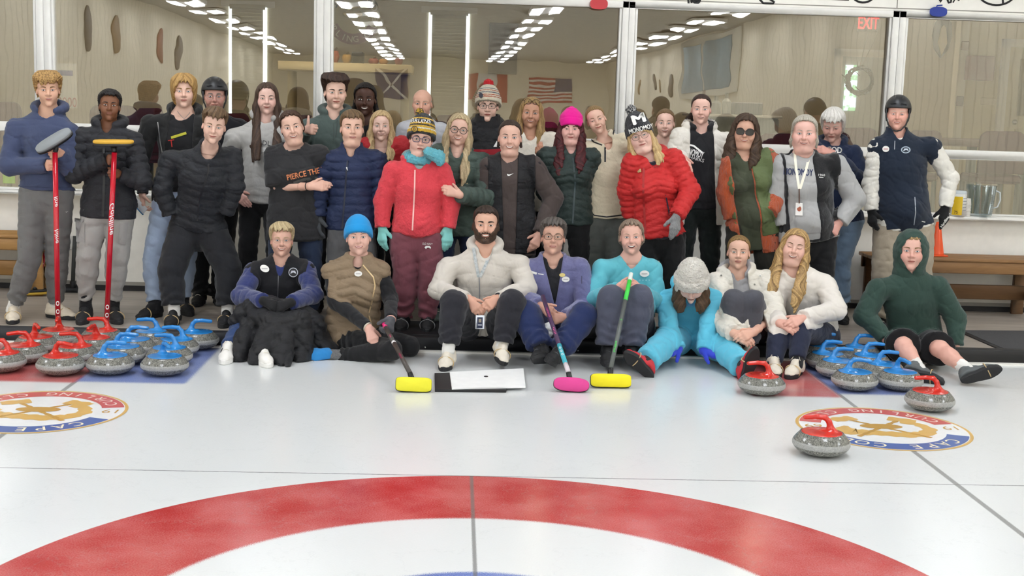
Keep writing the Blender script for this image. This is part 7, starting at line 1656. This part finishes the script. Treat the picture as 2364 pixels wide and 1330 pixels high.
person('smiling girl with pulled back hair peeking behind the red jacket', Y=9.78, eye=(1535.5, 284.6), chin=(1534, 317), b=.9,
  face=dict(fem=1, w=.93, smile=.8, open=.4, teeth=.9), mats=mats('#e3b6a2', ('#4f3a28', '#8f7350'), '#62727a', brow='#6f5540'), hair=tied(part=None), wear=[top('jacket', fabric('#1b1b1e'), e=.02, hem=.1), pants('trousers', fabric('#161618')), bshoe])
person('tall girl with centre parted dark hair in open white coat over black hoodie', Y=9.58, eye=(1618.5, 252.6), chin=(1617, 287), b=.98,
  face=dict(fem=1, w=.96, smile=.7, open=.3, teeth=.9), mats=mats('#e0b09b', ('#1f1512', '#432f26'), '#62656a', brow='#44312a', flush='#d46f66', fl=.7), hair=tied(strand=.0008, locks=[[(.05, -.11, -.02, .028), (.10, -.08, -.10, .028), (.11, -.02, -.17, .022)]], box=((-.12, -.17, -.2), (.15, .12, .16))),
  sl=(1560, 302), sr=(1686, 316), el=(1548, 396, -.08), wl=(1572, 362, -.36), hl=dict(d=(.40, -.55, -.72), n=(-.25, -.8, .55), curl=.25, spread=.25), er=(1678, 412, .0), wr=(1642, 512, -.04),
  wear=[top('hoodie', fabric('#202023'), e=.018, hood='down', hem=.06, sl=.98, es=.012), top('coat', nylon('#e4dfd4', .6), e=.034, open=(.085, .12), hempx=518, hood='down', neck=.08, sl=.97, cuff=.055, wr=(.004, .14)), pants('trousers', fabric('#141c1a')), bshoe],
  marks=[('hoodie', 'print', 'text', 'MONOMOY', (1600, 352), 15, wprint, dict(rot=16, w=50, fat=.04)), ('hoodie', 'print', 'text', 'SHARKS', (1606, 366), 8, wprint, dict(rot=16, w=40)), ('hoodie', 'print', 'strip', [(1572, 342), (1585, 333), (1602, 337), (1622, 353)], 4, wprint)])
person('woman in sunglasses wearing olive vest over orange knit sleeves', Y=9.24, eye=(1720, 304), chin=(1717.5, 342), roll=3, b=1.08, shape=dict(bust=.7, belly=.7),
  face=dict(fem=1, w=1.04, fat=.5, smile=.8, open=.3, teeth=.95), mats=mats('#cf9a7c', ('#241812', '#54402f'), '#33241c', brow='#33241c'), hair=longh(.26, part=-.02, x=.082, fwd=.05, r=.028, wave=1.6, strand=.0026, lseed=15, top=.022),
  sl=(1680, 362), sr=(1784, 354), el=(1678, 445, .02), wl=(1690, 505, .0), er=(1804, 432, .0), wr=(1776, 492, -.12), hip=(1738, 520, .02),
  wear=[top('tunic', fabric('#3f4434'), e=.020, sl=0, hempx=575, neck=.06, vneck=.10, vw=.045), top('knit_sweater', knit('#c5582a'), e=.030, es=.038, sl=.98, hempx=585, open=(.070, .075), openx=-.05, wr=(.003, .12)), top('puffer_vest', nylon('#5d6a43'), puff=(.085, .008, .2), e=.036, sl=0, hempx=545, open=(.075, .085), openx=-.05, collar=.05, colr=.088, neck=.078, wr=(.003, .12)), pants('trousers', fabric('#26251f')), bshoe, specs('#2b2220', .0024, lens=dark_lens, hw=.029, hh=.022, pow=2.8, cat=.004)])
person('grey haired woman in black vest and grey sweatshirt wearing a lanyard', Y=9.18, eye=(1857, 309), chin=(1856, 350), b=1.18, shape=dict(bust=.65, belly=.7),
  face=dict(fem=1, w=1.1, fat=1., smile=.7, open=.3, teeth=.6, age=.6), mats=mats('#e0ab98', ('#857f72', '#c9c3b4'), '#6a6f70', brow='#a8988a', flush='#d46a5f', fl=.8), hair=dict(tied(side=.011, top=.016, part=None, strand=.0022), locks=[[(s * .074, -.01, .02, .012), (s * .082, -.02, -.05, .014), (s * .084, -.03, -.09, .008)] for s in (-1, 1)]),
  sl=(1796, 368), sr=(1942, 366), el=(1794, 452, .02), wl=(1808, 520, .0), er=(1974, 460, .0), wr=(1938, 514, -.06), hr=dict(d=(-.55, -.2, -.8), n=(.2, -.95, .15), curl=.45), hip=(1866, 540, .02),
  wear=[top('sweatshirt', fabric('#a8a8a7'), e=.028, es=.036, hempx=552, sl=.97), top('fleece_vest', fleece('#1b1b1d'), e=.034, sl=0, hempx=548, open=(.098, .100), openx=-.055, collar=.05, colr=.085, neck=.075), pants('trousers', fabric('#151517')), bshoe],
  marks=[('sweatshirt', 'lettering', 'text', 'MONOMOY', (1843, 397), 15, plain('#27345c', .8), dict(w=68, rot=3, fat=.04)), ('sweatshirt', 'lanyard', 'strip', [(1834, 348), (1838, 390), (1845, 436)], 6, plain('#e9e4d2', .7), dict(lift=.006)), ('sweatshirt', 'lanyard', 'strip', [(1872, 348), (1860, 395), (1847, 436)], 6, plain('#e9e4d2', .7), dict(lift=.006)), ('sweatshirt', 'lanyard_cord', 'strip', [(1845, 436), (1845, 470)], 2.5, plain('#5a3a2c'), dict(lift=.008)), ('sweatshirt', 'badge_card', 'poly', [(1837, 468), (1853, 469), (1853, 498), (1836, 497)], plain('#ece9e4', .4), dict(lift=.012, thick=.003, flat=1)), ('sweatshirt', 'badge_print', 'disc', (1845, 482), (5, 6), plain('#a5573c'), dict(lift=.0135)), ('fleece_vest', 'lettering', 'text', '1960', (1897, 404), 5, wprint, dict(w=15, rot=4)), ('fleece_vest', 'lettering', 'strip', [(1891, 409), (1901, 410)], 1.5, wprint)])
person('white haired man in navy hoodie looking down behind the vest woman', Y=9.80, eye=(1923, 288), chin=(1919, 324), pitch=-20, yaw=-6, b=1.05, H=1.74,
  face=dict(w=1.04, age=.9, frown=.3, eye=.5), mats=mats('#dba592', ('#b9b4ac', '#f0ede6'), '#5f6c74', brow='#c9bfb0', flush='#cc6458', fl=.9), hair=dict(line=[(-.12, -.1), (-.05, -.1), (-.01, -.05), (.03, -.0), (.05, .035), (.08, .062), (.1, .062)], side=.020, top=.020, front=.010, overear=1, strand=.003, wave=.6, fringe=[(-.03, .03, .014), (.03, .02, .010)]),
  sl=(1878, 338), sr=(1982, 344), er=(1992, 424, -.14), wr=(1922, 354, -.36), hr=dict(d=(-.92, -.1, .25), n=(.15, -.75, .6), curl=.5), hip=(1936, 500, .02), ar=(1944, 706, .0), tr=(1952, 738, -.22), kr=(1940, 600, .0),
  wear=[top('hoodie', fabric('#1d2842'), e=.030, hood='down', hem=.05), pants('jeans', fabric('#62778f', col2='#7f93a8'), e=.022), shoes('#161618', lacem=blk)],
  marks=[('hoodie', 'lettering', 'text', 'COD', (1926, 346), 13, wprint, dict(w=36, rot=4, fat=.05))])
person('man in black helmet, navy vest and white sleeves with black gloves', Y=9.42, eye=(2072.5, 263.7), chin=(2071, 299), b=1.14, shape=dict(belly=.8, waist=1.08),
  face=dict(w=1.08, age=.8, open=.25, teeth=.8, squint=.8, smile=.2, brow=.003), mats=mats('#dc9f88', ('#b5aea4', '#ddd8d0'), '#7a8a94', brow='#cdb8a4', flush='#c9564a', fl=.9), hair=None,
  sl=(2016, 327), sr=(2164, 326), el=(2010, 428, .02), wl=(2012, 487, -.02), er=(2194, 412, .0), wr=(2182, 480, -.04), hl=dict(d=(.08, -.2, -1), n=(-.85, -.5, 0), curl=.4, glove=fabric('#161618')), hr=dict(d=(-.10, -.15, -1), n=(.15, -.98, .1), curl=.18, spread=.35, glove=fabric('#161618'), thumb=.2), hip=(2087, 520, .02),
  wear=[top('shirt', fabric('#e4e0d6'), e=.020, es=.024, sl=.98, hem=.02, wr=(.003, .12)), top('vest', fabric('#1a2434', wr=6.), e=.034, sl=0, hempx=521, collar=.055, vneck=.05, vw=.04), pants('khakis', fabric('#a89c8a'), e=.026, rr=(.095, .075, .070, .06)), shoes('#2a2a2c'), ('helmet', 'helmet', plain('#242528', .42), {})],
  marks=[('vest', 'name_badge', 'disc', (2045, 344), (8, 7), wtag, dict(thick=.004, lift=.006)), ('vest', 'badge_print', 'strip', [(2040, 344), (2050, 344)], 2, plain('#c98a8a'), dict(lift=.016)), ('vest', 'emblem', 'disc', (2091, 346), (11, 8), plain('#aab7c4')), ('vest', 'emblem', 'disc', (2091, 346), (8.5, 6), plain('#1d2838'), dict(lift=.006)), ('vest', 'emblem', 'poly', [(2085, 349), (2088, 343), (2095, 343), (2098, 349), (2092, 346)], plain('#c4ced8'), dict(lift=.014)), ('vest', 'zipper', 'strip', [(2066, 325), (2065, 345)], 2, plain('#8a8f96', .3, .6)), ('vest', 'pocket_zip', 'strip', [(2112, 455), (2114, 490), (2110, 520)], 2, plain('#a4aab2', .3, .6)), ('vest', 'logo', 'strip', [(2128, 511), (2136, 513)], 2, wprint), ('glover', 'lettering', 'text', 'Hardline', (2181, 512), 6, wprint, dict(rot=-55, w=30, fat=.04))])
# ---------------- seated in front
def tagmark(on, c, r=(11, 8), rot=0): return [(on, 'name_badge', 'disc', c, r, wtag, dict(thick=.004, lift=.006, rot=rot)), (on, 'badge_print', 'strip', [(c[0] - r[0] * .6, c[1]), (c[0] + r[0] * .6, c[1])], 2.2, plain('#b9b4b4'), dict(lift=.016))]
person('seated woman with short blond hair in black vest and blue sleeves', Y=8.82, ground=0., eye=(650.4, 555.4), chin=(650.4, 592.5), b=.98, H=1.62,
  face=dict(fem=1, w=.98, smile=.95, open=.5, teeth=.95, age=.8), mats=mats('#dfa98f', ('#8d7a58', '#d3bf96'), '#6c8290', brow='#a88f6c', flush='#d06a58'), hair=short(top=.026, front=.012, side=.012, jag=.008, fringe=[(-.03, .02, .010), (.03, .02, .014)], strand=.0035),
  sl=(576, 614), sr=(716, 610), hip=(652, 742, .06), el=(556, 684, -.20), wl=(608, 694, -.46), er=(724, 680, -.20), wr=(672, 698, -.46), hr=dict(d=(-.85, -.3, -.35), n=(.0, -.8, .6), curl=.5, glove=fabric('#1a1a1c')), hl=dict(d=(.85, -.3, -.35), n=(.0, -.8, .6), curl=.5, glove=fabric('#1a1a1c')),
  kl=(568, 740, -.32), kr=(690, 748, -.34), al=(528, 808, -.58), ar=(606, 822, -.66), tl=(513, 843, -.80), tr=(622, 852, -.84),
  wear=[top('fleece', fleece('#2b3568'), e=.026, es=.028, neck=.064, hem=.0, sl=.98), top('vest', fabric('#1b1b1f'), e=.038, sl=0, hem=.0, collar=.045, vneck=.085, vw=.045), pants('jeans', fabric('#2f446f'), e=.020), shoes('#e6e3dd', solem=plain('#efede8', .6))],
  marks=tagmark('vest', (611, 620), (11, 8), 25) + [('vest', 'emblem', 'disc', (677, 629), (11, 11), plain('#c9ccd4')), ('vest', 'emblem', 'disc', (677, 629), (9.3, 9.3), plain('#1b1b1f'), dict(lift=.012)), ('vest', 'emblem', 'poly', [(670, 632), (673, 625), (681, 625), (684, 632), (677, 629)], plain('#c9ccd4'), dict(lift=.020)), ('vest', 'zipper', 'strip', [(643, 625), (641, 690)], 2, plain('#5a5a5e', .4, .4))])
PE[-1]['wear'].append(specs('#b49a86', .0010, hw=.025, hh=.018))
person('woman in bright blue beanie and tan quilted vest kneeling on the ice', Y=8.58, ground=0., eye=(827.5, 548), chin=(830.8, 589), roll=-3, b=1.04, H=1.62,
  face=dict(fem=1, w=1.0, smile=.7, open=.35, teeth=.95, age=.8), mats=mats('#e0ad97', ('#4a3a30', '#7d6a5a'), '#5f7078', brow='#8a7060', lip='#c0605c', flush='#d4746a'), hair=dict(line=[(-.12, -.07), (-.03, -.05), (.0, .0), (.05, .035), (.1, .045)], side=.008, top=.008, strand=.003, fringe=[(-.02, .04, .008)]),
  sl=(756, 612), sr=(888, 612), hip=(812, 772, .06), el=(774, 696, -.06), wl=(850, 756, -.28), hl=dict(d=(.38, -.35, -.82), n=(.1, -.85, .5), curl=.12, spread=.55), er=(902, 690, -.02), wr=(902, 738, -.26), hr=dict(d=(-.1, -.75, -.5), n=(.75, -.4, .45), curl=1.2, glove=fabric('#222226', col2='#6a6a70', mot=24.)),
  kl=(905, 808, -.34), al=(778, 826, -.22), tl=(700, 832, -.26), kr=(945, 800, -.10), ar=(840, 800, .10), tr=(780, 806, .1),
  wear=[top('shirt', fabric('#1e1e21'), e=.014, neck=.056, sl=.97), top('quilted_vest', nylon('#8d7961'), puff=(.062, .011, .35), e=.040, sl=0, hem=.06, collar=.05, colr=.085, vneck=.06, vw=.045, wr=(.002, .12), bust=.6), pants('leggings', fabric('#1a1a1c'), e=.010, upto=.97), ('beanie', 'beanie', fabric('#1f93d6', bump=.3), dict(g=.017, ht=.022, zb=.028, cuff=.055, cufft=.003, rib=0)),
        ('blob', 'knit_sock', fabric('#8a8a8a', col2='#3a3a3c', mot=90.), dict(ch=[[(758, 824, -.24, .048), (782, 822, -.24, .046)]], wr=(.002, .05), floor=.002)), ('blob', 'boot', fabric('#2f86c9'), dict(ch=[[(752, 822, -.25, .056), (722, 826, -.27, .055), (700, 832, -.28, .042)]], wr=(.003, .06), floor=.002)),
        ('wrist', 'bracelet', plain('#d8cdbb', .3, .5), dict(i=0, back=.005, R=.030, r=.006)), ('wrist', 'bracelet', plain('#d9a89a', .3, .4), dict(i=1, back=.0, R=.030, r=.006))],
  marks=tagmark('quilted_vest', (827, 632), (9, 6.5)) + [('quilted_vest', 'zipper', 'strip', [(838, 612), (862, 640), (866, 660), (858, 700), (852, 722)], 3, plain('#d5b98e', .35, .5)), ('quilted_vest', 'zipper', 'strip', [(852, 728), (858, 750)], 3, plain('#d5b98e', .35, .5))])
person('bearded man in cream hoodie sitting with clasped hands over his knees', Y=8.70, ground=0., eye=(1121.5, 520.4), chin=(1120.8, 563), b=1.12, H=1.82, hs=1.08,
  face=dict(w=1.05, smile=.9, open=.55, teeth=.98, brow=.0050, squint=.4), mats=mats('#d9a183', ('#1d1512', '#46342a'), '#33241c', brow='#2a1d18', beard=('#2a1e18', '#5d4536')), beard=dict(t=.005), hair=short(top=.013, front=.006, side=.005, jag=.003),
  sl=(1022, 604), sr=(1212, 598), hip=(1116, 752, .10), el=(1012, 670, -.08), wl=(1082, 690, -.36), er=(1216, 666, -.08), wr=(1152, 688, -.36), hl=dict(d=(.55, -.35, -.62), n=(-.35, -.75, .5), curl=.55), hr=dict(d=(-.72, -.40, -.45), n=(.05, -.85, .5), curl=.55),
  kl=(1048, 700, -.42), kr=(1182, 700, -.42), al=(1036, 800, -.52), ar=(1160, 792, -.46), tl=(1020, 848, -.74), tr=(1168, 842, -.68),
  wear=[top('hoodie', fabric('#d2cbc1'), e=.030, hem=.03, hood='down', vneck=.05, vw=.05, sl=.97, cuff=.040), pants('sweatpants', fabric('#27272e'), e=.020, upto=.96, rr=(.092, .066, .060, .042)), shoes('#ddd4c4', band=1), socksw, ('wrist', 'watch', plain('#1c222e', .4), dict(i=1, back=-.005, R=.031, r=.007, face=plain('#10141c', .15))), ('card', 'id_badge', plain('#dfe3ea', .3), dict(at=(1108, 744, -.50), w=.058, h=.092, print=plain('#1d2644', .4))), ],
  marks=[('hoodie', 'lanyard', 'strip', [(1093, 572), (1098, 605), (1105, 640)], 7, fabric('#eceae6', col2='#5f7a86', mot=70., bump=.05), dict(lift=.007)), ('hoodie', 'lanyard', 'strip', [(1135, 575), (1122, 610), (1108, 640)], 7, fabric('#eceae6', col2='#5f7a86', mot=70., bump=.05), dict(lift=.007)), ('hoodie', 'lanyard_cord', 'strip', [(1106, 640), (1107, 668), (1107, 690)], 2.5, plain('#8a8a8c'), dict(lift=.01))])
person('woman with short dark grey hair in lilac fleece and navy trousers', Y=8.72, ground=0., eye=(1277, 549), chin=(1277, 589), pitch=4, b=1.02, H=1.66,
  face=dict(fem=1, w=.97, age=1., open=.22, teeth=.7, squint=.5), mats=mats('#cf9a80', ('#2c2826', '#6f6862'), '#4a3a30', brow='#6a5648', flush='#bf5c4a'), hair=short(top=.026, front=.010, side=.013, curl=0, wave=1.2, strand=.004, jag=.006),
  sl=(1214, 608), sr=(1348, 604), hip=(1280, 752, .08), el=(1200, 686, -.06), wl=(1248, 706, -.30), hl=dict(d=(.62, -.55, -.35), n=(-.45, -.75, .45), curl=.95), er=(1352, 708, -.06), wr=(1306, 734, -.32), hr=dict(d=(-.75, -.45, .0), n=(.25, -.85, .4), curl=.95),
  kl=(1214, 726, -.40), kr=(1348, 730, -.40), al=(1248, 806, -.56), ar=(1290, 812, -.60), tl=(1222, 822, -.78), tr=(1268, 832, -.84),
  wear=[top('polo_shirt', fabric('#222226'), e=.012, sl=.2, neck=.056, vneck=.07, vw=.04, collar=.03), top('fleece_jacket', fleece('#75769f', '#63648c'), e=.034, hem=.04, open=(.062, .0), opent=.42, collar=.05, colr=.084, neck=.072, sl=.97), pants('trousers', fabric('#1f2c56'), e=.024, rr=(.092, .070, .066, .055)), shoes('#1b1b1d', lacem=plain('#5a5a5a'), band=0), specs('#6d4f3c', .0019, hw=.026, hh=.0175, pow=3.2)],
  marks=tagmark('fleece_jacket', (1306, 645), (9, 6.5)) + [('fleece_jacket', 'yellow_pin', 'disc', (1298, 635), (7, 4.5), plain('#e8d68a', .4), dict(lift=.007, thick=.004)), ('fleece_jacket', 'lettering', 'strip', [(1227, 628), (1239, 632)], 5, wprint), ('fleece_jacket', 'lettering', 'strip', [(1242, 632), (1255, 634)], 2, wprint), ('fleece_jacket', 'pocket_zip', 'strip', [(1343, 637), (1343, 655)], 2, plain('#42425e'))])
person('laughing woman in turquoise long sleeved shirt hugging her knees', Y=8.74, ground=0., eye=(1457.7, 548), chin=(1461, 587), roll=-3, b=1.02, H=1.68,
  face=dict(fem=1, w=.97, smile=1., open=.85, teeth=.55, age=.6, eye=1.05), mats=mats('#e0a892', ('#5d4c40', '#a3907e'), '#7d8a90', brow='#a58c78', flush='#d2685c', fl=.7), hair=dict(tied(side=.012, top=.016, part=None, strand=.004, wave=1.4, jag=.008), blobs=[(s * .078, -.04, -.01, .016, .03, .035) for s in (-1, 1)]),
  sl=(1380, 606), sr=(1516, 606), hip=(1444, 756, .10), el=(1364, 694, -.08), wl=(1424, 668, -.38), hl=dict(d=(.72, -.55, .35), n=(-.35, -.8, .2), curl=1.0), er=(1520, 702, -.08), wr=(1482, 672, -.38), hr=dict(d=(-.72, -.5, .30), n=(.3, -.85, .2), curl=1.1),
  kl=(1412, 692, -.44), kr=(1474, 690, -.44), al=(1404, 800, -.50), ar=(1458, 800, -.48), tl=(1402, 846, -.74), tr=(1474, 842, -.72),
  wear=[top('long_sleeved_shirt', fabric('#63b9c7'), e=.026, hem=.02, neck=.066, nd=.03, sl=.97), pants('trousers', fabric('#4b4e5e'), e=.026, rr=(.094, .072, .066, .058), upto=.97), shoes('#1a1a1c', lacem=plain('#3a3a3c'))],
  marks=tagmark('long_sleeved_shirt', (1488, 632), (11, 7.5)) + [('long_sleeved_shirt', 'faint_print', 'text', '....', (1488, 647), 3, plain('#8fcfd8'), dict(w=26))])
cyan = fabric('#5ebbd6')
person('child in white fur hat and light blue sweatsuit bowing over the ice', Y=8.66, ground=0., eye=(1597, 652), chin=(1597, 680), hdy=-.22, hs=1.06, pitch=-46, b=.86, H=1.45,
  face=dict(w=.95, fem=1), mats=mats('#e3b5a2', ('#35261b', '#6b5038'), '#4a4a44'), hair=dict(longh(.17, x=.062, fwd=.09, r=.026, back=0, lseed=5, line=[(-.12, -.1), (-.03, -.1), (.02, -.02), (.05, .02), (.1, .035)]), overear=1),
  nb=(1592, 664, .0), sl=(1530, 678, -.02), sr=(1656, 676, -.02), hip=(1594, 776, .10), el=(1543, 748, -.22), wl=(1566, 806, -.34), er=(1636, 748, -.22), wr=(1624, 810, -.34), hl=dict(d=(-.80, -.55, -.22), n=(-.15, -.35, .92), curl=.15, spread=.35, glove=fabric('#3446c4'), gname='glove'), hr=dict(d=(.82, -.55, -.20), n=(.15, -.35, .92), curl=.15, spread=.35, glove=fabric('#3446c4')),
  kl=(1538, 790, -.30), al=(1490, 836, -.64), tl=(1444, 806, -.72), kr=(1668, 804, -.30), ar=(1716, 846, -.66), tr=(1742, 797, -.76),
  wear=[top('hoodie', cyan, e=.030, hem=.02, hood='down', sl=.97), pants('sweatpants', cyan, e=.030, upto=.97, rr=(.090, .075, .068, .056)), shoes('#c32f38', free=1, band=1, lacem=plain('#d9c9a8'), name='sneaker'), ('beanie', 'fur_hat', fabric('#e9e4da', bump=1., wr=60., weave=200., stretch=(1, 1, 1)), dict(g=.026, ht=.02, zb=.012, cuff=.07, cufft=.010, fur=.0035, rib=0, blobs=[(.082, .0, -.055, .026, .04, .07), (-.082, -.01, -.04, .022, .04, .06)]))],
  marks=[('hoodie', 'lettering', 'text', 'ADIDAS', (1596, 704), 7, plain('#8a9be0'), dict(w=40, shear=.2))])
person('girl in white puffer coat hugging her charcoal knees', Y=8.78, ground=0., eye=(1705, 582.7), chin=(1703.7, 621), b=1.0, H=1.66,
  face=dict(fem=1, w=.95, open=.15, teeth=.5, lipu=.006, lipl=.0075), mats=mats('#d9a68a', ('#4a3524', '#a3824f'), '#7d8a86', brow='#5d4430'), hair=dict(tied(part=.0, strand=.0012), locks=[[(-.03, -.10, .0, .03), (-.08, -.09, -.10, .026), (-.11, -.03, -.20, .022), (-.115, .02, -.30, .012)]], box=((-.16, -.17, -.34), (.13, .13, .16))),
  sl=(1648, 642), sr=(1782, 636), hip=(1718, 764, .10), el=(1648, 732, -.22), wl=(1694, 770, -.56), hl=dict(d=(.78, -.42, -.35), n=(-.05, -.85, .5), curl=.4), er=(1788, 730, -.22), wr=(1741, 766, -.56), hr=dict(d=(-.80, -.42, -.25), n=(.05, -.85, .5), curl=.4),
  kl=(1694, 696, -.42), kr=(1736, 696, -.42), al=(1702, 800, -.44), ar=(1730, 800, -.44), tl=(1698, 826, -.66), tr=(1730, 826, -.66),
  wear=[top('hoodie', fabric('#a09fa1'), e=.012, hood='down', neck=.058, sl=.3), top('puffer_coat', nylon('#e4dfd3', .55), puff=(.12, .010, 0), e=.040, hem=.08, open=(.050, .085), collar=.05, colr=.092, neck=.080, sl=.97, cuff=.056, wr=(.003, .12)), pants('joggers', fabric('#3c3d44', col2='#55565e', mot=7.), e=.024, rr=(.080, .060, .052, .040)), shoes('#d5cbb8')],
  marks=[('puffer_coat', 'snap', 'disc', (1665, 636), (2.2, 2.2), plain('#8a8a86', .3, .7)), ('puffer_coat', 'snap', 'disc', (1755, 637), (2.2, 2.2), plain('#8a8a86', .3, .7)), ('puffer_coat', 'snap', 'disc', (1742, 657), (2.2, 2.2), plain('#8a8a86', .3, .7))])
person('laughing girl with long wavy highlighted hair in white hoodie and navy leggings', Y=8.76, ground=0., eye=(1834.6, 571), chin=(1831.5, 612), roll=9, b=1.0, H=1.66,
  face=dict(fem=1, w=1.0, smile=1., open=.6, teeth=.75, eye=.1, fat=.3), mats=mats('#dfae97', ('#5a3f28', '#d9b478'), '#5a4a3a', brow='#6d5138', flush='#d46c60', fl=.7), hair=longh(.42, part=-.012, x=.076, fwd=.14, r=.024, wave=1.4, strand=.0026, freq=1.1, lseed=21),
  sl=(1786, 650), sr=(1916, 644), hip=(1878, 764, .10), el=(1784, 730, -.08), wl=(1800, 746, -.50), hl=dict(d=(.72, -.5, -.25), n=(-.1, -.8, .55), curl=.5), er=(1930, 716, -.22), wr=(1852, 736, -.50), hr=dict(d=(-.75, -.5, -.2), n=(.1, -.85, .5), curl=.5),
  kl=(1800, 768, -.44), kr=(1848, 756, -.46), al=(1786, 838, -.58), ar=(1840, 834, -.62), tl=(1792, 868, -.78), tr=(1812, 862, -.84),
  wear=[top('hoodie', fabric('#e0dad1'), e=.036, hem=.03, hood='down', sl=.97, vneck=.03), pants('leggings', fabric('#252b40'), e=.008, bunch=0, wr=(.0015, .14), rr=(.098, .072, .066, .042)), shoes('#d9d0c0', band=1)],
  marks=[])
person('boy in dark green hoodie with hood up and bare legs showing his soles', Y=8.72, ground=0., eye=(2103.8, 580), chin=(2099, 623.5), b=1.08, H=1.76, bare=1, yaw=3,
  face=dict(w=1.0, squint=.2, nose=1.05, mw=.022), mats=mats('#dda791', ('#6b5234', '#a98a5c'), '#6f8088', brow='#7d5f40', flush='#d0584c', fl=.9), hair=short(top=.003, front=.006, side=.001, jag=.003, line=[(-.12, -.07), (-.06, -.075), (-.025, -.03), (0, .0), (.03, .03), (.05, .055), (.07, .07), (.1, .072)]),
  sl=(2016, 656), sr=(2176, 648), hip=(2112, 788, .10), el=(1996, 728, -.04), wl=(2046, 784, -.20), hl=dict(d=(.45, -.45, -.75), n=(-.5, -.65, .5), curl=.4), er=(2206, 736, -.02), wr=(2208, 800, -.10),
  kl=(2086, 798, -.44), kr=(2170, 806, -.44), al=(2120, 850, -.66), ar=(2236, 856, -.74), tl=(2190, 884, -.80), tr=(2338, 840, -.82),
  wear=[top('hoodie', fabric('#31473f'), e=.036, hem=.06, hood='up', neck=.05, sl=.96, cuff=.046), pants('shorts', fabric('#161618'), e=.034, upto=.42), shoes('#5b5f60', free=1, band=1, bandx=.10), ('socks', 'sock', fabric('#e6e4df'), dict(h=.09))])
# ------------------------------------------------------------------ build everyone
for i_, sp_ in enumerate(PE): emit_person(sp_, build_person(sp_, 17 + i_ * 13))
def loose_cloth(name, label, cat, m, Y0, o, seed):
    pts = [atY(p[0], p[1], Y0 + p[2]) for ch in o['ch'] for p in ch]; F = Field(*bbox(pts, .2), .009)
    for ch in o['ch']:
        for a, b in zip(ch[:-1], ch[1:]): F.cone(atY(a[0], a[1], Y0 + a[2]), atY(b[0], b[1], Y0 + b[2]), a[3], b[3], .012)
    F.plane((0, 0, .002), (0, 0, -1), .01); F.noise(.003, .16, seed); F.creases(.008, .16, seed + 3)
    sl, X, Y, Z = F.all(); F.d -= (.017 * (np.abs(np.sin(math.pi * (Z * .8 + .6 * X - .3 * Y + .03 * np.sin(X * 14)) / .10)) ** .45 - .65)).astype(np.float32)
    F.plane((0, 0, .002), (0, 0, -1), .004)
    v, q = F.mesh(); return tag(MB().add(v, q, m).build(name), label, cat)
loose_cloth('winter_coat', 'black puffer coat heaped over the lap of the short haired seated woman', 'coat', nylon('#1d1d20', .42), 8.82, dict(ch=[
    [(546, 738, -.42, .05), (575, 716, -.40, .072), (615, 706, -.38, .075), (650, 716, -.36, .07)], [(590, 728, -.44, .06), (640, 752, -.52, .085), (690, 742, -.46, .08)], [(688, 726, -.34, .085), (722, 752, -.34, .085), (745, 792, -.32, .06)],
    [(575, 752, -.46, .07), (566, 790, -.56, .07), (552, 822, -.62, .055)], [(620, 768, -.56, .075), (605, 805, -.64, .07), (590, 830, -.70, .05)], [(652, 780, -.58, .08), (650, 820, -.66, .07), (660, 850, -.76, .03)], [(692, 776, -.48, .085), (698, 818, -.54, .07), (690, 842, -.60, .045)], [(728, 790, -.36, .07), (762, 806, -.36, .055)]]), 5)
# folded tablet in the wavy haired boy's hand, white cap held by the lilac fleece woman
a = atY(322, 474, 9.28); e = empty('clipboard', a, 'white clipboard with blue edge in the hand of the wavy haired boy', 'clipboard'); M_ = rotz(rad(-20)) @ roty(rad(42)); MB().add(*xf(rbox((-.065, -.004, -.028), (.065, .004, .028), .003), M_, a), plain('#e9eaec', .4)).build('board', parent=e, org=a); MB().add(*xf(rbox((-.067, -.006, -.034), (.067, .006, -.026), .002), M_, a), plain('#2f7fb5', .4)).build('edge', parent=e, org=a)
a = atY(1263, 763, 8.30); F = Field(a - .12, a + .12, .006); F.ell(a, (.045, .03, .062), 0, roty(rad(-18))); F.noise(.004, .06, 3); v, q = F.mesh(); tag(MB().add(v, q, fabric('#d9d9d8')).build('folded_cap'), 'white folded cloth tucked under the hands of the lilac fleece woman', 'cloth')
# ------------------------------------------------------------------ camera and view
cam = bpy.data.cameras.new('camera'); cam.sensor_width = 36.; cam.lens = FPX / W * 36; cam.clip_end = 200
co = bpy.data.objects.new('camera', cam); C.objects.link(co); co.matrix_world = Matrix(((_rt[0], _up[0], -_fw[0], CAM[0]), (_rt[1], _up[1], -_fw[1], CAM[1]), (_rt[2], _up[2], -_fw[2], CAM[2]), (0, 0, 0, 1)))
bpy.context.scene.camera = co
w = bpy.data.worlds.new('world'); bpy.context.scene.world = w; w.use_nodes = True; w.node_tree.nodes['Background'].inputs[0].default_value = (.6, .7, .8, 1); w.node_tree.nodes['Background'].inputs[1].default_value = .3
vs_ = bpy.context.scene.view_settings; vs_.view_transform = 'Standard'; vs_.look = 'None'; vs_.gamma = 1.; vs_.exposure = .62; vs_.use_curve_mapping = False
